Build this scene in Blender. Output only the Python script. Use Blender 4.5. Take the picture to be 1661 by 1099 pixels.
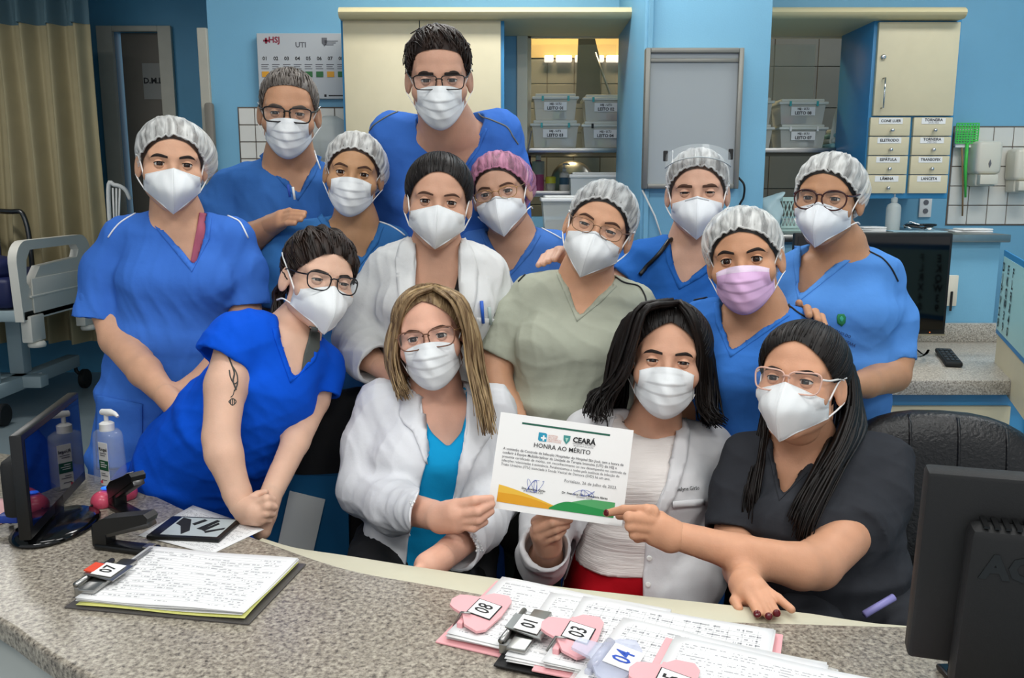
import bpy, bmesh, math, random
import numpy as np
from mathutils import Vector, Matrix, geometry
from mathutils.bvhtree import BVHTree

for _o in list(bpy.data.objects):
    bpy.data.objects.remove(_o)
SC = bpy.context.scene
COL = SC.collection

# ------------------------------------------------------------------ camera
IW, IH, FPX = 1661, 1099, 1400.0
PITCH = math.radians(9.9)
CAMZ = 1.48
cam_d = bpy.data.cameras.new('camera')
cam_d.sensor_fit = 'HORIZONTAL'
cam_d.sensor_width = 36.0
cam_d.lens = 36.0 * FPX / IW
cam_d.clip_start = 0.02
cam = bpy.data.objects.new('camera', cam_d)
cam.location = (0, 0, CAMZ)
cam.rotation_euler = (math.radians(90) - PITCH, 0, 0)
COL.objects.link(cam)
SC.camera = cam

# ------------------------------------------------------------------ world, light, exposure
wd = bpy.data.worlds.new('world')
SC.world = wd
wd.use_nodes = True
wd.node_tree.nodes['Background'].inputs[0].default_value = (0.93, 0.96, 1.0, 1)
wd.node_tree.nodes['Background'].inputs[1].default_value = 0.72
SC.view_settings.view_transform = 'Standard'
SC.view_settings.look = 'None'
SC.view_settings.gamma = 1
SC.view_settings.use_curve_mapping = False
SC.view_settings.exposure = 0.0

def area_light(name, loc, sx, sy, power, col=(1, 1, 1), rot=(0, 0, 0)):
    d = bpy.data.lights.new(name, 'AREA')
    d.shape = 'RECTANGLE'; d.size = sx; d.size_y = sy; d.energy = power; d.color = col
    o = bpy.data.objects.new(name, d); o.location = loc; o.rotation_euler = rot
    COL.objects.link(o); return o
CEIL = 3.05
# fluorescent ceiling panels: (x, y, size x, size y, watts)
LAMPS = [(-0.9, -0.55, 1.2, 0.32, 30, 'behind the viewer on the left'), (0.95, -0.55, 1.2, 0.32, 30, 'behind the viewer on the right'),
         (-0.55, 1.25, 1.2, 0.32, 13, 'over the counter on the left'), (1.3, 1.25, 1.2, 0.32, 13, 'over the counter on the right'),
         (0.05, 3.1, 1.2, 0.32, 24, 'over the back row'), (2.1, 2.75, 1.2, 0.32, 15, 'over the desk'), (-3.3, 4.6, 1.2, 0.32, 24, 'over the bed bay')]  # the desk panel is an added, unseen lamp that lifts the right wall

# ------------------------------------------------------------------ pixel <-> world
FWD = Vector((0, math.cos(PITCH), -math.sin(PITCH)))
UPV = Vector((0, math.sin(PITCH), math.cos(PITCH)))
CAM = Vector((0, 0, CAMZ))
def ray(px, py):
    return Vector((1, 0, 0)) * ((px - IW / 2) / FPX) + FWD + UPV * (-(py - IH / 2) / FPX)
def W(px, py, Y):
    d = ray(px, py); return CAM + d * (Y / d.y)
def PZ(px, py, z):
    d = ray(px, py); return CAM + d * ((z - CAMZ) / d.z)
def mpp(px, py, Y):                       # metres per photo pixel there
    d = ray(px, py); return (Y / d.y) / FPX
def project(P):                           # numpy (...,3) -> px, py, depth
    x = P[..., 0]; y = P[..., 1]; z = P[..., 2] - CAMZ
    D = y * math.cos(PITCH) - z * math.sin(PITCH)
    u = y * math.sin(PITCH) + z * math.cos(PITCH)
    return IW / 2 + FPX * x / D, IH / 2 - FPX * u / D, D

# ------------------------------------------------------------------ materials
def lin(c):
    if isinstance(c, str):
        c = [int(c[i:i + 2], 16) / 255 for i in (0, 2, 4)]
    return tuple(((v / 12.92) if v <= 0.04045 else ((v + 0.055) / 1.055) ** 2.4) for v in c) + (1.0,)
MATS = {}
def mat(name, col, rough=0.6, metal=0.0, spec=0.5, bump=0.0, bscale=60.0, var=0.0, vscale=6.0, trans=0.0, alpha=1.0,
        emis=0.0, sheen=0.0, sss=0.0, stretch=(1, 1, 1), col2=None, coat=0.0, ior=1.45, fold=0.0):
    if name in MATS: return MATS[name]
    m = bpy.data.materials.new(name); m.use_nodes = True
    nt = m.node_tree; N = nt.nodes; L = nt.links
    b = N['Principled BSDF']
    c = lin(col)
    b.inputs['Base Color'].default_value = c
    b.inputs['Roughness'].default_value = rough
    b.inputs['Metallic'].default_value = metal
    b.inputs['Specular IOR Level'].default_value = spec
    b.inputs['IOR'].default_value = ior
    b.inputs['Transmission Weight'].default_value = trans
    b.inputs['Alpha'].default_value = alpha
    b.inputs['Sheen Weight'].default_value = sheen
    b.inputs['Coat Weight'].default_value = coat
    if sss:
        b.inputs['Subsurface Weight'].default_value = sss
        b.inputs['Subsurface Radius'].default_value = (0.012, 0.005, 0.003)
        b.inputs['Subsurface Scale'].default_value = 0.5
    if emis:
        b.inputs['Emission Color'].default_value = c
        b.inputs['Emission Strength'].default_value = emis
    if var or bump or fold:
        tc = N.new('ShaderNodeTexCoord'); mp = N.new('ShaderNodeMapping')
        mp.inputs['Scale'].default_value = stretch
        L.new(tc.outputs['Object'], mp.inputs['Vector'])
    if var:
        nz = N.new('ShaderNodeTexNoise'); nz.inputs['Scale'].default_value = vscale; nz.inputs['Detail'].default_value = 5
        L.new(mp.outputs[0], nz.inputs['Vector'])
        rp = N.new('ShaderNodeValToRGB')
        c2 = lin(col2) if col2 else tuple(v * (1 - var) for v in c[:3]) + (1,)
        rp.color_ramp.elements[0].position = 0.35; rp.color_ramp.elements[0].color = c2
        rp.color_ramp.elements[1].position = 0.65; rp.color_ramp.elements[1].color = c
        L.new(nz.outputs['Fac'], rp.inputs['Fac']); L.new(rp.outputs['Color'], b.inputs['Base Color'])
    if bump:
        n2 = N.new('ShaderNodeTexNoise'); n2.inputs['Scale'].default_value = bscale; n2.inputs['Detail'].default_value = 4
        L.new(mp.outputs[0], n2.inputs['Vector'])
        bp = N.new('ShaderNodeBump'); bp.inputs['Strength'].default_value = bump; bp.inputs['Distance'].default_value = 0.01
        L.new(n2.outputs['Fac'], bp.inputs['Height']); L.new(bp.outputs['Normal'], b.inputs['Normal'])
        if fold:
            n3 = N.new('ShaderNodeTexNoise'); n3.inputs['Scale'].default_value = 11; n3.inputs['Detail'].default_value = 3; n3.inputs['Distortion'].default_value = 1.4
            n3.noise_type = 'RIDGED_MULTIFRACTAL'
            L.new(mp.outputs[0], n3.inputs['Vector'])
            b3 = N.new('ShaderNodeBump'); b3.inputs['Strength'].default_value = fold; b3.inputs['Distance'].default_value = 0.006
            L.new(n3.outputs['Fac'], b3.inputs['Height']); L.new(b3.outputs['Normal'], bp.inputs['Normal'])
    MATS[name] = m
    return m

# ------------------------------------------------------------------ object helpers
def link(name, me, m=None, parent=None, smooth=False):
    o = bpy.data.objects.new(name, me)
    if m is not None:
        for q in (m if isinstance(m, (list, tuple)) else [m]): me.materials.append(q)
    COL.objects.link(o)
    if parent is not None:
        o.parent = parent
        o.matrix_parent_inverse = parent_world(parent).inverted()
    if smooth and len(me.polygons):
        me.polygons.foreach_set('use_smooth', [True] * len(me.polygons)); me.update()
    return o
def parent_world(p):
    m = Matrix.LocRotScale(p.location, p.rotation_euler, p.scale)
    if p.parent is not None:
        m = parent_world(p.parent) @ p.matrix_parent_inverse @ m
    return m
def tag(o, label=None, cat=None, group=None, kind=None):
    if label: o['label'] = label
    if cat: o['category'] = cat
    if group: o['group'] = group
    if kind: o['kind'] = kind
    return o
def empty(name, loc, label=None, cat=None, group=None, kind=None):
    o = bpy.data.objects.new(name, None); o.location = loc; o.empty_display_size = 0.05
    COL.objects.link(o); return tag(o, label, cat, group, kind)

class MB:
    """collects shapes into one mesh"""
    def __init__(s): s.v = []; s.f = []; s.mi = []
    def add(s, vs, fs, mi=0):
        b = len(s.v); s.v += [tuple(v) for v in vs]
        s.f += [tuple(i + b for i in f) for f in fs]; s.mi += [mi] * len(fs)
        return s
    def box(s, x0, x1, y0, y1, z0, z1, bev=0.0, M=None, mi=0):
        x0, x1 = min(x0, x1), max(x0, x1); y0, y1 = min(y0, y1), max(y0, y1); z0, z1 = min(z0, z1), max(z0, z1)
        bm = bmesh.new(); bmesh.ops.create_cube(bm, size=1)
        for v in bm.verts:
            v.co = Vector(((x0 + x1) / 2 + v.co.x * (x1 - x0), (y0 + y1) / 2 + v.co.y * (y1 - y0), (z0 + z1) / 2 + v.co.z * (z1 - z0)))
        if bev:
            bev = min(bev, 0.45 * min(x1 - x0, y1 - y0, z1 - z0))
            bmesh.ops.bevel(bm, geom=bm.edges[:], offset=bev, segments=2, affect='EDGES', profile=0.5)
        return s.bm(bm, M, mi)
    def bm(s, bm, M=None, mi=0):
        bm.verts.index_update()
        vs = [(M @ v.co) if M else v.co.copy() for v in bm.verts]
        fs = [[v.index for v in f.verts] for f in bm.faces]
        bm.free(); return s.add(vs, fs, mi)
    def tube(s, pts, r, n=8, caps=True, mi=0, closed=False, flat=1.0):
        pts = [Vector(p) for p in pts]; m = len(pts)
        rs = list(r) if hasattr(r, '__len__') else [r] * m
        vs = []; fs = []; prev = None
        for i, p in enumerate(pts):
            if closed: t = pts[(i + 1) % m] - pts[i - 1]
            else: t = pts[min(i + 1, m - 1)] - pts[max(i - 1, 0)]
            if t.length < 1e-9: t = Vector((0, 0, 1))
            t.normalize()
            if prev is None:
                a = Vector((0, 0, 1)) if abs(t.z) < 0.9 else Vector((1, 0, 0))
            else: a = prev
            u = a - t * a.dot(t)
            if u.length < 1e-6: u = t.orthogonal()
            u.normalize(); w = t.cross(u); prev = u
            for k in range(n):
                an = 2 * math.pi * k / n
                vs.append(p + (u * math.cos(an) + w * math.sin(an) * flat) * rs[i])
        seg = m if closed else m - 1
        for i in range(seg):
            j = (i + 1) % m
            for k in range(n):
                l = (k + 1) % n
                fs.append((i * n + k, j * n + k, j * n + l, i * n + l))
        if caps and not closed:
            fs.append(tuple(range(n))[::1]); fs.append(tuple((m - 1) * n + k for k in range(n))[::-1])
        return s.add(vs, fs, mi)
    def cyl(s, a, b, r0, r1=None, n=20, mi=0):
        return s.tube([a, b], [r0, r0 if r1 is None else r1], n=n, mi=mi)
    def lathe(s, prof, c=(0, 0, 0), n=24, M=None, mi=0):
        """profile [(r,z)...] round the z axis at c"""
        vs = []; fs = []; m = len(prof); c = Vector(c)
        for (r, z) in prof:
            for k in range(n):
                a = 2 * math.pi * k / n
                p = Vector((r * math.cos(a), r * math.sin(a), z))
                vs.append(c + ((M @ p) if M else p))
        for i in range(m - 1):
            for k in range(n):
                l = (k + 1) % n
                fs.append((i * n + k, i * n + l, (i + 1) * n + l, (i + 1) * n + k))
        fs.append(tuple(range(n))[::-1]); fs.append(tuple((m - 1) * n + k for k in range(n)))
        return s.add(vs, fs, mi)
    def prism(s, poly, h, M=None, mi=0, z0=0.0):
        """2-D polygon extruded in z"""
        n = len(poly)
        vs = [Vector((p[0], p[1], z0)) for p in poly] + [Vector((p[0], p[1], z0 + h)) for p in poly]
        if M: vs = [M @ v for v in vs]
        fs = [tuple(range(n))[::-1], tuple(range(n, 2 * n))] + [(i, (i + 1) % n, n + (i + 1) % n, n + i) for i in range(n)]
        return s.add(vs, fs, mi)
    def build(s, name, m, parent=None, smooth=False, angle=None):
        me = bpy.data.meshes.new(name)
        me.from_pydata(s.v, [], s.f)
        bm = bmesh.new(); bm.from_mesh(me); bmesh.ops.recalc_face_normals(bm, faces=bm.faces); bm.to_mesh(me); bm.free()
        if any(s.mi): me.polygons.foreach_set('material_index', s.mi)
        o = link(name, me, m, parent, smooth or angle is not None)
        if angle is not None:
            me.set_sharp_from_angle(angle=math.radians(angle))
        return o
def box(name, x0, x1, y0, y1, z0, z1, m, parent=None, bev=0.004):
    return MB().box(x0, x1, y0, y1, z0, z1, bev).build(name, m, parent, angle=35 if bev else None)
def pbox(name, px0, py0, px1, py1, Y, depth, m, parent=None, bev=0.004, ref=None):
    """box whose front face fills a photo rectangle at distance Y (measured at the rectangle's centre)"""
    cx, cy = (px0 + px1) / 2, (py0 + py1) / 2
    x0 = W(px0, cy, Y).x; x1 = W(px1, cy, Y).x; z0 = W(cx, py1, Y).z; z1 = W(cx, py0, Y).z
    return box(name, x0, x1, Y, Y + depth, z0, z1, m, parent, bev)

_font_cache = {}
def text(body, size, m, M, parent=None, name='lettering', align='CENTER', bold=0.0, extrude=0.0, xs=1.0, spacing=1.0):
    cu = bpy.data.curves.new('t', 'FONT'); cu.body = body; cu.size = size; cu.align_x = align; cu.align_y = 'CENTER'
    cu.offset = bold; cu.extrude = extrude; cu.resolution_u = 2; cu.space_character = spacing
    t = bpy.data.objects.new('t', cu); COL.objects.link(t)
    dg = bpy.context.evaluated_depsgraph_get()
    me = bpy.data.meshes.new_from_object(t.evaluated_get(dg))
    bpy.data.objects.remove(t); bpy.data.curves.remove(cu)
    me.transform(M @ Matrix.Diagonal((xs, 1, 1, 1)))
    me.materials.clear()
    return link(name, me, m, parent)
def frame_M(o, x, y):
    """matrix with origin o, x and y axes (z = x cross y)"""
    x = Vector(x).normalized(); y = Vector(y); y = (y - x * y.dot(x)).normalized(); z = x.cross(y)
    return Matrix(((x.x, y.x, z.x, o[0]), (x.y, y.y, z.y, o[1]), (x.z, y.z, z.z, o[2]), (0, 0, 0, 1)))
def front_M(x, y, z): return frame_M((x, y, z), (1, 0, 0), (0, 0, 1))      # text facing the camera side

# ------------------------------------------------------------------ signed-distance modelling
class Field:
    def __init__(s, lo, hi, h):
        s.lo = np.array(lo, float); s.h = h
        s.n = np.maximum(((np.array(hi) - s.lo) / h).astype(int) + 2, 4)
        s.ax = [s.lo[i] + h * np.arange(s.n[i]) for i in range(3)]
        s.F = np.full(s.n, 1.0, np.float32)
    def _sl(s, lo, hi):
        a = np.clip(((np.array(lo) - s.lo) / s.h).astype(int), 0, s.n - 1)
        b = np.clip(((np.array(hi) - s.lo) / s.h).astype(int) + 2, 1, s.n)
        return tuple(slice(int(a[i]), int(max(b[i], a[i] + 1))) for i in range(3))
    def grid(s, sl):
        return (s.ax[0][sl[0]][:, None, None].astype(np.float32), s.ax[1][sl[1]][None, :, None].astype(np.float32),
                s.ax[2][sl[2]][None, None, :].astype(np.float32))
    def put(s, lo, hi, fn, k=0.01, op='add'):
        mg = k + 3 * s.h
        sl = s._sl(np.array(lo) - mg, np.array(hi) + mg)
        X, Y, Z = s.grid(sl); d = fn(X, Y, Z).astype(np.float32); A = s.F[sl]
        if op == 'add':
            if k > 0:
                t = np.clip(0.5 + 0.5 * (A - d) / k, 0, 1); s.F[sl] = A * (1 - t) + d * t - k * t * (1 - t)
            else: s.F[sl] = np.minimum(A, d)
        elif op == 'sub':
            if k > 0:
                d = -d; t = np.clip(0.5 - 0.5 * (A - d) / k, 0, 1); s.F[sl] = A * (1 - t) + d * t + k * t * (1 - t)
            else: s.F[sl] = np.maximum(A, -d)
    def rc(s, a, b, ra, rb, k=0.01, op='add', cut=None, hollow=None):
        a = np.array(a, float); b = np.array(b, float); R = max(ra, rb)
        def fn(X, Y, Z):
            d = b - a; L2 = max(float(d @ d), 1e-9)
            qx, qy, qz = X - a[0], Y - a[1], Z - a[2]
            t = np.clip((qx * d[0] + qy * d[1] + qz * d[2]) / L2, 0, 1)
            e = np.sqrt((qx - t * d[0]) ** 2 + (qy - t * d[1]) ** 2 + (qz - t * d[2]) ** 2) - (ra + (rb - ra) * t)
            return e
        s.put(np.minimum(a, b) - R, np.maximum(a, b) + R, fn, k, op)
    def chain(s, pts, k=0.01, op='add'):
        for (a, ra), (b, rb) in zip(pts[:-1], pts[1:]): s.rc(a, b, ra, rb, k, op)
    def ell(s, c, r, M=None, k=0.01, op='add'):
        c = np.array(c, float); r = np.array(r, float); R = r.max()
        Mi = np.array(M.to_3x3().inverted()) if M is not None else np.eye(3)
        def fn(X, Y, Z):
            q = [X - c[0], Y - c[1], Z - c[2]]
            l = [(Mi[i][0] * q[0] + Mi[i][1] * q[1] + Mi[i][2] * q[2]) / r[i] for i in range(3)]
            kk = np.sqrt(l[0] ** 2 + l[1] ** 2 + l[2] ** 2)
            g = np.sqrt((l[0] / r[0]) ** 2 + (l[1] / r[1]) ** 2 + (l[2] / r[2]) ** 2) + 1e-6
            return kk * (kk - 1) / g
        s.put(c - R, c + R, fn, k, op)
    def seg(s, A, B, u, k=0.02, e=2.4, cap=0.05):
        """elliptic segment; A,B = (centre, half width, half depth); u lateral axis"""
        ca, wa, da = A; cb, wb, db = B
        ca = np.array(ca, float); cb = np.array(cb, float); ax = cb - ca; L = np.linalg.norm(ax); n = ax / L
        u = np.array(u, float); u = u - n * (u @ n); u /= np.linalg.norm(u); v = np.cross(n, u)
        R = max(wa, wb, da, db)
        def fn(X, Y, Z):
            q = (X - ca[0], Y - ca[1], Z - ca[2])
            tn = q[0] * n[0] + q[1] * n[1] + q[2] * n[2]
            t = np.clip(tn / L, 0, 1); nn = tn - t * L
            uu = np.abs(q[0] * u[0] + q[1] * u[1] + q[2] * u[2]); vv = np.abs(q[0] * v[0] + q[1] * v[1] + q[2] * v[2])
            w = wa + (wb - wa) * t; d = da + (db - da) * t
            kk = ((uu / w) ** e + (vv / d) ** e + (np.abs(nn) / cap) ** e) ** (1 / e)
            return (kk - 1) * np.minimum(np.minimum(w, d), 0.2)
        s.put(np.minimum(ca, cb) - R, np.maximum(ca, cb) + R, fn, k)
    def sleeve(s, pts, k=0.015, wall=0.006, depth=0.05):
        """chain of round cones ending in an open, flat-cut cuff at the last point"""
        P = [np.array(p, float) for p, r in pts]; Rr = [r for p, r in pts]
        n = P[-1] - P[-2]; n /= np.linalg.norm(n)
        lo = np.min([p - r for p, r in zip(P, Rr)], axis=0); hi = np.max([p + r for p, r in zip(P, Rr)], axis=0)
        ex = P[-1] + n * 0.12
        def cone(X, Y, Z, a, b, ra, rb):
            d = b - a; L2 = max(float(d @ d), 1e-9)
            qx, qy, qz = X - a[0], Y - a[1], Z - a[2]
            t = np.clip((qx * d[0] + qy * d[1] + qz * d[2]) / L2, 0, 1)
            return np.sqrt((qx - t * d[0]) ** 2 + (qy - t * d[1]) ** 2 + (qz - t * d[2]) ** 2) - (ra + (rb - ra) * t)
        def fn(X, Y, Z):
            D = None
            segs = list(zip(P[:-1], P[1:], Rr[:-1], Rr[1:])) + [(P[-1], ex, Rr[-1], Rr[-1])]
            for a, b, ra, rb in segs:
                d = cone(X, Y, Z, a, b, ra, rb)
                if D is None: D = d
                else:
                    t = np.clip(0.5 + 0.5 * (D - d) / 0.03, 0, 1); D = D * (1 - t) + d * t - 0.03 * t * (1 - t)
            pl = (X - P[-1][0]) * n[0] + (Y - P[-1][1]) * n[1] + (Z - P[-1][2]) * n[2]
            D = np.maximum(D, pl)
            inn = cone(X, Y, Z, P[-1] - n * depth, ex, Rr[-1] - wall - 0.002, Rr[-1] - wall)
            return np.maximum(D, -inn)
        s.put(lo, hi, fn, k)
    def cut_px(s, poly, lo, hi, ymax, k=0.003, round_m=0.0):
        """remove what projects inside a photo polygon and is nearer than ymax (a neckline, an open front)"""
        pl = np.array(poly, float)
        def fn(X, Y, Z):
            X, Y, Z = np.broadcast_arrays(X, Y, Z)
            px, py, D = project(np.stack([X, Y, Z], -1))
            best = np.full(px.shape, 1e9); ins = np.zeros(px.shape, bool); n = len(pl)
            for i in range(n):
                a = pl[i]; b = pl[(i + 1) % n]; d = b - a
                t = np.clip(((px - a[0]) * d[0] + (py - a[1]) * d[1]) / max(d @ d, 1e-9), 0, 1)
                best = np.minimum(best, (px - a[0] - t * d[0]) ** 2 + (py - a[1] - t * d[1]) ** 2)
                c = ((a[1] > py) != (b[1] > py)) & (px < (b[0] - a[0]) * (py - a[1]) / (b[1] - a[1] + 1e-12) + a[0])
                ins ^= c
            sd = np.sqrt(best) * np.where(ins, -1, 1) * D / FPX
            return np.maximum(sd, Y - ymax)
        s.put(lo, hi, fn, k, 'sub')
    def mesh(s):
        F = s.F; S = F < 0
        c = np.zeros(s.n - 1, np.int8)
        for a in (0, 1):
            for b in (0, 1):
                for d in (0, 1):
                    c += S[a:s.n[0] - 1 + a, b:s.n[1] - 1 + b, d:s.n[2] - 1 + d]
        mk = (c > 0) & (c < 8); I, J, K = np.nonzero(mk)
        idx = np.full(mk.shape, -1, np.int64); idx[mk] = np.arange(len(I))
        acc = np.zeros((len(I), 3)); cnt = np.zeros(len(I))
        cor = [(a, b, d) for a in (0, 1) for b in (0, 1) for d in (0, 1)]
        val = {q: F[I + q[0], J + q[1], K + q[2]].astype(float) for q in cor}
        for q in cor:
            for axi in range(3):
                if q[axi]: continue
                r = list(q); r[axi] = 1; r = tuple(r); f0 = val[q]; f1 = val[r]
                x = (f0 < 0) != (f1 < 0); t = np.where(x, f0 / np.where(f0 == f1, 1, f0 - f1), 0)
                p = np.array(q, float)[None, :].repeat(len(I), 0); p[:, axi] = t
                acc[x] += p[x]; cnt[x] += 1
        V = (np.stack([I, J, K], 1) + acc / np.maximum(cnt, 1)[:, None]) * s.h + s.lo
        Q = []
        for axi in range(3):
            sh = [slice(1, -1)] * 3; sh[axi] = slice(0, -1); sh2 = list(sh); sh2[axi] = slice(1, None)
            a = S[tuple(sh)]; b = S[tuple(sh2)]
            for flip in (0, 1):
                e = (a & ~b) if not flip else (~a & b)
                i = np.array(np.nonzero(e)).T
                if not len(i): continue
                off = np.array([1, 1, 1]); off[axi] = 0; i = i + off
                o1, o2 = (axi + 1) % 3, (axi + 2) % 3
                d1 = np.zeros(3, int); d1[o1] = 1; d2 = np.zeros(3, int); d2[o2] = 1
                q = [i - d1 - d2, i - d2, i, i - d1]
                q = np.stack([idx[w[:, 0], w[:, 1], w[:, 2]] for w in q], 1)
                Q.append(q if not flip else q[:, ::-1])
        Q = np.concatenate(Q) if Q else np.zeros((0, 4), int)
        return V, Q

def vnormals(V, Q):
    n = np.cross(V[Q[:, 2]] - V[Q[:, 0]], V[Q[:, 3]] - V[Q[:, 1]])
    N = np.zeros_like(V)
    for i in range(4): np.add.at(N, Q[:, i], n)
    return N / (np.linalg.norm(N, axis=1, keepdims=True) + 1e-12)
def relax(V, Q, it=1, f=0.5):
    for _ in range(it):
        A = np.zeros_like(V); C = np.zeros(len(V))
        for i in range(4):
            for j in ((i + 1) % 4, (i - 1) % 4):
                np.add.at(A, Q[:, i], V[Q[:, j]]); np.add.at(C, Q[:, i], 1)
        V = V + f * (A / np.maximum(C, 1)[:, None] - V)
    return V
def wrinkle(V, seed, amp, waves=8, lo=22.0, hi=85.0, vert=0.55):
    r = np.random.RandomState(seed)
    q = V + 0.05 * np.sin(V[:, [1, 2, 0]] * 9.0 + r.rand(3) * 6) + 0.02 * np.sin(V[:, [2, 0, 1]] * 23 + r.rand(3) * 6)
    out = np.zeros(len(V))
    for i in range(waves):
        d = r.randn(3); d[2] *= vert; d /= np.linalg.norm(d); kf = lo + (hi - lo) * r.rand()
        ph = q @ d * kf + r.rand() * 6.28
        msk = 0.5 + 0.5 * np.sin(V @ r.randn(3) * 7 + r.rand() * 6.28)
        out += (1 - np.abs(np.sin(ph))) ** 2.2 * msk
    return 2.0 * amp * (out / waves * 2 - 0.5)
def qmesh(name, V, Q, mi=None):
    me = bpy.data.meshes.new(name)
    me.vertices.add(len(V)); me.vertices.foreach_set('co', np.asarray(V, np.float32).ravel())
    me.loops.add(len(Q) * 4); me.polygons.add(len(Q))
    me.loops.foreach_set('vertex_index', np.asarray(Q, np.int32).ravel())
    me.polygons.foreach_set('loop_start', np.arange(len(Q), dtype=np.int32) * 4)
    me.polygons.foreach_set('use_smooth', np.ones(len(Q), bool))
    if mi is not None: me.polygons.foreach_set('material_index', np.asarray(mi, np.int32))
    me.update(calc_edges=True); me.validate()
    return me
def bvh_of(V, Q): return BVHTree.FromPolygons([tuple(v) for v in V], [tuple(int(i) for i in q) for q in Q])
def cam_hit(bvh, px, py):
    d = ray(px, py).normalized(); h = bvh.ray_cast(CAM, d)
    return h[0], h[1]
def resample(pts, n):
    P = [np.array(p, float) for p in pts]
    L = np.concatenate([[0], np.cumsum([np.linalg.norm(b - a) for a, b in zip(P[:-1], P[1:])])])
    t = np.linspace(0, L[-1], n); A = np.array(P)
    return np.stack([np.interp(t, L, A[:, i]) for i in range(A.shape[1])], 1)
def smooth_path(pts, n):
    """Catmull-Rom through points"""
    P = [np.array(p, float) for p in pts]; P = [2 * P[0] - P[1]] + P + [2 * P[-1] - P[-2]]; out = []
    m = len(P) - 3
    for i in range(n):
        t = i / (n - 1) * m; j = min(int(t), m - 1); t -= j
        a, b, c, d = P[j:j + 4]
        out.append(0.5 * ((2 * b) + (c - a) * t + (2 * a - 5 * b + 4 * c - d) * t * t + (3 * b - a - 3 * c + d) * t ** 3))
    return np.array(out)
def drape_line(bvh, pts_px, r, n=24, off=0.0015):
    out = []
    for p in smooth_path(pts_px, n):
        h, nn = cam_hit(bvh, p[0], p[1])
        if h is not None: out.append(h + nn * off)
    return out
def drape_patch(mb, bvh, poly, off=0.002, th=0.0025, step=4.0, mi=0, lift=None):
    """a cloth piece with the photo outline poly laid on a surface (follows it, has its own thickness)"""
    n = len(poly); b = []
    for i in range(n):
        a = np.array(poly[i], float); c = np.array(poly[(i + 1) % n], float); m = max(int(np.linalg.norm(c - a) / step), 1)
        b += [a + (c - a) * k / m for k in range(m)]
    pts = [Vector(p) for p in b]; nb = len(b)
    edges = [(i, (i + 1) % nb) for i in range(nb)]
    B = np.array(b); lo = B.min(0); hi = B.max(0)
    for x in np.arange(lo[0] + step / 2, hi[0], step):
        for y in np.arange(lo[1] + step / 2, hi[1], step):
            ins = False; dm = 1e9
            for i in range(nb):
                p, q = B[i], B[(i + 1) % nb]
                if (p[1] > y) != (q[1] > y) and x < (q[0] - p[0]) * (y - p[1]) / (q[1] - p[1]) + p[0]: ins = not ins
                dm = min(dm, (p[0] - x) ** 2 + (p[1] - y) ** 2)
            if ins and dm > (step * 0.5) ** 2: pts.append(Vector((x, y)))
    vv, ee, ff, *_ = geometry.delaunay_2d_cdt(pts, edges, [], 1, 1e-4)
    pos = []; nor = []; last = None
    for v in vv:
        h, nn = cam_hit(bvh, v.x, v.y); pos.append(h); nor.append(nn)
    good = [p for p in pos if p is not None]
    if not good: return
    for i, p in enumerate(pos):
        if p is None:
            near = min((j for j in range(len(vv)) if pos[j] is not None), key=lambda j: (vv[j] - vv[i]).length)
            q = pos[near]; d = ray(vv[i].x, vv[i].y); pos[i] = CAM + d * (q.y / d.y); nor[i] = nor[near] or Vector((0, -1, 0))
            pos[i] = pos[i].copy()
    l = [0.0] * len(vv) if lift is None else [lift(v.x, v.y) for v in vv]
    top = [p + n_ * (off + th + q) for p, n_, q in zip(pos, nor, l)]; bot = [p + n_ * (off + q) for p, n_, q in zip(pos, nor, l)]
    m = len(vv); fs = [tuple(f) for f in ff] + [tuple(i + m for i in f[::-1]) for f in ff]
    cnt = {}
    for f in ff:
        for i in range(len(f)):
            e = (f[i], f[(i + 1) % len(f)])
            cnt[e] = 1
    for (a, c) in cnt:
        if (c, a) not in cnt: fs.append((a, a + m, c + m, c))
    mb.add(top + bot, fs, mi)

# ================================================================== ROOM
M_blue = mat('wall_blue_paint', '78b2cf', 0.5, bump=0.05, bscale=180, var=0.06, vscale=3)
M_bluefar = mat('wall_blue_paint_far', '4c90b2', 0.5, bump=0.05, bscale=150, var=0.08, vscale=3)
M_bluecab = mat('cabinet_blue_laminate', '3a8cbf', 0.35, var=0.05, vscale=8)
M_cream = mat('cabinet_cream_laminate', 'd2c8a8', 0.4, var=0.03, vscale=20)
M_corn = mat('moulding_cream', 'cfc399', 0.4, bump=0.03, bscale=40)
M_trim = mat('trim_offwhite', 'b9b5a6', 0.5, var=0.08, vscale=10)
M_winframe = mat('window_frame_beige', 'd8d2ba', 0.45, var=0.05, vscale=9)
M_tile = mat('tile_white_glaze', 'dfddd4', 0.18, var=0.04, vscale=7)
M_tilein = mat('tile_grey_glaze', '8d8b86', 0.3, var=0.10, vscale=4)
M_grout = mat('grout_brown', '6a5f55', 0.9)
M_floor = mat('floor_vinyl', '87959a', 0.3, bump=0.02, bscale=30, var=0.10, vscale=2.5)
M_ceil = mat('ceiling_white', 'e8e8e4', 0.8)
M_white = mat('white_plastic', 'e6e6e2', 0.35)
M_whitew = mat('warm_white_plastic', 'ded9c8', 0.35)
M_black = mat('black_plastic', '0c0d0e', 0.35)
M_blackm = mat('black_plastic_matt', '101112', 0.6, bump=0.05, bscale=500)
M_steel = mat('brushed_steel', 'a9a9a6', 0.3, metal=1.0, var=0.1, vscale=12)
M_chrome = mat('chrome', 'd0d0d0', 0.12, metal=1.0)
M_clear = mat('clear_plastic', 'eef2f0', 0.12, trans=0.0, alpha=0.28, spec=0.5)
M_frost = mat('frosted_plastic', 'e2e6e0', 0.35, alpha=0.5)
M_glass = mat('window_glass', 'cfd6d2', 0.06, alpha=0.10, spec=0.6)
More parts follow.
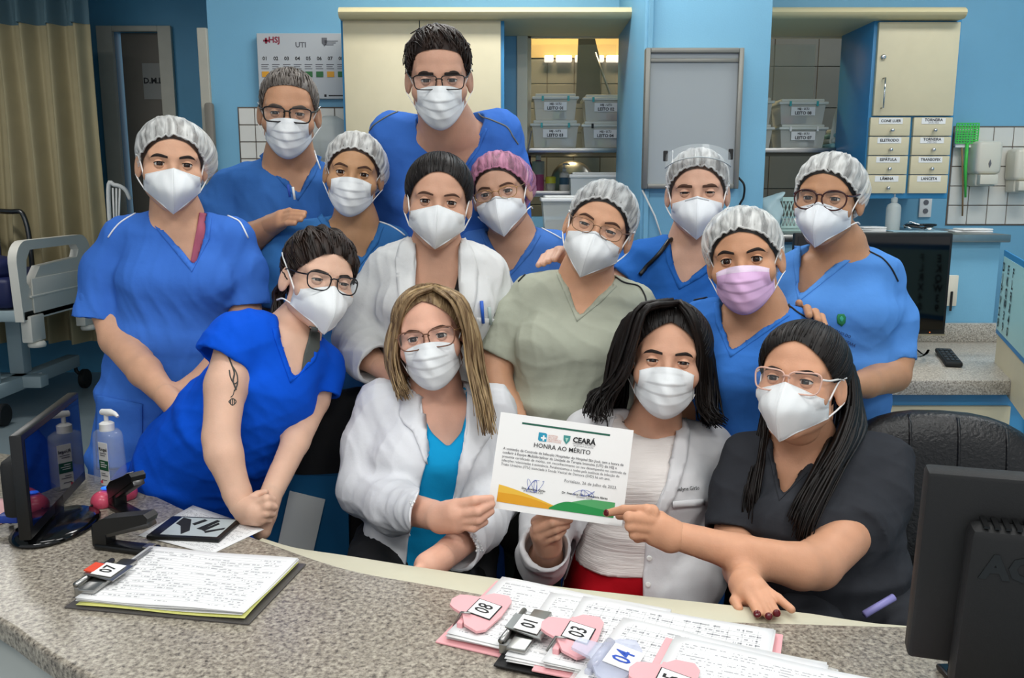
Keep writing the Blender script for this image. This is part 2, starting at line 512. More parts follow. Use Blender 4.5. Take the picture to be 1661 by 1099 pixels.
M_glasshaze = mat('window_glass_smeared', 'c8ccc2', 0.3, alpha=0.22, var=0.2, vscale=5)
M_paper = mat('paper_white', 'e8e8e6', 0.75)
M_ink = mat('ink_black', '1a1a1c', 0.7)
M_inkgrey = mat('ink_grey', '6a6a6e', 0.7)
M_inkblue = mat('ink_blue', '2a4fb0', 0.7)
M_teal = mat('teal_clip', '2ea7a8', 0.4)
M_lit = mat('fluorescent_diffuser', 'ffffff', 0.5, emis=3.0)

YB = 4.1          # face of the back wall
XC = W(343, 150, YB).x
fl = MB().box(-7, 4.5, -1.5, 8.2, -0.1, 0).build('floor', M_floor); tag(fl, 'grey blue vinyl floor of the ward', None, kind='structure')
ce = MB().box(-7, 4.5, -1.5, 8.2, CEIL, CEIL + 0.1).build('ceiling', M_ceil); tag(ce, 'white ceiling above the ward', None, kind='structure')

# back wall with two pass-through openings, built as blocks round them
def xat(px, Y=YB, py=200): return W(px, py, Y).x
def zat(py, Y=YB, px=830): return W(px, py, Y).z
OA = (xat(838), xat(1040), zat(352), zat(26)); OB = (xat(1215), xat(1396), zat(352), zat(26))
mb = MB(); T = 0.14
mb.box(XC, OA[0], YB, YB + T, 0, CEIL); mb.box(OA[1], OB[0], YB, YB + T, 0, CEIL); mb.box(OB[1], 4.5, YB, YB + T, 0, CEIL)
for o in (OA, OB):
    mb.box(o[0], o[1], YB, YB + T, 0, o[2]); mb.box(o[0], o[1], YB, YB + T, o[3], CEIL)
wb = mb.build('wall_back', M_blue); tag(wb, 'light blue wall behind the group', None, kind='structure')
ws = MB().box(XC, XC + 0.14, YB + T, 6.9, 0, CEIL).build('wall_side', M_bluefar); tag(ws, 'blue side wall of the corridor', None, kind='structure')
YF = 6.9
DX0, DX1, DZ = xat(196, YF), xat(268, YF), zat(52, YF)
mb = MB(); mb.box(-7, DX0, YF, YF + 0.14, 0, CEIL); mb.box(DX1, XC, YF, YF + 0.14, 0, CEIL); mb.box(DX0, DX1, YF, YF + 0.14, DZ, CEIL)
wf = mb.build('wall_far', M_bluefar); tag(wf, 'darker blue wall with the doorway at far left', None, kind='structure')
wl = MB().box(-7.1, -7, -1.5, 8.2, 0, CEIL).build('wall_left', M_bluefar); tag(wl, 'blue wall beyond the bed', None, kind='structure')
wr = MB().box(2.95, 3.05, 1.6, YB, 0, CEIL).build('wall_right', M_blue); tag(wr, 'blue wall at the right of the desk', None, kind='structure')
# wall tiles, each one a piece of the back wall
def tile_field(wall, px0, px1, py0, py1, nx, ny, Y, m, name='tile', gap=0.004, th=0.008):
    x0, x1 = xat(px0, Y, (py0 + py1) / 2), xat(px1, Y, (py0 + py1) / 2); z1, z0 = zat(py0, Y), zat(py1, Y)
    g = MB().box(x0 - gap, x1 + gap, Y - 0.003, Y, z0 - gap, z1 + gap).build('grout', M_grout, wall)
    w = (x1 - x0) / nx; h = (z1 - z0) / ny
    base = None
    for i in range(nx):
        for j in range(ny):
            if base is None:
                base = MB().box(-w / 2 + gap / 2, w / 2 - gap / 2, -th, 0, -h / 2 + gap / 2, h / 2 - gap / 2, 0.002).build(name, m, wall); o = base
            else:
                o = base.copy(); COL.objects.link(o)
            o.location = (x0 + (i + 0.5) * w, Y, z0 + (j + 0.5) * h)
tile_field(wb, 1541, 1700, 206, 364, 5, 5, YB, M_tile)
tile_field(wb, 392, 572, 175, 365, 7, 7, YB, M_tile)

# the room behind the openings
YI = 5.5
wi = MB().box(XC + 0.2, 3.0, YI + 0.01, YI + 0.1, 0, CEIL).build('wall_inner', M_grout); tag(wi, 'grey tiled wall of the room behind the hatches', None, kind='structure')
tile_field(wi, 800, 1060, 96, 370, 6, 7, YI, M_tilein, gap=0.005)
tile_field(wi, 1180, 1460, 40, 370, 4, 5, YI, M_tilein, gap=0.005)
box('wall_inner_warm', xat(800, YI), xat(1060, YI), YI - 0.012, YI, zat(94, YI), zat(20, YI), mat('inner_wall_warm', 'e2c48a', 0.6), None, 0)  # warm lamplight is put into this strip's colour
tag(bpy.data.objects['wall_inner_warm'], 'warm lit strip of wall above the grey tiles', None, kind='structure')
_l = area_light('hatch_room_light', (0.35, 5.0, 2.85), 0.5, 0.2, 16, (1.0, 0.78, 0.42))
_l2 = area_light('hatch_room_light_b', (1.9, 4.9, 2.85), 0.5, 0.2, 4, (0.95, 0.95, 0.9))

# window frames and panes of the two hatches
def hatch(n, x0, x1, z0, z1, label, glass):
    e = empty('window_%d' % n, ((x0 + x1) / 2, YB, z0), label, None, kind='structure')
    fw = 0.05
    mb = MB(); mb.box(x0, x0 + fw, YB - 0.012, YB + T, z0, z1, 0.004); mb.box(x1 - fw, x1, YB - 0.012, YB + T, z0, z1, 0.004)
    mb.box(x0 + fw, x1 - fw, YB - 0.012, YB + T, z1 - 0.06, z1, 0.004); mb.build('window_frame', M_winframe, e)
    zs = zat(238)
    mb = MB(); mb.box(x0 + fw, x0 + fw + 0.018, YB + 0.09, YB + 0.11, zs, z1 - 0.06); mb.box(x1 - fw - 0.018, x1 - fw, YB + 0.09, YB + 0.11, zs, z1 - 0.06)
    mb.box(x0 + fw, x1 - fw, YB + 0.09, YB + 0.11, z1 - 0.08, z1 - 0.06); mb.build('sash', M_winframe, e)
    MB().box(x0 + fw + 0.018, x1 - fw - 0.018, YB + T + 0.33, YB + T + 0.336, zs, z1 - 0.05).build('pane', glass, e)
    return e
h1 = hatch(1, *OA, 'left hatch window with beige frame above the box shelf', M_glass)
h2 = hatch(2, *OB, 'right hatch window with beige frame and smeared glass', M_glasshaze)
# steel shelves carrying the boxes
ZS = zat(240)
for o, lab in ((OA, 'steel shelf under the boxes in the left hatch'), (OB, 'steel shelf under the boxes in the right hatch')):
    s = MB().box(o[0] + 0.05, o[1] - 0.05, YB - 0.02, YB + 0.44, ZS - 0.022, ZS, 0.003).build('hatch_shelf', M_steel, None, angle=35)
    tag(s, lab, 'shelf')

# pillar
PXL, PXR, YP = W(1043, 150, 3.3).x, W(1247, 150, 3.3).x, 3.3
p = MB().box(PXL, PXR, YP, YB, 0, CEIL, 0.006).build('wall_pillar', M_blue, None, angle=35); tag(p, 'blue pillar between the two hatches', None, kind='structure')
MB().box(PXL + 0.012, PXL + 0.03, YP - 0.016, YP, 0.9, CEIL, 0.003).build('conduit', M_blue, p)

# cream moulding over the cabinets, in two lengths
def moulding(name, px0, px1, lab):
    Y = 3.66; x0, x1 = xat(px0, Y, 18), xat(px1, Y, 18); z1, z0 = zat(10, Y), zat(28, Y)
    c = (z0 + z1) / 2; h = (z1 - z0) / 2
    prof = [(0, -h), (-0.02, -h), (-0.035, -h * 0.5), (-0.04, 0), (-0.035, h * 0.5), (-0.02, h), (0, h)]
    vs = [(x, Y + 0.04 + a, c + b) for x in (x0, x1) for a, b in prof] ; n = len(prof)
    vs += [(x, YB - 0.001, c + b) for x in (x0, x1) for b in (-h, h)]
    fs = [(i, i + 1, n + i + 1, n + i) for i in range(n - 1)]
    fs += [tuple(range(n)) + (2 * n + 1, 2 * n), tuple(range(2 * n - 1, n - 1, -1)) + (2 * n + 2, 2 * n + 3)]
    fs += [(0, n, 2 * n + 2, 2 * n), (n - 1, 2 * n + 1, 2 * n + 3, 2 * n - 1)]
    o = MB().add(vs, fs).build(name, M_corn, None, angle=50); tag(o, lab, None, kind='structure')
moulding('trim_1', 548, 1030, 'cream rounded moulding above the left cabinet and hatch')
moulding('trim_2', 1252, 1570, 'cream rounded moulding above the right cabinet and hatch')

# left wall cabinet: blue carcass, two cream doors
YC = 3.74
e = empty('wall_cabinet', W(690, 330, YC), 'wide wall cabinet with two tall cream doors behind the tallest person', 'cabinet')
cx0, cx1, cz0, cz1 = xat(556, YC, 150), xat(818, YC, 150), zat(330, YC), zat(26, YC)
MB().box(cx0, cx1, YC, YB, cz0, cz1, 0.003).build('carcass', M_bluecab, e, angle=35)
mid = xat(683, YC, 150)
for a, b in ((cx0 + 0.012, mid - 0.0015), (mid + 0.0015, cx1 - 0.014)):
    MB().box(a, b, YC - 0.02, YC, cz0 + 0.01, cz1 - 0.02, 0.002).build('door', M_cream, e, angle=35)
# right wall cabinet: one door, eight drawers
e = empty('wall_cabinet', W(1480, 320, YC), 'wall cabinet with one cream door above eight small labelled drawers', 'cabinet')
cx0, cx1, cz0, cz1 = xat(1409, YC, 170), xat(1549, YC, 170), zat(322, YC), zat(28, YC)
MB().box(cx0, cx1, YC, YB, cz0, cz1, 0.003).build('carcass', M_bluecab, e, angle=35)
cab_x1 = cx1
dx0, dx1, dz0, dz1 = cx0 + 0.014, cx1 - 0.013, zat(188, YC), zat(37, YC)
d = MB().box(dx0, dx1, YC - 0.02, YC, dz0, dz1, 0.002).build('door', M_cream, e, angle=35)
MB().tube([(dx0 + 0.03, YC - 0.022, dz0 + 0.03), (dx0 + 0.03, YC - 0.045, dz0 + 0.03), (dx0 + 0.03, YC - 0.045, dz0 + 0.15), (dx0 + 0.03, YC - 0.022, dz0 + 0.15)], 0.0035).build('handle', M_chrome, d, True)
MB().lathe([(0.011, 0), (0.011, 0.008), (0.007, 0.012), (0.002, 0.012)], (dx0 + 0.024, YC - 0.02, dz0 + 0.235), 14, Matrix.Rotation(math.pi / 2, 4, 'X')).build('lock', M_chrome, d, True)
colsx = [(cx0 + 0.006, (cx0 + cx1) / 2 - 0.007), ((cx0 + cx1) / 2 + 0.007, cx1 - 0.012)]
names = [['CONE LUER', 'ELETRODO', 'ESPÁTULA', 'LÂMINA'], ['TORNEIRA', 'TORNEIRA', 'TRANSOFIX', 'LANCETA']]
sub = [['', '', '', ''], ['(DUAS VIAS)', '(TRÊS VIAS)', '', '']]
zt, zb = zat(190, YC), zat(314, YC); hz = (zt - zb) / 4
for ci in range(2):
    for r in range(4):
        x0, x1 = colsx[ci]; z1 = zt - r * hz - 0.002; z0 = zt - (r + 1) * hz + 0.002
        dr = MB().box(x0, x1, YC - 0.018, YC, z0, z1, 0.0015).build('drawer', M_cream, e, angle=35)
        xm = (x0 + x1) / 2
        MB().box(xm - 0.05, xm + 0.05, YC - 0.0195, YC - 0.018, z1 - 0.027, z1 - 0.003).build('paper_label', M_paper, dr)
        b = sub[ci][r]
        text(names[ci][r], 0.0155, M_ink, front_M(xm, YC - 0.0202, z1 - (0.011 if b else 0.015)), dr, bold=0.0004)
        if b: text(b, 0.008, M_inkgrey, front_M(xm, YC - 0.0202, z1 - 0.022), dr)
        if not (ci == 1 and r == 3):
            MB().lathe([(0.003, 0), (0.003, 0.01), (0.008, 0.014), (0.008, 0.02), (0.004, 0.024)], (xm + 0.003, YC - 0.018, z0 + 0.022), 12, Matrix.Rotation(math.pi / 2, 4, 'X')).build('knob', M_chrome, dr, True)

# whiteboard leaning off the pillar
e = empty('whiteboard', W(1125, 305, 3.27), 'blank whiteboard in a grey metal frame hung on the blue pillar', 'whiteboard')
c4 = [W(1050, 76, 3.26), W(1211, 79, 3.26), W(1194, 308, 3.26), W(1040, 304, 3.26)]
bx0, bx1 = (c4[0].x + c4[3].x) / 2, (c4[1].x + c4[2].x) / 2; bz0, bz1 = (c4[2].z + c4[3].z) / 2, (c4[0].z + c4[1].z) / 2
M_alu = mat('grey_aluminium', '85857f', 0.4, metal=0.6)
MB().box(bx0 + 0.008, bx1 - 0.008, 3.27, YP - 0.002, bz0 + 0.008, bz1 - 0.008).build('panel', mat('whiteboard_enamel', '9fa6a8', 0.25), e)
mb = MB(); f = 0.018
mb.box(bx0, bx0 + f, 3.255, YP - 0.001, bz0, bz1, 0.003); mb.box(bx1 - f, bx1, 3.255, YP - 0.001, bz0, bz1, 0.003)
mb.box(bx0 + f, bx1 - f, 3.255, YP - 0.001, bz0, bz0 + f, 0.003); mb.box(bx0 + f, bx1 - f, 3.255, YP - 0.001, bz1 - f, bz1, 0.003); mb.build('frame', M_alu, e, angle=35)
MB().box(bx0 + f, bx1 - f, 3.262, 3.27, bz1 - 0.05, bz1 - 0.036, 0.002, Matrix.Identity(4)).build('rail', M_alu, e, angle=35)
o = MB().tube(smooth_path([W(1198, 288, 3.28), W(1207, 300, 3.27), W(1206, 320, 3.28), W(1198, 342, 3.285), W(1196, 420, 3.285)], 20), 0.004).build('cable', M_blackm, None, True); tag(o, 'black cable looping down the pillar beside the whiteboard', 'cable')
o = MB().tube([W(1042, 308, 3.285), W(1062, 350, 3.285), W(1075, 390, 3.285)], 0.0035).build('cable', M_white, None, True); tag(o, 'white cable slanting down the pillar under the whiteboard', 'cable')

# poster board with coloured squares
YPb = 4.06
e = empty('notice_board', W(488, 160, YPb), 'white ward notice board with a row of coloured squares behind the grey-haired person', 'notice board')
x0, x1 = xat(418, YPb, 100), xat(560, YPb, 100); z0, z1 = zat(160, YPb), zat(54, YPb)
MB().box(x0, x1, YPb, YB - 0.002, z0, z1, 0.002).build('panel', mat('board_grey_white', 'b9bcbd', 0.5), e)
cols = ['d99a2b', '9a2f35', '9a2f35', '9a2f35', '2f6b3a', '2f6b3a', 'd99a2b', '2f6b3a']
for i in range(8):
    X = x0 + (x1 - x0) * (0.085 + i * 0.124)
    text('%02d' % (i + 1), 0.022, M_ink, front_M(X, YPb - 0.001, zat(95, YPb)), e, bold=0.0005)
    mb = MB()
    for k in range(3): mb.box(X - 0.018, X + 0.016 - 0.006 * (k % 2), YPb - 0.001, YPb, zat(104 + 3.4 * k, YPb), zat(105.2 + 3.4 * k, YPb))
    mb.build('print_lines', M_inkgrey, e)
    MB().box(X - 0.016, X + 0.016, YPb - 0.003, YPb, zat(125, YPb), zat(116, YPb)).build('colour_square', mat('square_' + cols[i], cols[i], 0.5), e)
text('UTI', 0.032, M_inkgrey, front_M(x0 + (x1 - x0) * 0.5, YPb - 0.001, zat(73, YPb)), e, bold=0.0008)
M_maroon = mat('ink_maroon', '8a2038', 0.6)
text('HSJ', 0.036, M_maroon, front_M(x0 + (x1 - x0) * 0.2, YPb - 0.001, zat(65, YPb)), e, bold=0.001)
MB().box(x0 + 0.03, x0 + 0.055, YPb - 0.002, YPb, zat(67.5, YPb), zat(64.5, YPb)).box(x0 + 0.038, x0 + 0.047, YPb - 0.002, YPb, zat(70.5, YPb), zat(61.5, YPb)).build('cross_mark', M_maroon, e)
MB().prism([(-0.012, 0.018), (0.012, 0.018), (0.012, -0.006), (0, -0.02), (-0.012, -0.006)], 0.001, front_M(x0 + (x1 - x0) * 0.77, YPb, zat(68, YPb))).build('crest', M_inkgrey, e)
for k in range(3): MB().box(x1 - 0.09, x1 - 0.03 - 0.01 * k, YPb - 0.001, YPb, zat(66 + 3 * k, YPb), zat(67.4 + 3 * k, YPb)).build('print_line', M_inkgrey, e)
MB().box(x1 - 0.10, x1 - 0.09, YPb - 0.001, YPb, zat(157, YPb), zat(153, YPb)).box(x1 - 0.08, x1 - 0.01, YPb - 0.001, YPb, zat(156, YPb), zat(154, YPb)).build('print_line', M_ink, e)
# sink basin cover / dispenser on the left tiles
o = MB().lathe([(0.05, 0), (0.09, 0.02), (0.1, 0.1), (0.085, 0.17), (0.03, 0.2)], W(538, 262, 4.0), 20).build('soap_dispenser', M_frost, None, True)
tag(o, 'translucent rounded dispenser on the tiles left of the cream cabinet', 'dispenser')

# far doorway at left
e = empty('door_1', (DX0, YF, 0), 'grey brown door standing ajar in the far doorway', None, kind='structure')
fx0, fx1, fz = xat(163, YF, 100), xat(283, YF, 100), zat(43, YF)
mb = MB(); mb.box(fx0, DX0, YF - 0.04, YF, 0, fz, 0.004); mb.box(DX1, fx1, YF - 0.04, YF, 0, fz, 0.004); mb.box(DX0, DX1, YF - 0.04, YF, DZ, fz, 0.004); mb.build('door_frame', M_trim, e)
M_door = mat('door_greybrown', '6d675d', 0.5, var=0.1, vscale=5)
MB().box(xat(206, YF + 0.05), DX1 + 0.01, YF + 0.05, YF + 0.09, 0.01, DZ + 0.03, 0.003).build('door_leaf', M_door, e)
MB().box(xat(186, YF + 0.9), xat(214, YF + 0.9), YF + 0.9, YF + 0.92, 0, zat(118, YF + 0.9), 0).build('dark_gap_panel', mat('brown_board', '5a3f2a', 0.7, var=0.3, vscale=3), e)
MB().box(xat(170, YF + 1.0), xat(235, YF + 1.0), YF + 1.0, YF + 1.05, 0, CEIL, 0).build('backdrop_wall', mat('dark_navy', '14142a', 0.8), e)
sg = MB().box(xat(233, YF), xat(263, YF), YF + 0.046, YF + 0.05, zat(160, YF), zat(101, YF)).build('door_sign', mat('sign_grey', '8d8d88', 0.6), e)
text('D.M.L', 0.06, M_ink, front_M(xat(249, YF), YF + 0.045, zat(130, YF)), sg, bold=0.002)
# jamb at the corner of the back wall
j = empty('trim_3', (XC, YB, 0), 'pale door jamb at the left end of the blue wall', None, kind='structure')
MB().box(XC - 0.045, XC, YB - 0.02, YB + 0.16, 0, zat(46), 0.004).build('jamb', M_trim, j)
MB().box(XC - 0.02, XC + 0.02, YB - 0.06, YB - 0.022, 0, zat(168), 0.012).build('guard_strip', mat('guard_grey', '7a756b', 0.5), j, angle=40)

# ceiling lamps
for (x, y, sx, sy, pw, where) in LAMPS:
    e = empty('ceiling_light', (x, y, CEIL), 'white fluorescent ceiling panel ' + where, 'ceiling light', 'ceiling lights')
    mb = MB(); b = 0.02
    mb.box(x - sx / 2 - b, x + sx / 2 + b, y - sy / 2 - b, y - sy / 2, CEIL - 0.06, CEIL); mb.box(x - sx / 2 - b, x + sx / 2 + b, y + sy / 2, y + sy / 2 + b, CEIL - 0.06, CEIL)
    mb.box(x - sx / 2 - b, x - sx / 2, y - sy / 2, y + sy / 2, CEIL - 0.06, CEIL); mb.box(x + sx / 2, x + sx / 2 + b, y - sy / 2, y + sy / 2, CEIL - 0.06, CEIL)
    mb.build('housing', M_white, e)
    MB().box(x - sx / 2, x + sx / 2, y - sy / 2, y + sy / 2, CEIL - 0.03, CEIL - 0.02).build('diffuser', M_lit, e)
    l = area_light('lamp', (x, y, CEIL - 0.065), sx, sy, pw, (1.0, 0.985, 0.95)); l.parent = e; l.matrix_parent_inverse = parent_world(e).inverted()

# ================================================================== BACKGROUND THINGS
random.seed(4)
# plastic boxes on the hatch shelves
def storage_box(px0, px1, py0, py1, num, Y, lab, clipcol, fill):
    cx, cy = (px0 + px1) / 2, (py0 + py1) / 2
    x0, x1 = W(px0, cy, Y).x, W(px1, cy, Y).x; z0, z1 = W(cx, py1, Y).z, W(cx, py0, Y).z
    e = empty('storage_box', ((x0 + x1) / 2, Y, z0), lab, 'storage box', 'bed supply boxes in the hatches')
    d = 0.16; ins = 0.016; zl = z1 - (z1 - z0) * 0.17
    v = []
    for z, i in ((z0, ins), (zl, 0.006)):
        v += [(x0 + i, Y + i, z), (x1 - i, Y + i, z), (x1 - i, Y + d - i, z), (x0 + i, Y + d - i, z)]
    MB().add(v, [(3, 2, 1, 0), (0, 1, 5, 4), (1, 2, 6, 5), (2, 3, 7, 6), (3, 0, 4, 7)]).build('body', M_frost, e)
    mb = MB(); mb.box(x0 - 0.003, x1 + 0.003, Y - 0.006, Y + d + 0.004, zl - 0.006, zl + 0.006, 0.003); mb.box(x0 + 0.012, x1 - 0.012, Y + 0.008, Y + d - 0.012, zl + 0.006, z1, 0.004)
    mb.build('lid', mat('lid_plastic', 'dfe3da', 0.35, alpha=0.85), e, angle=40)
    for t in (0.22, 0.78):
        X = x0 + (x1 - x0) * t
        MB().box(X - 0.005, X + 0.005, Y - 0.01, Y - 0.004, zl - 0.014, zl + 0.008, 0.001).build('clip', clipcol, e)
    xm = (x0 + x1) / 2; zm = z0 + (zl - z0) * 0.62; hw = (x1 - x0) * 0.25
    lb = MB().box(xm - hw, xm + hw, Y + 0.001, Y + 0.004, zm - 0.019, zm + 0.019).build('paper_label', M_paper, e)
    text('LEITO ' + num, 0.0195, M_ink, front_M(xm, Y + 0.0002, zm - 0.009), lb, bold=0.0006)
    text('HSJ - U.T.I', 0.0125, M_ink, front_M(xm, Y + 0.0002, zm + 0.010), lb, bold=0.0005)
    # contents seen through the plastic
    for k in range(3):
        a = x0 + 0.03 + random.random() * (x1 - x0 - 0.1)
        MB().box(a, a + 0.03 + 0.03 * random.random(), Y + 0.03, Y + 0.1, z0 + 0.006, z0 + 0.03 + 0.02 * random.random(), 0.006).build('content_pack', fill[k % len(fill)], e, angle=40)
Mg = mat('pack_green', 'c9d89a', 0.6); Mo = mat('pack_orange', 'c98f6d', 0.6); Mw = mat('pack_white', 'd5d8d5', 0.5); Mk = mat('pack_dark', '4a5160', 0.6); Mr = mat('pack_red', 'b05a52', 0.6)
Yx = 4.12
storage_box(861, 940, 194.5, 239, '03', Yx, 'clear box labelled LEITO 03, bottom left in the left hatch', M_teal, [Mw, Mg, Mw])
storage_box(944, 1020, 196, 239, '04', Yx, 'clear box labelled LEITO 04, bottom right in the left hatch', M_blackm, [Mg, Mw, Mw])
storage_box(864, 938, 151, 194.3, '01', Yx, 'clear box labelled LEITO 01, top left in the left hatch', M_teal, [Mw, Mg, Mw])
storage_box(946, 1020, 153, 195.8, '02', Yx, 'clear box labelled LEITO 02, top right in the left hatch', M_teal, [Mo, Mw, Mo])
storage_box(1264, 1342, 201.5, 240, '07', Yx, 'clear box labelled LEITO 07, lower one in the right hatch', M_white, [Mw, Mk, Mw])
storage_box(1264, 1342, 160, 201.3, '08', Yx, 'clear box labelled LEITO 08, upper one in the right hatch', M_teal, [Mk, Mr, Mk])
storage_box(1180, 1255, 201.5, 240, '05', Yx, 'clear box half hidden by the pillar edge in the right hatch, lower', M_teal, [Mw])
storage_box(1180, 1255, 158, 201.3, '06', Yx, 'clear box half hidden by the pillar edge in the right hatch, upper', M_teal, [Mw])

def blob(name, c, r, m, lab, cat, seed=1, amp=0.15, fr=40, parent=None, ex=2.0):
    """crumpled bag or cloth: a noisy ellipsoid with a flat underside"""
    rng = np.random.RandomState(seed); n1, n2 = 28, 18; vs = []; fs = []
    for j in range(n2 + 1):
        th = math.pi * j / n2
        for i in range(n1):
            ph = 2 * math.pi * i / n1
            d = np.array([math.sin(th) * math.cos(ph), math.sin(th) * math.sin(ph), math.cos(th)])
            k = 1 + amp * (math.sin(d[0] * 5 + seed) * math.sin(d[2] * 6 + seed * 2) + 0.5 * abs(math.sin(d[0] * 11 + d[2] * 9 + seed))) 
            p = d * np.array(r) * k; p[2] = max(p[2], -r[2] * 0.75)
            vs.append(tuple(np.array(c) + p + np.array([0, 0, r[2] * 0.75])))
    for j in range(n2):
        for i in range(n1): fs.append((j * n1 + i, j * n1 + (i + 1) % n1, (j + 1) * n1 + (i + 1) % n1, (j + 1) * n1 + i))
    o = MB().add(vs, fs).build(name, m, parent, True)
    if lab: tag(o, lab, cat)
    return o
# towels and wrapped packs on the right shelf
M_pack = mat('clear_wrap', 'd8dcd2', 0.25, alpha=0.75); M_tealcloth = mat('teal_cloth', '86b3b5', 0.8, bump=0.2, bscale=60)
e = empty('folded_cloths', W(1368, 240, 4.15), 'folded teal cloths beside the boxes in the right hatch', 'cloth')
for k in range(4):
    a = W(1345 + 4 * k, 240, 4.12); b = W(1388 - 2 * k, 240, 4.12)
    MB().box(a.x, b.x, 4.10 + 0.01 * k, 4.28, ZS + 0.024 * k, ZS + 0.024 * k + 0.022, 0.010).build('cloth_fold', M_tealcloth if k % 2 == 0 else M_pack, e, angle=50)
o = MB().add([W(1345, 232, 4.14), W(1352, 190, 4.16), W(1358, 172, 4.18), W(1366, 185, 4.16), W(1364, 220, 4.12), W(1350, 236, 4.12), W(1360, 186, 4.24), W(1350, 232, 4.24)],
             [(0, 1, 4, 5), (1, 2, 3), (1, 3, 4), (0, 7, 6, 1), (1, 6, 2), (2, 6, 3), (3, 6, 4), (4, 6, 7, 5), (0, 5, 7)]).build('wrapped_pack', M_pack); tag(o, 'clear wrapped pack standing left of the teal cloths', 'pack')
o = MB().add([W(1358, 214, 4.10), W(1375, 192, 4.10), W(1391, 174, 4.12), W(1388, 190, 4.10), W(1372, 212, 4.08), W(1380, 200, 4.2), W(1364, 222, 4.2)],
             [(0, 1, 4), (1, 2, 3), (1, 3, 4), (0, 6, 5, 1), (1, 5, 2), (2, 5, 3), (3, 5, 4), (4, 5, 6), (0, 4, 6)]).build('wrapped_pack', mat('white_wrap', 'e9ece6', 0.35)); tag(o, 'white pointed wrapped pack leaning above the teal cloths', 'pack')

# inner-room equipment seen through the left hatch: steel wedge lamp arm, and glowing strips as tube reflections
e = empty('exhaust_hood', W(950, 60, 5.2), 'dark steel hood hanging behind the glass of the left hatch', 'hood')
a = [W(938, 62, 5.1), W(962, 50, 5.1), W(972, 90, 5.1), W(975, 160, 5.1), W(934, 160, 5.1)]; b = [p + Vector((0.03, 0.3, 0)) for p in a]
n = 5
MB().add(a + b, [tuple(range(n)), tuple(range(2 * n - 1, n - 1, -1))] + [(i, i + n, (i + 1) % n + n, (i + 1) % n) for i in range(n)]).build('hood_body', mat('dark_steel', '5a5550', 0.35, metal=0.8), e)
MB().cyl(W(966, 85, 5.08), W(995, 170, 5.08), 0.006).build('pole', M_steel, e, True)
MB().cyl(W(955, 52, 5.2), Vector((W(955, 52, 5.2).x, 5.2, CEIL)), 0.012).build('hanger', M_steel, e, True)
e = empty('tube_reflection', W(950, 96, 5.45), 'row of white lit tubes on the tiles seen through the left hatch', 'light')
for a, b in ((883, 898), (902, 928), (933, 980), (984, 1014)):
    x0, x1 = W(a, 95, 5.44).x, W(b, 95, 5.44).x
    MB().box(x0, x1, 5.44, 5.48, W(950, 100, 5.44).z, W(950, 89, 5.44).z, 0.006).build('tube', mat('reflection_glow', 'fff4e0', 0.4, emis=1.1), e, angle=40)  # reflections of ceiling tubes in the glass, made as glowing strips; no lamp here

# ledge, its blue front and the desk
ZL = 1.30; YL = 3.42; LX0 = -1.2; LX1 = W(1641, 380, YL).x
e = empty('ledge', (1.0, YL, 0.9), 'steel topped blue ledge running along the back wall', 'ledge')
MB().box(LX0, PXL - 0.004, YL + 0.3, YB - 0.004, 0, ZL - 0.03, 0.003).box(PXR + 0.004, LX1 - 0.02, YL + 0.034, YB - 0.004, 0, ZL - 0.03, 0.003).build('ledge_front', M_blue, e, angle=35)
MB().box(PXR + 0.004, LX1, YL, YB - 0.01, ZL - 0.03, ZL, 0.004).build('ledge_top', M_steel, e, angle=35)
MB().box(LX0, PXL - 0.004, YL + 0.27, YB - 0.01, ZL - 0.03, ZL, 0.004).build('ledge_top', M_steel, e, angle=35)
M_granite = None
def granite(name='granite', base='b3aca0', dark='4f4a45', light='d8d2c6', sc=220):
    m = bpy.data.materials.new(name); m.use_nodes = True; nt = m.node_tree; N = nt.nodes; L = nt.links; b = N['Principled BSDF']
    tc = N.new('ShaderNodeTexCoord')
    n1 = N.new('ShaderNodeTexNoise'); n1.inputs['Scale'].default_value = sc; n1.inputs['Detail'].default_value = 6; n1.inputs['Roughness'].default_value = 0.7
    n2 = N.new('ShaderNodeTexVoronoi'); n2.inputs['Scale'].default_value = sc * 1.1
    n3 = N.new('ShaderNodeTexNoise'); n3.inputs['Scale'].default_value = 5
    for n in (n1, n2, n3): L.new(tc.outputs['Object'], n.inputs['Vector'])
    r = N.new('ShaderNodeValToRGB'); E = r.color_ramp.elements
    E[0].position = 0.33; E[0].color = lin(dark); E[1].position = 0.62; E[1].color = lin(light)
    q = E.new(0.47); q.color = lin(base)
    mx = N.new('ShaderNodeMix'); mx.data_type = 'RGBA'; mx.blend_type = 'MULTIPLY'; mx.inputs[0].default_value = 0.45
    r2 = N.new('ShaderNodeValToRGB'); r2.color_ramp.elements[0].color = lin('8c857a'); r2.color_ramp.elements[1].color = (1, 1, 1, 1)
    L.new(n1.outputs['Fac'], r.inputs['Fac']); L.new(n2.outputs['Color'], r2.inputs['Fac'])
    L.new(r.outputs['Color'], mx.inputs[6]); L.new(r2.outputs['Color'], mx.inputs[7])
    L.new(mx.outputs[2], b.inputs['Base Color'])
    b.inputs['Roughness'].default_value = 0.28; b.inputs['Specular IOR Level'].default_value = 0.45
    return m
M_granite = granite()
ZD = 0.87; YD0 = 2.72; DXa = 1.05; DXb = 2.9
e = empty('desk', (1.9, 3.0, 0), 'grey granite worktop desk with blue frame and cream doors at right', 'desk')
MB().box(DXa, DXb, YD0, YL + 0.03, ZD - 0.05, ZD, 0.006).build('worktop', M_granite, e, angle=35)
MB().box(DXa, W(1628, 560, YL).x, YL + 0.004, YL + 0.03, ZD, ZD + 0.075, 0.003).build('backsplash', M_granite, e, angle=35)
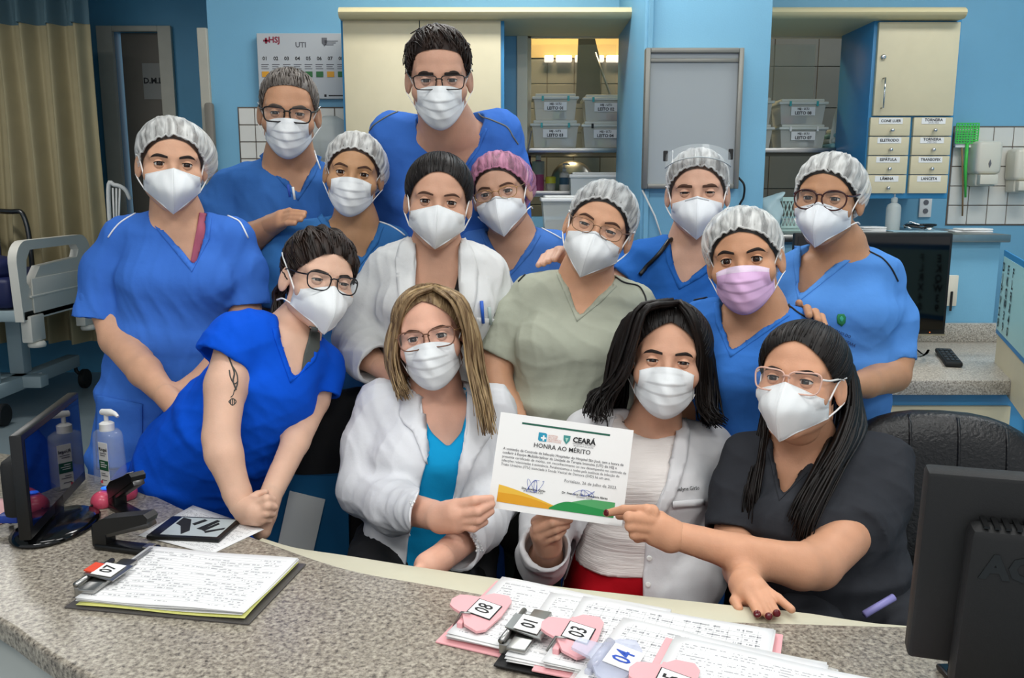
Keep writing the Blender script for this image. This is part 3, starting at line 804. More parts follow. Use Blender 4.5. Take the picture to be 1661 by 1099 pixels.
MB().box(DXa + 0.04, DXb, YD0 + 0.06, YL, 0.08, ZD - 0.05, 0.003).build('carcass', M_bluecab, e, angle=35)
xd = W(1637, 700, YD0 + 0.04).x
MB().box(W(1440, 700, YD0).x - 0.18, xd, YD0 + 0.042, YD0 + 0.06, 0.16, W(1560, 664, YD0).z, 0.003).build('door', M_cream, e, angle=35)
MB().box(xd + 0.06, DXb - 0.05, YD0 + 0.042, YD0 + 0.06, 0.16, W(1560, 664, YD0).z, 0.003).build('door', M_cream, e, angle=35)

# monitor on the desk
M_screen = mat('screen_black_gloss', '050506', 0.08, spec=0.6)
e = empty('computer_monitor', (W(1480, 545, 3.2).x, 3.2, ZD), 'flat black monitor switched off on the granite desk behind the group', 'monitor')
x0, x1 = W(1285, 460, 3.12).x, W(1540, 460, 3.12).x; z0, z1 = W(1480, 543, 3.12).z, W(1480, 378, 3.12).z
MB().box(x0, x1, 3.12, 3.15, z0, z1, 0.006).build('casing', M_blackm, e, angle=35)
MB().box(x0 + 0.012, x1 - 0.012, 3.1175, 3.121, z0 + 0.02, z1 - 0.012).build('screen', M_screen, e)
MB().box(x0, x1, 3.117, 3.12, z0 - 0.002, z0 + 0.004).build('chrome_strip', M_chrome, e)
MB().box((x0 + x1) / 2 - 0.05, (x0 + x1) / 2 + 0.05, 3.15, 3.20, ZD, z0 + 0.2, 0.01).build('stand', M_blackm, e, angle=35)
MB().box((x0 + x1) / 2 - 0.13, (x0 + x1) / 2 + 0.13, 3.06, 3.26, ZD, ZD + 0.012, 0.005).build('base', M_blackm, e, angle=35)
MB().box(x1 - 0.06, x1 - 0.056, 3.1165, 3.1175, z0 + 0.009, z0 + 0.012).build('power_light', mat('led_orange', 'e07030', 0.4, emis=1), e)
o = MB().tube(smooth_path([W(1478, 560, 3.2), W(1500, 556, 3.0), W(1508, 548, 3.1), W(1498, 565, 2.98), W(1478, 562, 2.95), W(1470, 568, 3.0)], 30), 0.004).build('cable', M_black, None, True)
for v in o.data.vertices: v.co.z = max(ZD + 0.004, min(v.co.z, ZD + 0.03))
tag(o, 'black monitor cable lying on the granite desk', 'cable')
o = empty('wall_switch', W(1550, 470, YL), 'cream wall switch plate behind the monitor', 'switch')
MB().box(W(1541, 470, YL).x, W(1557, 470, YL).x, YL + 0.015, YL + 0.03, W(1550, 497, YL).z, W(1550, 447, YL).z, 0.003).build('plate', M_whitew, o, angle=35)
MB().box(W(1545, 470, YL).x, W(1549, 470, YL).x, YL + 0.01, YL + 0.015, W(1550, 505, YL).z, W(1550, 473, YL).z, 0.002).build('plug', M_black, o)
# remote control
e = empty('remote_control', PZ(1536, 575, ZD), 'black handset remote lying on the granite desk', 'remote')
a = PZ(1530, 564, ZD + 0.02); b = PZ(1548, 587, ZD + 0.02); ax = (b - a).normalized(); L = (b - a).length
Mr_ = frame_M((a + b) / 2, ax, Vector((0, 0, 1)).cross(ax))
MB().box(-L / 2, L / 2, -0.028, 0.028, -0.018, 0.0, 0.006, Mr_).build('case', M_blackm, e, angle=40)
for i in range(5):
    for k in range(3): MB().box(-L * 0.38 + i * L * 0.17, -L * 0.38 + i * L * 0.17 + L * 0.1, -0.02 + k * 0.015, -0.01 + k * 0.015, 0.0, 0.003, 0.001, Mr_).build('button', mat('button_grey', '2b2c2e', 0.5), e)

# letter board beside the desk
e = empty('letter_board', W(1645, 480, 2.95), 'pale teal letter board with blue border standing at the right edge', 'letter board')
A = W(1629, 405, 3.0); Bp = W(1690, 440, 2.45); C = W(1690, 590, 2.45); Dp = W(1622, 540, 3.0)
xx = (Bp - A).normalized(); up = Vector((0, 0, 1)); Ml = frame_M(A, xx, up); Wd = (Bp - A).length; Hd = (A.z - Dp.z)
MB().box(0, Wd, -Hd, 0.0, -0.006, 0, 0.001, Ml).build('blue_border', mat('board_blue', '1f7fb8', 0.4), e)
MB().box(0.018, Wd - 0.03, -Hd + 0.018, -0.02, 0, 0.002, 0, Ml).build('panel', mat('board_teal', 'a8d5d2', 0.35), e)
rows = ['DEF', 'JKL', 'PQR', 'VWX', '234', '890']
for r, s_ in enumerate(rows):
    for k, ch in enumerate(s_):
        text(ch, 0.042, M_ink, Ml @ Matrix.Translation((0.045 + k * 0.085, -0.045 - r * (Hd - 0.06) / 6 - 0.01, 0.004)), e, bold=0.0012)
MB().box(0.0, Wd, -Hd - 0.16, -Hd, -0.02, -0.006, 0.002, Ml).build('stand_panel', M_cream, e)
MB().box(0.02, 0.05, -(A.z - ZD), -Hd - 0.15, -0.03, -0.01, 0.002, Ml).box(Wd - 0.08, Wd - 0.05, -(A.z - ZD), -Hd - 0.15, -0.03, -0.01, 0.002, Ml).build('leg', M_blackm, e)

# things on the ledge, right side
def pump_bottle(name, base, h, r, mbody, mpump, lab, cat='bottle', sq=False, labelm=None, yaw=0.0, rd=None):
    e = empty(name, base, lab, cat); b = Vector(base)
    R_ = Matrix.Rotation(yaw, 4, 'Z'); rd = rd or r
    if sq:
        T_ = Matrix.Translation(b) @ R_
        bm = MB(); 
        prof = [(0.97, 0), (1, 0.02), (1, 0.79), (0.95, 0.84), (0.6, 0.885), (0.32, 0.9)]
        vs = []; fs = []; n = 24
        for s_, z in prof:
            ex = 6 if z < 0.75 else 3
            for k in range(n):
                t = 2 * math.pi * k / n; c, s2 = math.cos(t), math.sin(t)
                q = (abs(c) ** ex + abs(s2) ** ex) ** (-1 / ex)
                vs.append(T_ @ Vector((r * s_ * q * c, (rd * s_ if s_ > 0.6 else r * s_) * q * s2, z * h * 0.8)))
        for i in range(len(prof) - 1):
            for k in range(n): fs.append((i * n + k, i * n + (k + 1) % n, (i + 1) * n + (k + 1) % n, (i + 1) * n + k))
        fs.append(tuple(range(n))[::-1]); bm.add(vs, fs); body = bm.build('bottle_body', mbody, e, angle=50)
    else:
        body = MB().lathe([(r * 0.95, 0), (r, 0.004), (r, h * 0.56), (r * 0.85, h * 0.63), (r * 0.4, h * 0.68), (r * 0.38, h * 0.72)], b, 24).build('bottle_body', mbody, e, angle=50)
    zc = h * 0.70
    pump = MB().lathe([(r * 0.46, zc), (r * 0.46, zc + h * 0.09), (r * 0.3, zc + h * 0.11), (r * 0.14, zc + h * 0.115), (r * 0.14, zc + h * 0.2)], b, 18)
    d = R_ @ Vector((1, 0, 0))
    pump.tube([b + Vector((0, 0, h * 0.925)) - d * r * 0.35, b + Vector((0, 0, h * 0.935)) + d * r * 0.4, b + Vector((0, 0, h * 0.93)) + d * r * 0.9, b + Vector((0, 0, h * 0.9)) + d * r * 1.15], [r * 0.2, r * 0.24, r * 0.14, r * 0.1], n=12)
    pump.build('pump', mpump, e, angle=50)
    return e
pump_bottle('spray_bottle', PZ(1447, 374, ZL), 0.175, 0.03, M_frost, M_frost, 'clear spray bottle standing on the ledge below the drawers')
e = empty('plastic_basket', W(1288, 360, 3.75), 'small pale green lattice basket on the ledge', 'basket')
bx0, bx1 = W(1268, 340, 3.72).x, W(1322, 340, 3.72).x; bz0, bz1 = ZL, W(1290, 320, 3.72).z
Mbk = mat('basket_mint', 'b9d6cf', 0.4)
mb = MB()
mb.box(bx0, bx1, 3.72, 3.9, bz0, bz0 + 0.012); 
for (a, b) in ((bz1 - 0.016, bz1), (bz0 + 0.012, bz0 + 0.022)):
    mb.box(bx0, bx1, 3.715, 3.723, a, b); mb.box(bx0, bx1, 3.897, 3.905, a, b); mb.box(bx0 - 0.004, bx0 + 0.004, 3.72, 3.9, a, b); mb.box(bx1 - 0.004, bx1 + 0.004, 3.72, 3.9, a, b)
mb.build('basket_rim', Mbk, e)
k = 9
for i in range(k):
    for s_ in (0, 1):
        a = bx0 + (bx1 - bx0) * i / k; b = bx0 + (bx1 - bx0) * (i + 1) / k
        MB().tube([(a if s_ else b, 3.719, bz0 + 0.02), (b if s_ else a, 3.719, (bz0 + bz1) / 2), (a if s_ else b, 3.719, bz1 - 0.014)], 0.0025, n=5).build('lattice_strand', Mbk, e)
MB().box(bx0 + 0.01, bx1 - 0.01, 3.735, 3.885, bz0 + 0.012, bz0 + 0.05, 0.01).build('content_pack', Mw, e, angle=40)
o = blob('plastic_bag', W(1246, 350, 3.62) - Vector((0, 0, W(1246, 350, 3.62).z - ZL)), (0.055, 0.05, 0.085), mat('blue_white_film', 'c6dfe2', 0.3, alpha=0.8), None, None, 3, 0.12)
tag(o, 'crumpled pale blue plastic bag on the ledge beside the pillar', 'bag')
b = o.data
for v in b.vertices:
    if v.co.z > ZL + 0.12: v.co.x += 0.05 * (v.co.z - ZL - 0.12) / 0.04; v.co.z += 0.01
o = empty('napkin_stack', PZ(1408, 375, ZL), 'small stack of white napkins on the ledge left of the spray bottle', 'napkins')
for k in range(3):
    c = PZ(1410, 375, ZL); MB().box(-0.055, 0.055, -0.04, 0.04, 0.007 * k, 0.007 * k + 0.006, 0.002, Matrix.Translation(c) @ Matrix.Rotation(0.1 * k, 4, 'Z')).build('napkin', M_paper, o)
e = empty('stethoscope', PZ(1490, 375, ZL), 'black stethoscope coiled on blue wrap on the ledge', 'stethoscope')
c = PZ(1492, 375, ZL) + Vector((0, 0, 0.004))
MB().tube([c + Vector((0.05 * math.cos(t) * (1 + 0.3 * math.sin(2.3 * t)), 0.035 * math.sin(t), 0.012 + 0.012 * abs(math.sin(t * 0.7)))) for t in np.linspace(0, 11, 60)], 0.004).build('tubing', M_black, e, True)
MB().tube([c + Vector((-0.05, -0.03, 0.008)), c + Vector((-0.07, 0.0, 0.02)), c + Vector((-0.03, 0.03, 0.035)), c + Vector((0.0, -0.02, 0.02))], 0.003).build('earpiece', M_chrome, e, True)
MB().lathe([(0.02, 0), (0.022, 0.006), (0.012, 0.014)], c + Vector((0.02, -0.04, 0.002)), 18).build('chest_piece', M_chrome, e, True)
o = MB().box(-0.12, 0.10, -0.05, 0.05, 0, 0.004, 0.002, Matrix.Translation(PZ(1490, 375.5, ZL)) @ Matrix.Rotation(-0.1, 4, 'Z')).build('wrap_sheet', mat('blue_wrap', 'b5d6e2', 0.4, alpha=0.8)); tag(o, 'pale blue wrap sheet under the stethoscope', 'wrap')
o = empty('cloth', PZ(1575, 376, ZL), 'crumpled white paper towels at the right end of the ledge', 'paper towel')
for k in range(2):
    MB().box(-0.07 + 0.02 * k, 0.08, -0.04, 0.04, 0.008 * k, 0.008 * k + 0.007, 0.003, Matrix.Translation(PZ(1572, 376, ZL)) @ Matrix.Rotation(-0.15 + 0.2 * k, 4, 'Z')).build('towel_fold', M_paper, o, angle=40)
# socket under the drawers
o = empty('power_socket', W(1500, 330, YB), 'white power socket plate under the drawer cabinet', 'socket')
MB().box(W(1490, 330, YB).x, W(1510, 330, YB).x, YB - 0.012, YB, W(1500, 352, YB).z, W(1500, 318, YB).z, 0.003).build('plate', M_white, o, angle=35)
for dz in (-0.02, 0.02): MB().lathe([(0.012, 0), (0.012, 0.003)], (W(1500, 330, YB).x, YB - 0.012, W(1500, 335, YB).z + dz), 14, Matrix.Rotation(math.pi / 2, 4, 'X')).build('outlet', M_inkgrey, o)
# soap dispenser and fly swatter on the right tiles
def dispenser(px0, px1, py0, py1, lab):
    Y = 3.99; x0, x1 = W(px0, 260, Y).x, W(px1, 260, Y).x; z0, z1 = W(1600, py1, Y).z, W(1600, py0, Y).z; xm = (x0 + x1) / 2; w = (x1 - x0) / 2; h = z1 - z0
    e = empty('soap_dispenser', (xm, Y, z0), lab, 'dispenser')
    mb = MB(); mb.box(xm - w, xm + w, Y, YB - 0.012, z0 + h * 0.27, z1, 0.018); mb.box(xm - w * 0.8, xm + w * 0.8, Y + 0.02, YB - 0.012, z0, z0 + h * 0.3, 0.01)
    mb.build('cover', M_whitew, e, angle=50)
    MB().box(xm - w * 0.7, xm + w * 0.7, Y - 0.008, Y + 0.03, z0 + h * 0.04, z0 + h * 0.26, 0.004).build('push_bar', M_whitew, e, angle=40)
    MB().prism([(-0.006, 0), (0, -0.018), (0.006, 0), (0, 0.018)], 0.003, front_M(xm, Y - 0.0005, z0 + h * 0.5)).build('level_window', M_inkgrey, e)
dispenser(1585, 1627, 228, 302, 'cream wall soap dispenser on the white tiles')
dispenser(1649, 1690, 240, 312, 'white wall dispenser cut by the right edge')
e = empty('fly_swatter', W(1567, 260, 4.05), 'bright green fly swatter hanging on the white tiles', 'swatter')
Mgn = mat('swatter_green', '4fd45a', 0.4, alpha=0.9)
hx0, hx1, hz0, hz1 = W(1551, 215, 4.05).x, W(1587, 215, 4.05).x, W(1568, 232, 4.05).z, W(1568, 200, 4.05).z
mb = MB()
for i in range(9):
    t = i / 8; x = hx0 + (hx1 - hx0) * t; mb.box(x - 0.0025, x + 0.0025, 4.048, 4.052, hz0, hz1); z = hz0 + (hz1 - hz0) * t; mb.box(hx0, hx1, 4.047, 4.053, z - 0.0025, z + 0.0025)
mb.build('swatter_head', Mgn, e)
MB().tube([W(1569, 232, 4.05), W(1566, 270, 4.05), W(1566, 320, 4.05)], [0.008, 0.008, 0.005]).build('handle', Mgn, e, True)
MB().tube([W(1560, 233, 4.06), W(1562, 300, 4.06), W(1561, 350, 4.06)], 0.004).build('stick', mat('stick_brown', '9a7b55', 0.7), e, True)
MB().box(W(1549, 236, 4.06).x, W(1582, 236, 4.06).x, 4.055, 4.06, W(1568, 239, 4.06).z, W(1568, 232, 4.06).z).build('tape', M_paper, e)
o = MB().lathe([(0.01, 0), (0.012, 0.03), (0.008, 0.06), (0.006, 0.12), (0.003, 0.13)], Vector((cab_x1 + 0.013, 3.9, W(1536, 312, 3.95).z)), 10).build('hanging_marker', mat('marker_yellow', 'd8c23a', 0.5), None, True); tag(o, 'yellow marker hanging beside the drawer cabinet', 'marker')

# things in the left hatch below the boxes, on an inner steel counter
ZI = zat(309, 4.45)
o = MB().box(OA[0] - 0.05, OA[1] + 0.05, 4.26, 4.9, ZI - 0.03, ZI, 0.003).build('inner_counter', M_steel, None, angle=35); tag(o, 'steel counter with bottles seen through the left hatch', 'counter')
def bot(name, px, prof, m, lab, capm=None, Y=4.42):
    b = W(px, 309, Y); b.z = ZI
    e = empty(name, b, lab, 'bottle'); MB().lathe(prof, b, 20).build('bottle_body', m, e, angle=50)
    r, z = prof[-1]
    MB().lathe([(r * 1.1, z), (r * 1.1, z + 0.03), (r * 0.8, z + 0.034)], b, 16).build('cap', capm or M_white, e, angle=50)
    return b, e
b, e = bot('lotion_bottle', 873, [(0.028, 0), (0.03, 0.01), (0.028, 0.09), (0.03, 0.13), (0.018, 0.145), (0.012, 0.15)], mat('lotion_pink', 'b34f86', 0.35), 'pink lotion bottle with pale cap beside the pink hair net')
MB().lathe([(0.0295, 0), (0.0312, 0.02), (0.0312, 0.06), (0.0295, 0.065)], b + Vector((0, 0, 0.08)), 20).build('bottle_label', mat('label_grey', 'a9b0aa', 0.5), e)
b, e = bot('lotion_bottle', 858, [(0.02, 0), (0.022, 0.01), (0.022, 0.12), (0.012, 0.14), (0.009, 0.15)], mat('bottle_purple', '4a2a6a', 0.35), 'dark purple bottle behind the pink lotion bottle', Y=4.5, capm=mat('cap_purple', '3a2055', 0.4))
b, e = bot('specimen_cup', 893, [(0.02, 0), (0.023, 0.004), (0.024, 0.036)], M_frost, 'small specimen cup with yellow lid on the steel counter', mat('lid_yellow', 'dfe04a', 0.4))
bb = W(915, 309, 4.4); bb.z = ZI
e = pump_bottle('pump_bottle', bb, 0.14, 0.024, M_white, M_white, 'small white pump bottle with blue label in the left hatch')
MB().lathe([(0.0245, 0.03), (0.0245, 0.065)], bb, 20).build('bottle_label', mat('label_navy', '3f6a86', 0.5), e)
e = empty('sink_bowl', W(925, 300, 4.75), 'round steel bowl propped behind the bottles in the left hatch', 'bowl')
Rb = Matrix.Rotation(math.radians(75), 4, 'X')
MB().lathe([(0.02, 0.05), (0.08, 0.035), (0.105, 0.0), (0.115, 0.0), (0.11, 0.01), (0.085, 0.045), (0.02, 0.06)], W(928, 300, 4.7) + Vector((0, 0, 0.02)), 32, Rb).build('bowl', M_steel, e, True)
def tub(px0, px1, py0, py1, Y, lab, mbod, z0=None, dp=0.2):
    x0, x1 = W(px0, py1, Y).x, W(px1, py1, Y).x; zt = W(px0, py0, Y).z; zb = W(px0, py1, Y).z if z0 is None else z0
    e = empty('plastic_tub', ((x0 + x1) / 2, Y, zb), lab, 'tub'); i = 0.012
    zl = zt - 0.022
    v = [(x0 + i, Y + i, zb), (x1 - i, Y + i, zb), (x1 - i, Y + dp - i, zb), (x0 + i, Y + dp - i, zb), (x0, Y, zl), (x1, Y, zl), (x1, Y + dp, zl), (x0, Y + dp, zl)]
    MB().add(v, [(3, 2, 1, 0), (0, 1, 5, 4), (1, 2, 6, 5), (2, 3, 7, 6), (3, 0, 4, 7)]).build('body', mbod, e)
    MB().box(x0 - 0.006, x1 + 0.006, Y - 0.006, Y + dp + 0.006, zl - 0.004, zl + 0.012, 0.004).box(x0 + 0.01, x1 - 0.01, Y + 0.01, Y + dp - 0.01, zl + 0.012, zt, 0.004).build('lid', M_white, e, angle=40)
    return e
tub(925, 1022, 279, 318, 4.13, 'white lidded plastic tub on the ledge left of the pillar', mat('tub_white', 'd4d8d6', 0.35, alpha=0.9), ZL, 0.12)
e = tub(880, 940, 317, 350, 3.78, 'flat clear tub with white lid on the ledge behind the pink hair net', M_frost, ZL, 0.22)
c = W(908, 340, 3.8)
MB().box(c.x - 0.06, c.x + 0.06, 3.81, 3.95, ZL + 0.004, ZL + 0.04, 0.012).build('content_pack', mat('dark_tubing', '3c4450', 0.5), e, angle=40)
o = MB().tube(smooth_path([W(862, 212, 4.09), W(858, 235, 4.07), W(850, 262, 4.07), W(845, 300, 4.1)], 14), 0.003).build('cable', M_inkgrey, None, True); tag(o, 'thin grey cord hanging from the box shelf', 'cord')

# ================================================================== BED BAY (left)
M_cur = mat('curtain_beige', 'a99e7c', 0.85, bump=0.15, bscale=300, var=0.08, vscale=6)
M_net = mat('curtain_mesh', '6f8d97', 0.8, alpha=0.55)
def curtain(px0, px1, Y, lab):
    x0, x1 = W(px0, 200, Y).x, W(px1, 200, Y).x; zt = CEIL - 0.05; zm = W(80, 40, Y).z
    e = empty('curtain', ((x0 + x1) / 2, Y, 0.4), lab, 'curtain')
    n = 220
    def sheet(za, zb, rows, name, m, th=0.004):
        vs = []
        for s_ in (0, th):
            for j in range(rows + 1):
                t = j / rows; z = za + (zb - za) * t
                for i in range(n + 1):
                    u = i / n
                    fold = 0.075 * math.sin(u * 44 + 0.8 * math.sin(u * 9)) + 0.03 * math.sin(u * 97 + 1.3) + 0.02 * math.sin(u * 20 + z * 1.5)
                    xx_ = x0 + (x1 - x0) * u + 0.03 * math.sin(z * 2 + u * 7) * (1 - u)
                    vs.append((xx_, Y + fold * (0.7 + 0.3 * (1 - t)) + s_, z))
        fs = []; m_ = (rows + 1) * (n + 1)
        for j in range(rows):
            for i in range(n):
                a = j * (n + 1) + i; fs += [(a, a + 1, a + n + 2, a + n + 1), (m_ + a, m_ + a + n + 1, m_ + a + n + 2, m_ + a + 1)]
        MB().add(vs, fs).build(name, m, e, True)
    sheet(0.35, zm, 10, 'drape', M_cur); sheet(zm, zt, 3, 'mesh_top', M_net)
    MB().tube([(x0 - 0.1, Y, zt + 0.02), (x1 + 0.05, Y, zt + 0.02)], 0.012).build('rail', M_steel, e, True)
curtain(-160, 160, 6.35, 'beige ward curtain with mesh top hanging at far left')
# hospital bed
XB = -3.03
e = empty('hospital_bed', (XB - 1.0, 5.8, 0), 'hospital bed with white end board and dark blue mattress at far left', 'bed')
M_bedw = mat('bed_white_plastic', 'e4e1d6', 0.4)
y0b, y1b = 5.28, 6.22; z0b, z1b = 0.66, 1.16
# end board: rounded plate with a hand slot
def board():
    out = []; r = 0.13
    for cx_, cz_, a0 in ((y1b - r, z1b - r, 0), (y0b + r, z1b - r, 90)):
        out += [(cx_ + r * math.cos(math.radians(a0 + t)), cz_ + r * math.sin(math.radians(a0 + t))) for t in range(0, 91, 15)]
    out += [(y0b + 0.02, z0b), (y1b - 0.02, z0b)]
    return out
ol = board(); bm = bmesh.new(); hole = [(y0b + 0.16, z1b - 0.06), (y1b - 0.2, z1b - 0.06), (y1b - 0.17, z1b - 0.1), (y1b - 0.2, z1b - 0.15), (y0b + 0.26, z1b - 0.17), (y0b + 0.12, z1b - 0.3), (y0b + 0.09, z1b - 0.26), (y0b + 0.11, z1b - 0.12)]
pts = [Vector(p) for p in ol + hole]; n1 = len(ol); n2 = len(hole)
ed = [(i, (i + 1) % n1) for i in range(n1)] + [(n1 + i, n1 + (i + 1) % n2) for i in range(n2)]
vv, ee, ff, *_r = geometry.delaunay_2d_cdt(pts, ed, [], 1, 1e-5)
def inpoly(p, poly):
    c = False
    for i in range(len(poly)):
        a, b_ = poly[i], poly[(i + 1) % len(poly)]
        if (a[1] > p[1]) != (b_[1] > p[1]) and p[0] < (b_[0] - a[0]) * (p[1] - a[1]) / (b_[1] - a[1]) + a[0]: c = not c
    return c
ff = [f for f in ff if not inpoly(((vv[f[0]].x + vv[f[1]].x + vv[f[2]].x) / 3, (vv[f[0]].y + vv[f[1]].y + vv[f[2]].y) / 3), hole)]
m = len(vv); th = 0.055
vs = [(XB, v.x, v.y) for v in vv] + [(XB - th, v.x, v.y) for v in vv]
fs = [tuple(f) for f in ff] + [tuple(i + m for i in f[::-1]) for f in ff]
es = {(f[i], f[(i + 1) % len(f)]) for f in ff for i in range(len(f))}
fs += [(a, a + m, b_ + m, b_) for a, b_ in es if (b_, a) not in es]
MB().add(vs, fs).build('end_board', M_bedw, e, angle=40)
MB().box(XB, XB + 0.012, y0b + 0.13, y1b - 0.1, z0b + 0.04, z1b - 0.24, 0.01).box(XB, XB + 0.018, y0b + 0.1, y1b - 0.08, z0b + 0.14, z0b + 0.155, 0.004).build('board_panel', M_bedw, e, angle=40)
for y_ in (y0b + 0.06, y1b - 0.2):
    MB().box(XB - 0.05, XB + 0.02, y_, y_ + 0.16, z0b - 0.14, z0b + 0.03, 0.01).build('bracket', M_bedw, e, angle=40)
    MB().lathe([(0.05, 0), (0.055, 0.015), (0.045, 0.035)], (XB, y_ + 0.08, z0b - 0.175), 18).build('bumper', M_bedw, e, True)
M_matt = mat('mattress_navy', '161f4e', 0.5, bump=0.1, bscale=30)
MB().box(XB - 2.0, XB - 0.07, y0b + 0.02, y1b - 0.02, 0.74, 0.93, 0.04).build('mattress', M_matt, e, angle=60)
blob('pillow', (XB - 0.45, 5.5, 0.90), (0.34, 0.22, 0.10), M_matt, None, None, 7, 0.05, parent=e)
M_bedf = mat('bed_frame_grey', '9fb0b5', 0.4)
MB().box(XB - 2.0, XB, y0b + 0.02, y1b - 0.02, 0.66, 0.73, 0.01).build('platform', M_bedf, e, angle=40)
MB().box(XB - 0.32, XB - 0.22, y0b - 0.05, y1b + 0.15, 0.16, 0.25, 0.008).build('base_bar', M_bedf, e, angle=40)
MB().box(XB - 1.9, XB - 0.1, 5.6, 5.7, 0.17, 0.25, 0.008).build('base_bar', M_bedf, e, angle=40)
MB().box(XB - 0.35, XB - 0.25, 5.68, 5.78, 0.25, 0.67, 0.008).build('lift_leg', M_bedf, e, angle=40)
MB().box(XB - 0.30, XB - 0.24, 5.35, 5.40, 0.25, 0.67, 0.006).build('lift_leg', M_bedf, e, angle=40)
MB().box(XB - 0.22, XB - 0.216, 5.75, 5.83, 0.19, 0.23).build('rating_plate', M_paper, e)
for y_ in (y0b - 0.0, y1b + 0.12):
    c = MB().lathe([(0.02, -0.02), (0.065, -0.022), (0.072, -0.015), (0.072, 0.015), (0.065, 0.022), (0.02, 0.02)], (XB - 0.18, y_, 0.073), 24, Matrix.Rotation(math.pi / 2, 4, 'Y')).build('caster', M_blackm, e, angle=40)
    MB().tube([(XB - 0.25, y_, 0.2), (XB - 0.24, y_, 0.13), (XB - 0.18, y_, 0.075)], 0.014).build('caster_fork', M_blackm, c, True)
MB().tube(smooth_path([(XB - 1.3, 6.13, 0.86), (XB - 1.28, 6.14, 1.24), (XB - 1.15, 6.14, 1.32), (XB - 0.55, 6.14, 1.32), (XB - 0.40, 6.14, 1.25), (XB - 0.38, 6.13, 0.7)], 40), 0.018).build('bed_rail', mat('dark_chrome', '5a5a5a', 0.25, metal=0.9), e, True)
MB().tube([(XB - 0.60, 6.13, 0.92), (XB - 0.60, 6.14, 1.31)], 0.012).build('rail_post', M_chrome, e, True)
o = MB().tube([Vector((-3.73 + 0.10 * math.cos(t), 6.08 - 0.003 * t, 1.17 + 0.13 * math.sin(t))) for t in np.linspace(0, 19, 70)], 0.009).build('oxygen_hose', mat('hose_yellow', 'c9a428', 0.45), None, True)
tag(o, 'coiled yellow hose hanging on the bed rail', 'hose')
# plastic chair behind the curtain end
e = empty('plastic_chair', W(187, 480, 6.2), 'white plastic chair back standing by the far doorway', 'chair')
e.location.z = 0
xm = W(187, 310, 6.2).x; zc = W(187, 300, 6.2).z
MB().tube(smooth_path([(xm - 0.06, 6.2, zc - 0.75), (xm - 0.05, 6.2, zc - 0.05), (xm, 6.2, zc), (xm + 0.06, 6.22, zc - 0.03), (xm + 0.08, 6.25, zc - 0.1)], 24), 0.015).build('back_frame', M_white, e, True)
for k in range(3): MB().tube([(xm - 0.02 + 0.025 * k, 6.21, zc - 0.02), (xm - 0.035 + 0.012 * k, 6.21, zc - 0.4)], 0.007).build('slat', M_white, e, True)
MB().box(xm - 0.08, xm + 0.34, 6.2, 6.6, zc - 0.46, zc - 0.43, 0.01).build('seat', M_white, e, angle=40)
for a in (xm - 0.06, xm + 0.32):
    for b_ in (6.22, 6.58): MB().cyl((a, b_, 0), (a, b_, zc - 0.45), 0.018, 0.022).build('leg', M_white, e, True)

# ================================================================== PEOPLE: builders
def head_field(ears=True):
    f = Field((-0.105, -0.13, -0.15), (0.105, 0.14, 0.14), 0.0035)
    f.ell((0, -0.016, 0.028), (0.072, 0.093, 0.078), k=0.0)
    f.ell((0, 0.022, -0.024), (0.058, 0.068, 0.080), k=0.035)
    f.ell((0, 0.02, 0.040), (0.063, 0.066, 0.056), k=0.02)
    for s in (-1, 1):
        f.rc((s * 0.046, 0.0, -0.062), (s * 0.014, 0.064, -0.092), 0.017, 0.016, k=0.03)
        f.ell((s * 0.042, 0.054, -0.03), (0.026, 0.026, 0.024), k=0.02)
        f.rc((s * 0.012, 0.083, 0.017), (s * 0.046, 0.066, 0.018), 0.011, 0.009, k=0.014)
    f.ell((0, 0.068, -0.094), (0.022, 0.02, 0.016), k=0.02)
    for s in (-1, 1): f.ell((s * 0.031, 0.100, -0.001), (0.021, 0.0185, 0.0145), k=0.012, op='sub')
    f.rc((0, 0.083, 0.008), (0, 0.107, -0.040), 0.0075, 0.0115, k=0.010)
    for s in (-1, 1): f.ell((s * 0.0125, 0.096, -0.043), (0.008, 0.010, 0.008), k=0.006)
    f.ell((0, 0.083, -0.063), (0.022, 0.012, 0.006), k=0.006); f.ell((0, 0.083, -0.073), (0.019, 0.012, 0.007), k=0.006)
    f.rc((0, -0.02, -0.05), (0, -0.028, -0.085), 0.048, 0.046, k=0.02)
    if ears:
        for s in (-1, 1):
            R_ = Matrix.Rotation(s * math.radians(24), 4, 'Z') @ Matrix.Rotation(math.radians(-10), 4, 'X')
            f.ell((s * 0.0775, -0.006, -0.010), (0.0065, 0.018, 0.031), R_, k=0.006)
            f.ell((s * 0.086, -0.002, -0.006), (0.0065, 0.0105, 0.019), R_, k=0.004, op='sub')
    return f
_V, _Q = head_field(True).mesh(); HEAD_V = relax(_V, _Q, 1, 0.4); HEAD_Q = _Q
_v2, _q2 = head_field(False).mesh(); HEAD_BVH = bvh_of(_v2, _q2)
def hsnap(x, z, off=0.0):
    h = HEAD_BVH.ray_cast(Vector((x, 0.3, z)), Vector((0, -1, 0)))
    return (h[0] + Vector((0, off, 0))) if h[0] is not None else Vector((x, 0.05, z))
C0 = Vector((0, -0.012, 0.015)); AXN = Vector((0, -0.72, 0.69)).normalized(); AXE = Vector((1, 0, 0)); AXF = AXN.cross(AXE)
def hrad(d):
    h = HEAD_BVH.ray_cast(C0 + d * 0.3, -d)
    return (h[0] - C0).length if h[0] is not None else 0.09
def pol(p):
    d = (Vector(p) - C0).normalized(); return math.atan2(d.dot(AXF), d.dot(AXE)), math.acos(max(-1, min(1, d.dot(AXN))))
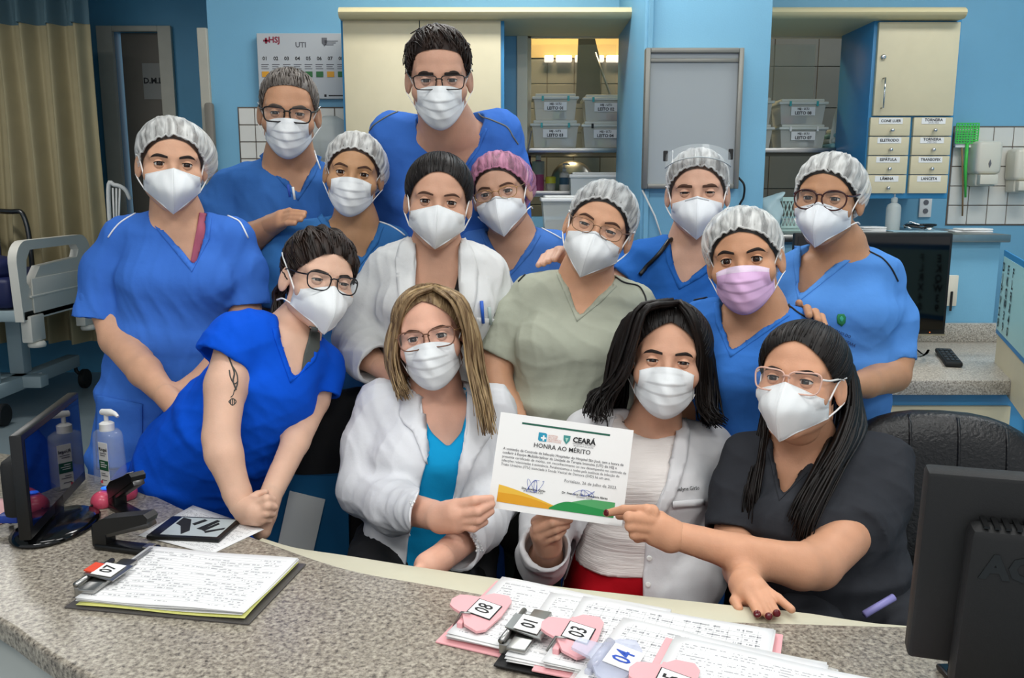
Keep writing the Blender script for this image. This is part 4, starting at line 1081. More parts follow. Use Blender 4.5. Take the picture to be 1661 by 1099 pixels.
def rim_fn(pts):
    """pts: rim points for x>=0 from forehead to nape (mirrored unless given with both signs)"""
    full = list(pts) + [(-p[0], p[1], p[2]) for p in pts if p[0] > 0.004]
    ap = sorted(pol(p) for p in full); A = np.array([a for a, _ in ap]); B = np.array([b for _, b in ap])
    A = np.concatenate([A - 2 * math.pi, A, A + 2 * math.pi]); B = np.concatenate([B, B, B])
    return lambda a: float(np.interp(a, A, B))
def cap_dir(th, ph): return AXN * math.cos(th) + (AXE * math.cos(ph) + AXF * math.sin(ph)) * math.sin(th)
def cap_mesh(rim, thick, nth=26, nph=72, uv=True):
    """dome over the scalp; thick(t, ph, d) metres above the head, t = 0 crown .. 1 rim"""
    vs = []; fs = []; ts = []
    for j in range(nth + 1):
        t = j / nth
        for i in range(nph):
            ph = -math.pi + 2 * math.pi * i / nph; th = max(rim(ph) * t, 0.001); d = cap_dir(th, ph)
            vs.append(C0 + d * (hrad(d) + thick(t, ph, d))); ts.append(t)
    for j in range(nth):
        for i in range(nph): fs.append((j * nph + i, (j + 1) * nph + i, (j + 1) * nph + (i + 1) % nph, j * nph + (i + 1) % nph))
    return vs, fs
RIM_NET = [(0, 0.090, 0.071), (0.035, 0.082, 0.062), (0.062, 0.058, 0.034), (0.075, 0.02, 0.005), (0.078, -0.012, -0.038), (0.062, -0.05, -0.075), (0.0, -0.085, -0.085)]
RIM_HAIRNET = [(0, 0.090, 0.063), (0.035, 0.084, 0.054), (0.060, 0.058, 0.022), (0.073, 0.022, -0.008), (0.075, -0.015, -0.045), (0.06, -0.05, -0.08), (0.0, -0.08, -0.09)]
RIM_SHORT = [(0, 0.09, 0.078), (0.03, 0.085, 0.075), (0.055, 0.062, 0.062), (0.066, 0.05, 0.025), (0.074, 0.016, -0.005), (0.074, -0.02, 0.01), (0.07, -0.035, -0.035), (0.0, -0.075, -0.085)]
RIM_LONG = [(0, 0.092, 0.068), (0.03, 0.088, 0.058), (0.056, 0.062, 0.03), (0.072, 0.025, 0.0), (0.076, -0.005, -0.03), (0.068, -0.04, -0.07), (0.0, -0.08, -0.09)]

def skin_mat(name, c, rough=0.5): return mat(name, c, rough, sss=0.12, bump=0.06, bscale=260, var=0.10, vscale=22, spec=0.4)
def cloth_mat(name, c, var=0.10, rough=0.9): return mat(name, c, rough, bump=0.08, bscale=90, var=var, vscale=9, spec=0.12, fold=0.28)
def hair_mat(name, c, c2): return mat(name, c, 0.5, var=0.5, col2=c2, vscale=60, spec=0.35, stretch=(1, 1, 0.15))
def net_mat(name, col, dens=0.5):
    m = bpy.data.materials.new(name); m.use_nodes = True; nt = m.node_tree; N = nt.nodes; L = nt.links; b = N['Principled BSDF']
    b.inputs['Base Color'].default_value = lin(col); b.inputs['Roughness'].default_value = 0.7
    b.inputs['Specular IOR Level'].default_value = 0.25
    uv = N.new('ShaderNodeUVMap'); mp = N.new('ShaderNodeMapping'); mp.inputs['Scale'].default_value = (52, 2.6, 1)
    n1 = N.new('ShaderNodeTexNoise'); n1.inputs['Scale'].default_value = 1.0; n1.inputs['Detail'].default_value = 5; n1.inputs['Distortion'].default_value = 0.6
    L.new(uv.outputs[0], mp.inputs[0]); L.new(mp.outputs[0], n1.inputs['Vector'])
    r = N.new('ShaderNodeMapRange'); r.inputs['From Min'].default_value = 0.36; r.inputs['From Max'].default_value = 0.66
    r.inputs['To Min'].default_value = dens * 0.55; r.inputs['To Max'].default_value = min(1, dens * 1.55)
    L.new(n1.outputs['Fac'], r.inputs['Value']); L.new(r.outputs[0], b.inputs['Alpha'])
    bp = N.new('ShaderNodeBump'); bp.inputs['Strength'].default_value = 0.5; bp.inputs['Distance'].default_value = 0.004
    L.new(n1.outputs['Fac'], bp.inputs['Height']); L.new(bp.outputs[0], b.inputs['Normal'])
    return m
M_netw = net_mat('hair_net_white', 'eeefec', 0.46)
M_netw2 = net_mat('hair_net_white_thin', 'e9ebea', 0.36)
M_netp = net_mat('hair_net_pink', 'c98aa6', 0.52)
M_mask = mat('mask_white', 'e0e3e4', 0.75, bump=0.05, bscale=500, spec=0.2)
M_maskb = mat('mask_white_cool', 'e2e6ea', 0.75, bump=0.05, bscale=500, spec=0.2)
M_maskp = mat('mask_pink', 'd9b2d8', 0.75, spec=0.2)
M_elastic = mat('elastic_white', 'f0f0ee', 0.7)
M_sclera = mat('eye_sclera', 'd9d3cb', 0.25); M_iris = mat('eye_iris_brown', '2a1710', 0.2); M_pupil = mat('eye_pupil', '050404', 0.1)
M_lash = mat('lash_dark', '120c0a', 0.6)
M_lens = mat('spectacle_lens', 'dfe6ea', 0.03, alpha=0.05, spec=0.8)

def head_matrix(h):
    px, py, Y, yaw, pitch, roll, sc = h
    c = W(px, py, Y); front = (CAM - c).normalized(); z = (UPV - front * UPV.dot(front)).normalized(); x = front.cross(z)
    R_ = Matrix((x, front, z)).transposed()
    E_ = Matrix.Rotation(math.radians(roll), 3, 'Y').inverted() @ Matrix.Rotation(math.radians(-yaw), 3, 'Z').inverted() @ Matrix.Rotation(math.radians(pitch), 3, 'X')
    # roll > 0 : clockwise in the picture; yaw > 0 : towards the picture's right; pitch > 0 : chin up
    return Matrix.Translation(c) @ (R_ @ E_).to_4x4() @ Matrix.Scale(sc * 0.965, 4)

def add_world(mb, vs, fs, M, mi=0): mb.add([M @ Vector(v) for v in vs], fs, mi)

def make_eyes(root, H, skinm, openv=0.5, iris=M_iris):
    lid = MB()
    for s in (-1, 1):
        c = Vector((s * 0.031, 0.0745, -0.001)); r = 0.0122
        vs = []; fs = []; mi = []; n1, n2 = 20, 14
        for j in range(n2 + 1):
            th = math.pi * j / n2
            for i in range(n1):
                a = 2 * math.pi * i / n1
                vs.append(H @ (c + Vector((math.sin(th) * math.cos(a), math.cos(th), math.sin(th) * math.sin(a))) * (r + (0.0008 if j < 2 else 0))))
        for j in range(n2):
            for i in range(n1):
                fs.append((j * n1 + i, j * n1 + (i + 1) % n1, (j + 1) * n1 + (i + 1) % n1, (j + 1) * n1 + i)); mi.append(2 if j < 1 else (1 if j < 2.5 else 0))
        m = MB(); m.v = [tuple(v) for v in vs]; m.f = fs; m.mi = mi; m.build('eye', [M_sclera, iris, M_pupil], root, True)
        R = r + 0.0011
        for up in (1, -1):
            vs = []; fs = []; n1, n2 = 18, 7; op = math.radians(60 * openv if up > 0 else 46 * openv)
            edge = []
            for i in range(n1 + 1):
                az = math.radians(-80 + 160 * i / n1); e0 = op * max(math.cos(az * 1.08), 0.0) ** 0.8
                for j in range(n2 + 1):
                    e = (e0 + (math.radians(86) - e0) * j / n2) * up
                    p = c + Vector((math.sin(az) * math.cos(e), math.cos(az) * math.cos(e), math.sin(e))) * R
                    vs.append(H @ p)
                    if j == 0: edge.append(H @ (p + Vector((0, 0.0006, 0))))
            for i in range(n1):
                for j in range(n2):
                    a = i * (n2 + 1) + j; fs.append((a, a + 1, a + n2 + 2, a + n2 + 1))
            lid.add(vs, fs)
            if up > 0: MB().tube(edge, [0.0004] + [0.0011] * (len(edge) - 2) + [0.0004], n=5).build('eyelashes', M_lash, root, True)
    return lid
def make_brows(root, H, m, th=0.0035, arch=0.0, lift=0.0):
    for s in (-1, 1):
        pts = [(0.013, 0.0142), (0.024, 0.0162 + arch * 0.7), (0.036, 0.0176 + arch), (0.047, 0.0148 + arch * 0.4), (0.054, 0.0095)]
        path = smooth_path([hsnap(s * x, z + lift + 0.001, 0.0) for x, z in pts], 14)
        rr = [1.3 * th * (0.75 + 0.35 * math.sin(min(t, 0.5) * math.pi)) * (1 if t < 0.55 else max(0.12, 1 - (t - 0.55) / 0.5)) for t in np.linspace(0, 1, 14)]
        vs = []; fs = []
        for p, r in zip(path, rr):
            p = Vector(p)
            for k in range(6):
                a = 2 * math.pi * k / 6; vs.append(H @ (p + Vector((0, math.cos(a) * 0.0011, math.sin(a) * r))))
        for i in range(len(path) - 1):
            for k in range(6): fs.append((i * 6 + k, i * 6 + (k + 1) % 6, (i + 1) * 6 + (k + 1) % 6, (i + 1) * 6 + k))
        MB().add(vs, fs).build('eyebrow', m, root, True)

def mask_n95(root, H, m=M_mask, straps='ear', w=0.066, top=-0.010, bot=-0.119, proj=0.138, wire=None):
    n1, n2 = 14, 22; side = 1
    ridge = smooth_path([(0, 0.106, top), (0, 0.123, top - 0.018), (0, proj, top - 0.048), (0, proj - 0.006, top - 0.072), (0, 0.104, bot + 0.008), (0, 0.094, bot)], n2 + 1)
    mb = MB()
    vs = []; fs = []
    for i in range(-n1, n1 + 1):
        s = abs(i) / n1; sg = 1 if i >= 0 else -1
        for j in range(n2 + 1):
            t = j / n2; r = ridge[j]
            e = np.array([w, 0.040 - 0.012 * t, -0.030 - 0.034 * t])          # short side edge
            # straight seams top and bottom in the front view, soft bulge between
            p = r * (1 - s) + e * s
            p[1] += 0.020 * math.sin(math.pi * s) * (0.35 + 0.65 * math.sin(math.pi * t)) * 0.9
            p[0] += 0.004 * math.sin(math.pi * s) * math.sin(math.pi * t)
            p[1] += 0.0012 * math.sin(18 * s + 9 * t)
            if t < 0.04: p[1] += 0.001
            sn = hsnap(p[0], p[2])
            p[1] = max(p[1], sn[1] + 0.0035) if s < 0.93 else p[1]
            vs.append(H @ Vector((sg * p[0], p[1], p[2])))
    R = n2 + 1
    for i in range(2 * n1):
        for j in range(n2):
            a = i * R + j; fs.append((a, a + 1, a + R + 1, a + R))
    o = mb.add(vs, fs).build('face_mask', m, root, True)
    md = o.modifiers.new('s', 'SOLIDIFY'); md.thickness = 0.0016; md.offset = 0
    # edge welt and centre seam
    top_e = [Vector(vs[i * R]) for i in range(2 * n1 + 1)]; bot_e = [Vector(vs[i * R + n2]) for i in range(2 * n1 + 1)]
    cen = [Vector(vs[n1 * R + j]) for j in range(n2 + 1)]
    MB().tube(top_e, 0.0014, n=5).tube(bot_e, 0.0014, n=5).tube(cen, 0.0013, n=5).build('seam', m, o, True)
    if wire:
        a, b = 0.3, 0.72
        q = [Vector(vs[i * R + 1]) + H.to_3x3() @ Vector((0, 0.0012, 0.0)) for i in range(n1 - 6, n1 + 7)]
        MB().tube(q, 0.0022, n=6).build('nose_wire', mat('nose_wire_grey', 'b9bcc0', 0.5), o, True)
    for s in (-1, 1):
        pa = H @ Vector((s * w, 0.040, -0.031)); pb = H @ Vector((s * w, 0.028, -0.062))
        if straps == 'ear': q = [((0.076, 0.012, 0.010), (0.083, -0.012, 0.018)), ((0.077, 0.0, -0.045), (0.084, -0.014, -0.03))]
        else: q = [((0.0765, 0.014, 0.006), (0.083, -0.016, 0.034), (0.082, -0.04, 0.05)), ((0.076, 0.0, -0.055), (0.076, -0.04, -0.06))]
        for base, pts in ((pa, q[0]), (pb, q[1])):
            MB().tube(smooth_path([base] + [H @ Vector((s * p[0], p[1], p[2])) for p in pts], 14), 0.0018, n=6, flat=1.0).build('strap', M_elastic, o, True)
    return o
def mask_surgical(root, H, m=M_mask, w=0.062, top=-0.012, bot=-0.118, pleats=3, topband=None, under=0.0):
    n1, n2 = 24, 40; vs = []; fs = []; mi = []
    zc = np.interp(np.linspace(0, 1, n2 + 1), [0, 1], [top, bot])
    for i in range(n1 + 1):
        s = -1 + 2 * i / n1
        for j in range(n2 + 1):
            t = j / n2
            yc = np.interp(t, [0, 0.12, 0.30, 0.5, 0.75, 0.92, 1], [0.107, 0.114, 0.1235, 0.121, 0.113, 0.100, 0.086])
            zz = zc[j] + (-0.014 * s * s) * (1 - t) + (0.045 * abs(s) ** 2.0) * t
            ww = w * (1 - 0.10 * t) * (1 - 0.06 * math.cos(t * 3))
            x = s * ww
            y = yc - (yc - 0.034) * abs(s) ** 1.9
            if pleats:
                q = (t * 1.0 - 0.12) / 0.62
                if 0 < q < 1: y += 0.0035 * ((q * pleats) % 1.0) * (1 - abs(s) ** 4) - 0.0012 + 0.002 * math.sin(6 * s + 10 * t) * abs(s)
            y += 0.002 * math.sin(9 * s + 14 * t + 1) * (1 - abs(s))
            sn = hsnap(x, zz)
            if abs(s) < 0.94: y = max(y, sn[1] + 0.003)
            vs.append(H @ Vector((x, y, zz)))
    R = n2 + 1
    for i in range(n1):
        for j in range(n2):
            a = i * R + j; fs.append((a, a + 1, a + R + 1, a + R)); mi.append(1 if (topband is not None and j < n2 * 0.11) else 0)
    mb = MB(); mb.add(vs, fs); mb.mi = mi
    o = mb.build('face_mask', [m, topband or m], root, True)
    md = o.modifiers.new('s', 'SOLIDIFY'); md.thickness = 0.0014; md.offset = 0
    MB().tube([Vector(vs[i * R]) for i in range(n1 + 1)], 0.0012, n=5).tube([Vector(vs[j]) for j in range(n2 + 1)], 0.0014, n=5).tube([Vector(vs[n1 * R + j]) for j in range(n2 + 1)], 0.0014, n=5).build('seam', topband or m, o, True)
    for s, i in ((-1, 0), (1, n1)):
        a = Vector(vs[i * R + 1]); b = Vector(vs[i * R + n2 - 2])
        MB().tube(smooth_path([a, H @ Vector((s * 0.076, 0.012, 0.012)), H @ Vector((s * 0.083, -0.012, 0.02))], 10), 0.0013, n=5).build('ear_loop', M_elastic, o, True)
        MB().tube(smooth_path([b, H @ Vector((s * 0.076, 0.004, -0.045)), H @ Vector((s * 0.084, -0.014, -0.034))], 10), 0.0013, n=5).build('ear_loop', M_elastic, o, True)
    return o
def glasses(root, H, m, hw=0.026, hh=0.019, ex=3.0, r=0.0016, cx=0.0335, cy=-0.004, rimless=False, temple=None, cat=0.0, y=0.103):
    fr = MB(); lens = []
    for s in (-1, 1):
        pts = []; n = 40
        for k in range(n):
            a = 2 * math.pi * k / n; c, q = math.cos(a), math.sin(a); rr = (abs(c) ** ex + abs(q) ** ex) ** (-1 / ex)
            x = hw * rr * c; z = hh * rr * q
            x *= 1 + 0.10 * (z / hh)                       # wider at the top
            if cat and x > 0 and z > 0: z += cat * (x / hw) * (z / hh)
            pts.append(Vector((s * (cx + x), y - 0.010 * ((cx + x) / 0.06) ** 2, cy + z)))
        if not rimless: fr.tube([H @ p for p in pts], r, n=6, closed=True)
        else: fr.tube([H @ p for p in pts], r * 0.6, n=6, closed=True)
        lens.append(pts)
    fr.tube([H @ Vector((-cx + hw * 0.93, y, cy + hh * 0.35)), H @ Vector((-0.004, y + 0.004, cy + hh * 0.55)), H @ Vector((0.004, y + 0.004, cy + hh * 0.55)), H @ Vector((cx - hw * 0.93, y, cy + hh * 0.35))], r * 1.1, n=6)
    o = fr.build('eyeglasses', m, root, True)
    for s in (-1, 1):
        MB().tube(smooth_path([H @ Vector((s * (cx + hw * 1.02), y - 0.011, cy + hh * 0.55)), H @ Vector((s * 0.071, 0.06, 0.008)), H @ Vector((s * 0.079, 0.005, 0.014)), H @ Vector((s * 0.08, -0.022, 0.0)), H @ Vector((s * 0.078, -0.03, -0.02))], 18), r * 1.1, n=6).build('temple', temple or m, o, True)
    for pts in lens:
        c = sum(pts, Vector()) / len(pts); n = len(pts)
        MB().add([H @ (p * 0.98 + c * 0.02) for p in pts] + [H @ (c + Vector((0, 0.0012, 0)))], [(i, (i + 1) % n, n) for i in range(n)]).build('lens', M_lens, o)
    return o
def hairnet(root, H, netm, hairm, seed=1, puff=(0.012, 0.018), bulge=None, front=0.0, rim=None, hair=True):
    """gathered bouffant net over pinned-up hair"""
    rng = random.Random(seed); ph0 = rng.random() * 6
    if hair:
        rf = rim_fn(RIM_HAIRNET)
        vs, fs = cap_mesh(rf, lambda t, ph, d: 0.002 + 0.003 * (1 - t ** 6) + 0.0006 * math.sin(ph * 31 + 3 * math.sin(t * 7)) + (0.014 if d.y < -0.3 else 0) * (1 - t) , 20, 60)
        mb = MB(); add_world(mb, vs, fs, H); mb.build('hair', hairm, root, True)
    rf = rim_fn(rim or RIM_NET); nph, nth = 120, 34
    bd = Vector(bulge[:3]).normalized() if bulge else None
    fc = C0 + Vector((0, 0.08, 0.055))
    def thick(t, ph, d):
        e = math.sin(math.pi * min(t, 1) ** 0.8 * 0.5)
        env = 1 - t ** 5
        p = 0.0070 + (puff[0] * 0.35 + puff[1] * max(0, -d.y) + 0.001 * max(0, d.z)) * env
        if bd: p += bulge[3] * max(0, d.dot(bd)) ** 2 * (1 - t ** 8)
        w = math.sin(ph * 26 + 2.2 * math.sin(ph * 5 + ph0) + 2 * t) + 0.6 * math.sin(ph * 43 + ph0 * 2 - 3 * t) + 0.5 * math.sin(ph * 11 + 9 * t + ph0)
        # gathers run out from the front centre as well
        q = (C0 + d * 0.1) - fc; an = math.atan2(q.x, q.z + 0.02); near = math.exp(-q.length * 14)
        w2 = math.sin(an * 15 + ph0)
        p += 0.0019 * w * (0.25 + 0.75 * t) + 0.0035 * w2 * near
        return p
    vs, fs = cap_mesh(rf, thick, nth, nph)
    mb = MB(); add_world(mb, vs, fs, H); o = mb.build('hair_net', netm, root, True)
    uv = o.data.uv_layers.new(name='UVMap')
    for pl in o.data.polygons:
        for li in pl.loop_indices:
            vi = o.data.loops[li].vertex_index; i = vi % nph; j = vi // nph
            if i == 0 and any(o.data.loops[k].vertex_index % nph == nph - 1 for k in pl.loop_indices): i = nph
            uv.data[li].uv = (i / nph, j / nth)
    rimv = [H @ Vector(vs[nth * nph + i]) for i in range(nph)]
    MB().tube([p + (H.to_3x3() @ Vector((0, 0, 0.002 * math.sin(i * 1.9)))) for i, p in enumerate(rimv)], 0.0024, n=5, closed=True).build('elastic_edge', netm, o, True)
    fl = hsnap(0, 0.068, 0.008)
    return o
def strand_tubes(mb, guides, n, r, seed, jit=0.006, curl=0.0, npt=16, taper=0.25, mi=0, wave=0.0, wl=3.0):
    """locks spread between neighbouring guide curves"""
    rng = random.Random(seed); G = [smooth_path(g, npt) for g in guides]
    for k in range(n):
        u = rng.random() * (len(G) - 1); i = min(int(u), len(G) - 2); f = u - i
        off = np.array([rng.gauss(0, 1), rng.gauss(0, 1), rng.gauss(0, 1)]) * jit
        ph = rng.random() * 6.28; e = 0.88 + 0.16 * rng.random(); m = max(5, int(npt * min(e, 1)))
        pts = []
        for j in range(m):
            t = j / (npt - 1); p = G[i][j] * (1 - f) + G[i + 1][j] * f + off * (0.35 + 0.65 * t)
            if curl or wave:
                p = p + np.array([math.sin(t * wl * 6.28 + ph), math.cos(t * wl * 5 + ph), 0.5 * math.sin(t * wl * 4 + ph)]) * (wave + curl * t * t)
            pts.append(p)
        rr = [r * (0.8 + 0.5 * rng.random()) * (0.6 + 0.4 * math.sin(math.pi * min(1, 0.15 + j / m))) * (1 if j < m * 0.6 else 1 - (1 - taper) * (j - m * 0.6) / (m * 0.4)) for j in range(m)]
        mb.tube(pts, rr, n=4, mi=mi)
def scalp_strands(mb, H, rim, n, r, seed, lift=0.008, part=None, sweep=0.0, t0=0.05, t1=1.0, mess=0.0, thick=None):
    """locks lying on the scalp from the crown (or a parting) to the rim"""
    rng = random.Random(seed); rf = rim_fn(rim)
    for k in range(n):
        ph = rng.random() * 2 * math.pi - math.pi; a = t0 + 0.35 * rng.random(); b = min(t1, a + 0.45 + 0.5 * rng.random()); dph = sweep * (rng.random() - 0.3); li = lift * (0.7 + 0.5 * rng.random())
        pts = []; m = 9; tw = rng.gauss(0, 1) * mess
        for j in range(m):
            q = j / (m - 1); t = a + (b - a) * q; pp = ph + dph * q; d = cap_dir(max(rf(pp) * t, 0.01), pp)
            pts.append(H @ (C0 + d * (hrad(d) + (thick(t, pp, d) if thick else 0) + li * (1 - 0.6 * t ** 3) + mess * 0.6 * q * q * rng.random()) + Vector((tw * q * q, 0, abs(tw) * q * q * 0.5))))
        mb.tube(pts, [r * (0.5 + 0.5 * math.sin(math.pi * (0.15 + 0.8 * j / (m - 1)))) for j in range(m)], n=4)

def px_chain(pts): return [(np.array(W(p[0], p[1], p[2])), p[3]) for p in pts]

def person(sp):
    """body, garments, head from a spec traced off the photograph (photo position + distance for every joint)"""
    H = head_matrix(sp['head']); hc = H.translation
    st = [(np.array(W(p[0], p[1], p[2])), p[3] * mpp(p[0], p[1], p[2]), p[4]) for p in sp['st']]
    low = st[-1][0]
    root = empty('person', (low[0], low[1], 0.0), sp['label'], 'person', sp.get('group'))
    yaw = math.radians(sp.get('byaw', 0)); v0 = np.array([math.sin(yaw), -math.cos(yaw), 0])
    us = []
    for a, b in zip(st[:-1], st[1:]):
        n = (b[0] - a[0]) / np.linalg.norm(b[0] - a[0]); u = np.cross(n, v0); us.append(u / np.linalg.norm(u))
    nb = np.array(W(*sp['neck'][:3])); nr = sp['neck'][3]
    sh = px_chain(sp['sh'])
    head_base = np.array(H @ Vector((0, -0.024, -0.06)))
    sk = sp['skin']
    # ---- body (skin): neck, upper torso, arms as one surface
    P = [nb, head_base] + [s[0] for s in st] + [p for p, _ in sh]
    arms = [px_chain(a) for a in sp.get('arms', [])]
    sl0 = [px_chain(a) for a in sp['garments'][-1].get('sleeves', [])]
    for i, a in enumerate(arms):                 # the upper arm runs inside its sleeve
        mid = [(p, min(0.046, r - 0.016)) for p, r in sl0[i][1:-1]] if i < len(sl0) else []
        arms[i] = [(sh[i][0] + np.array([0, 0, -0.012]), min(0.042, sh[i][1] - 0.016))] + (mid[:1] if len(mid) == 1 else mid) + (a[1:] if len(mid) <= 1 else a[2:])
    for a in arms: P += [p for p, _ in a]
    lo = np.min(P, 0) - 0.22; hi = np.max(P, 0) + 0.22
    hi[2] = min(hi[2], head_base[2] + 0.06); lo[2] = max(lo[2], 0.02)
    fb = Field(lo, hi, sp.get('res', 0.0092)); ins = sp.get('inset', 0.013)
    for i in range(len(st) - 1):
        fb.seg((st[i][0], st[i][1] - ins, st[i][2] - ins), (st[i + 1][0], st[i + 1][1] - ins, st[i + 1][2] - ins), us[i], 0.03)
    fb.rc(head_base, nb, nr * 0.98, nr * 1.08, 0.02)
    fb.rc(nb, st[0][0], nr * 1.05, min(st[0][2], st[0][1]) * 0.8, 0.04)
    for p, r in sh:
        fb.rc(nb + (p - nb) * 0.12 + np.array([0, 0, -0.03]), p + np.array([0, 0, -0.012]), nr * 0.6, r - ins - 0.008, 0.03)
    if sp.get('clav', True):
        for p, r in sh: fb.rc(nb + np.array([0, -0.045, -0.03]) + (p - nb) * 0.08, p + np.array([0, -0.02, 0.0]), 0.012, 0.012, 0.03)
    zc_ = max([g.get('zcut', 0) for g in sp['garments']])
    if zc_: fb.put(lo, (hi[0], hi[1], zc_ + 0.05), lambda X, Y, Z: (Z - zc_ - 0.05) + 0 * X + 0 * Y, 0.0, 'sub')
    for a in arms: fb.chain(a, 0.012)
    V, Q = fb.mesh(); V = relax(V, Q, 1, 0.5)
    nv = len(V); HV = np.array([H @ Vector(v) for v in HEAD_V])
    Vs = [V, HV]; Qs = [Q, HEAD_Q + nv]; tot = nv + len(HV)
    for hd in sp.get('hands', []):
        ch = [[(p_, r_ * 0.86 if r_ < 0.0128 else r_) for p_, r_ in px_chain(c)] for c in hd]
        pp = np.array([p for c in ch for p, _ in c]); f = Field(pp.min(0) - 0.04, pp.max(0) + 0.04, 0.0028)
        for c in ch: f.chain(c, 0.0035 if len(c) > 2 or c[0][1] < 0.0125 else 0.012)
        v, q = f.mesh(); v = relax(v, q, 1, 0.4)
        Vs.append(v); Qs.append(q + tot); tot += len(v)
    lid = make_eyes(root, H, sk, sp.get('open', 0.5))
    me = qmesh('body', np.concatenate(Vs), np.concatenate(Qs))
    bm = bmesh.new(); bm.from_mesh(me); base = [bm.verts.new(v) for v in lid.v]
    for f_ in lid.f:
        fc = bm.faces.new([base[i] for i in f_]); fc.smooth = True
    bm.to_mesh(me); bm.free()
    bo = link('body', me, sk, root)
    # ---- garments
    out = {}
    for gi, g in enumerate(sp['garments']):
        of = g.get('off', 0.0); P = [s[0] for s in st] + [p for p, _ in sh]
        sl = [px_chain(a) for a in g.get('sleeves', [])]
        for a in sl: P += [p for p, _ in a]
        gst = [(np.array(W(p[0], p[1], p[2])), p[3] * mpp(p[0], p[1], p[2]), p[4]) for p in g['st']] if 'st' in g else st
        for s_ in gst: P.append(s_[0])
        lo = np.min(P, 0) - 0.24; hi = np.max(P, 0) + 0.22; lo[2] = max(lo[2], 0.02)
        if 'zlo' in g: lo[2] = max(lo[2], g['zlo'])
        f = Field(lo, hi, g.get('res', 0.0054))
        gus = us if 'st' not in g else [np.cross((b[0] - a[0]) / np.linalg.norm(b[0] - a[0]), v0) for a, b in zip(gst[:-1], gst[1:])]
        for i in range(len(gst) - 1):
            f.seg((gst[i][0], gst[i][1] + of, gst[i][2] + of), (gst[i + 1][0], gst[i + 1][1] + of, gst[i + 1][2] + of), gus[i], 0.03, e=g.get('e', 2.4), cap=0.05 + of)
        if g.get('shoulders', True):
            for p, r in sh: f.rc(nb + (p - nb) * 0.2 + np.array([0, 0, -0.004]), p, nr * 0.80 + of, r + of, 0.05)
        for bu in sp.get('bust', []):
            c = np.array(W(*bu[:3])); f.ell(c, (bu[3] + of, bu[3] * 0.8 + of, bu[3] * 0.9 + of), k=0.06)
        for a in sl: f.sleeve([(p, r + of) for p, r in a], g.get('ks', 0.014))
        if 'zcut' in g:
            zc = g['zcut']; f.put(lo, (hi[0], hi[1], zc), lambda X, Y, Z: (Z - zc) + 0 * X + 0 * Y, 0.0, 'sub')
        for poly, yb in g.get('cuts', []):
            f.cut_px(poly, lo, (hi[0], yb + 0.01, hi[2]), yb)
        if g.get('neckhole', True):
            d = head_base - nb; f.rc(nb - d * 0.35, nb + d * 1.2, nr * 1.12, nr * 1.25, 0.004, 'sub')
        V, Q = f.mesh(); N = vnormals(V, Q)
        V = V + N * wrinkle(V, sp['seed'] * 7 + gi, g.get('wr', 0.005), vert=g.get('vert', 0.45))[:, None]
        V = relax(V, Q, 2, 0.45)
        if g.get('cuts'):                        # even out the cut edges
            px, py, _d = project(V); near = np.zeros(len(V), bool)
            for poly, yb in g['cuts']:
                for i in range(len(poly)):
                    a = np.array(poly[i], float); b = np.array(poly[(i + 1) % len(poly)], float); dd = b - a
                    t = np.clip(((px - a[0]) * dd[0] + (py - a[1]) * dd[1]) / max(dd @ dd, 1e-9), 0, 1)
                    near |= ((px - a[0] - t * dd[0]) ** 2 + (py - a[1] - t * dd[1]) ** 2 < 36) & (V[:, 1] < yb + 0.01)
            for _k in range(5):
                V2 = relax(V, Q, 1, 0.5); V[near] = V2[near]
        o = link(g['name'], qmesh(g['name'], V, Q), g['mat'], root)
        if g.get('label'): o['label'] = g['label']
        out[g['name']] = (o, bvh_of(V, Q))
    # ---- lower body
    if sp.get('pants') is not None: make_legs(root, sp, st)
    return root, H, out

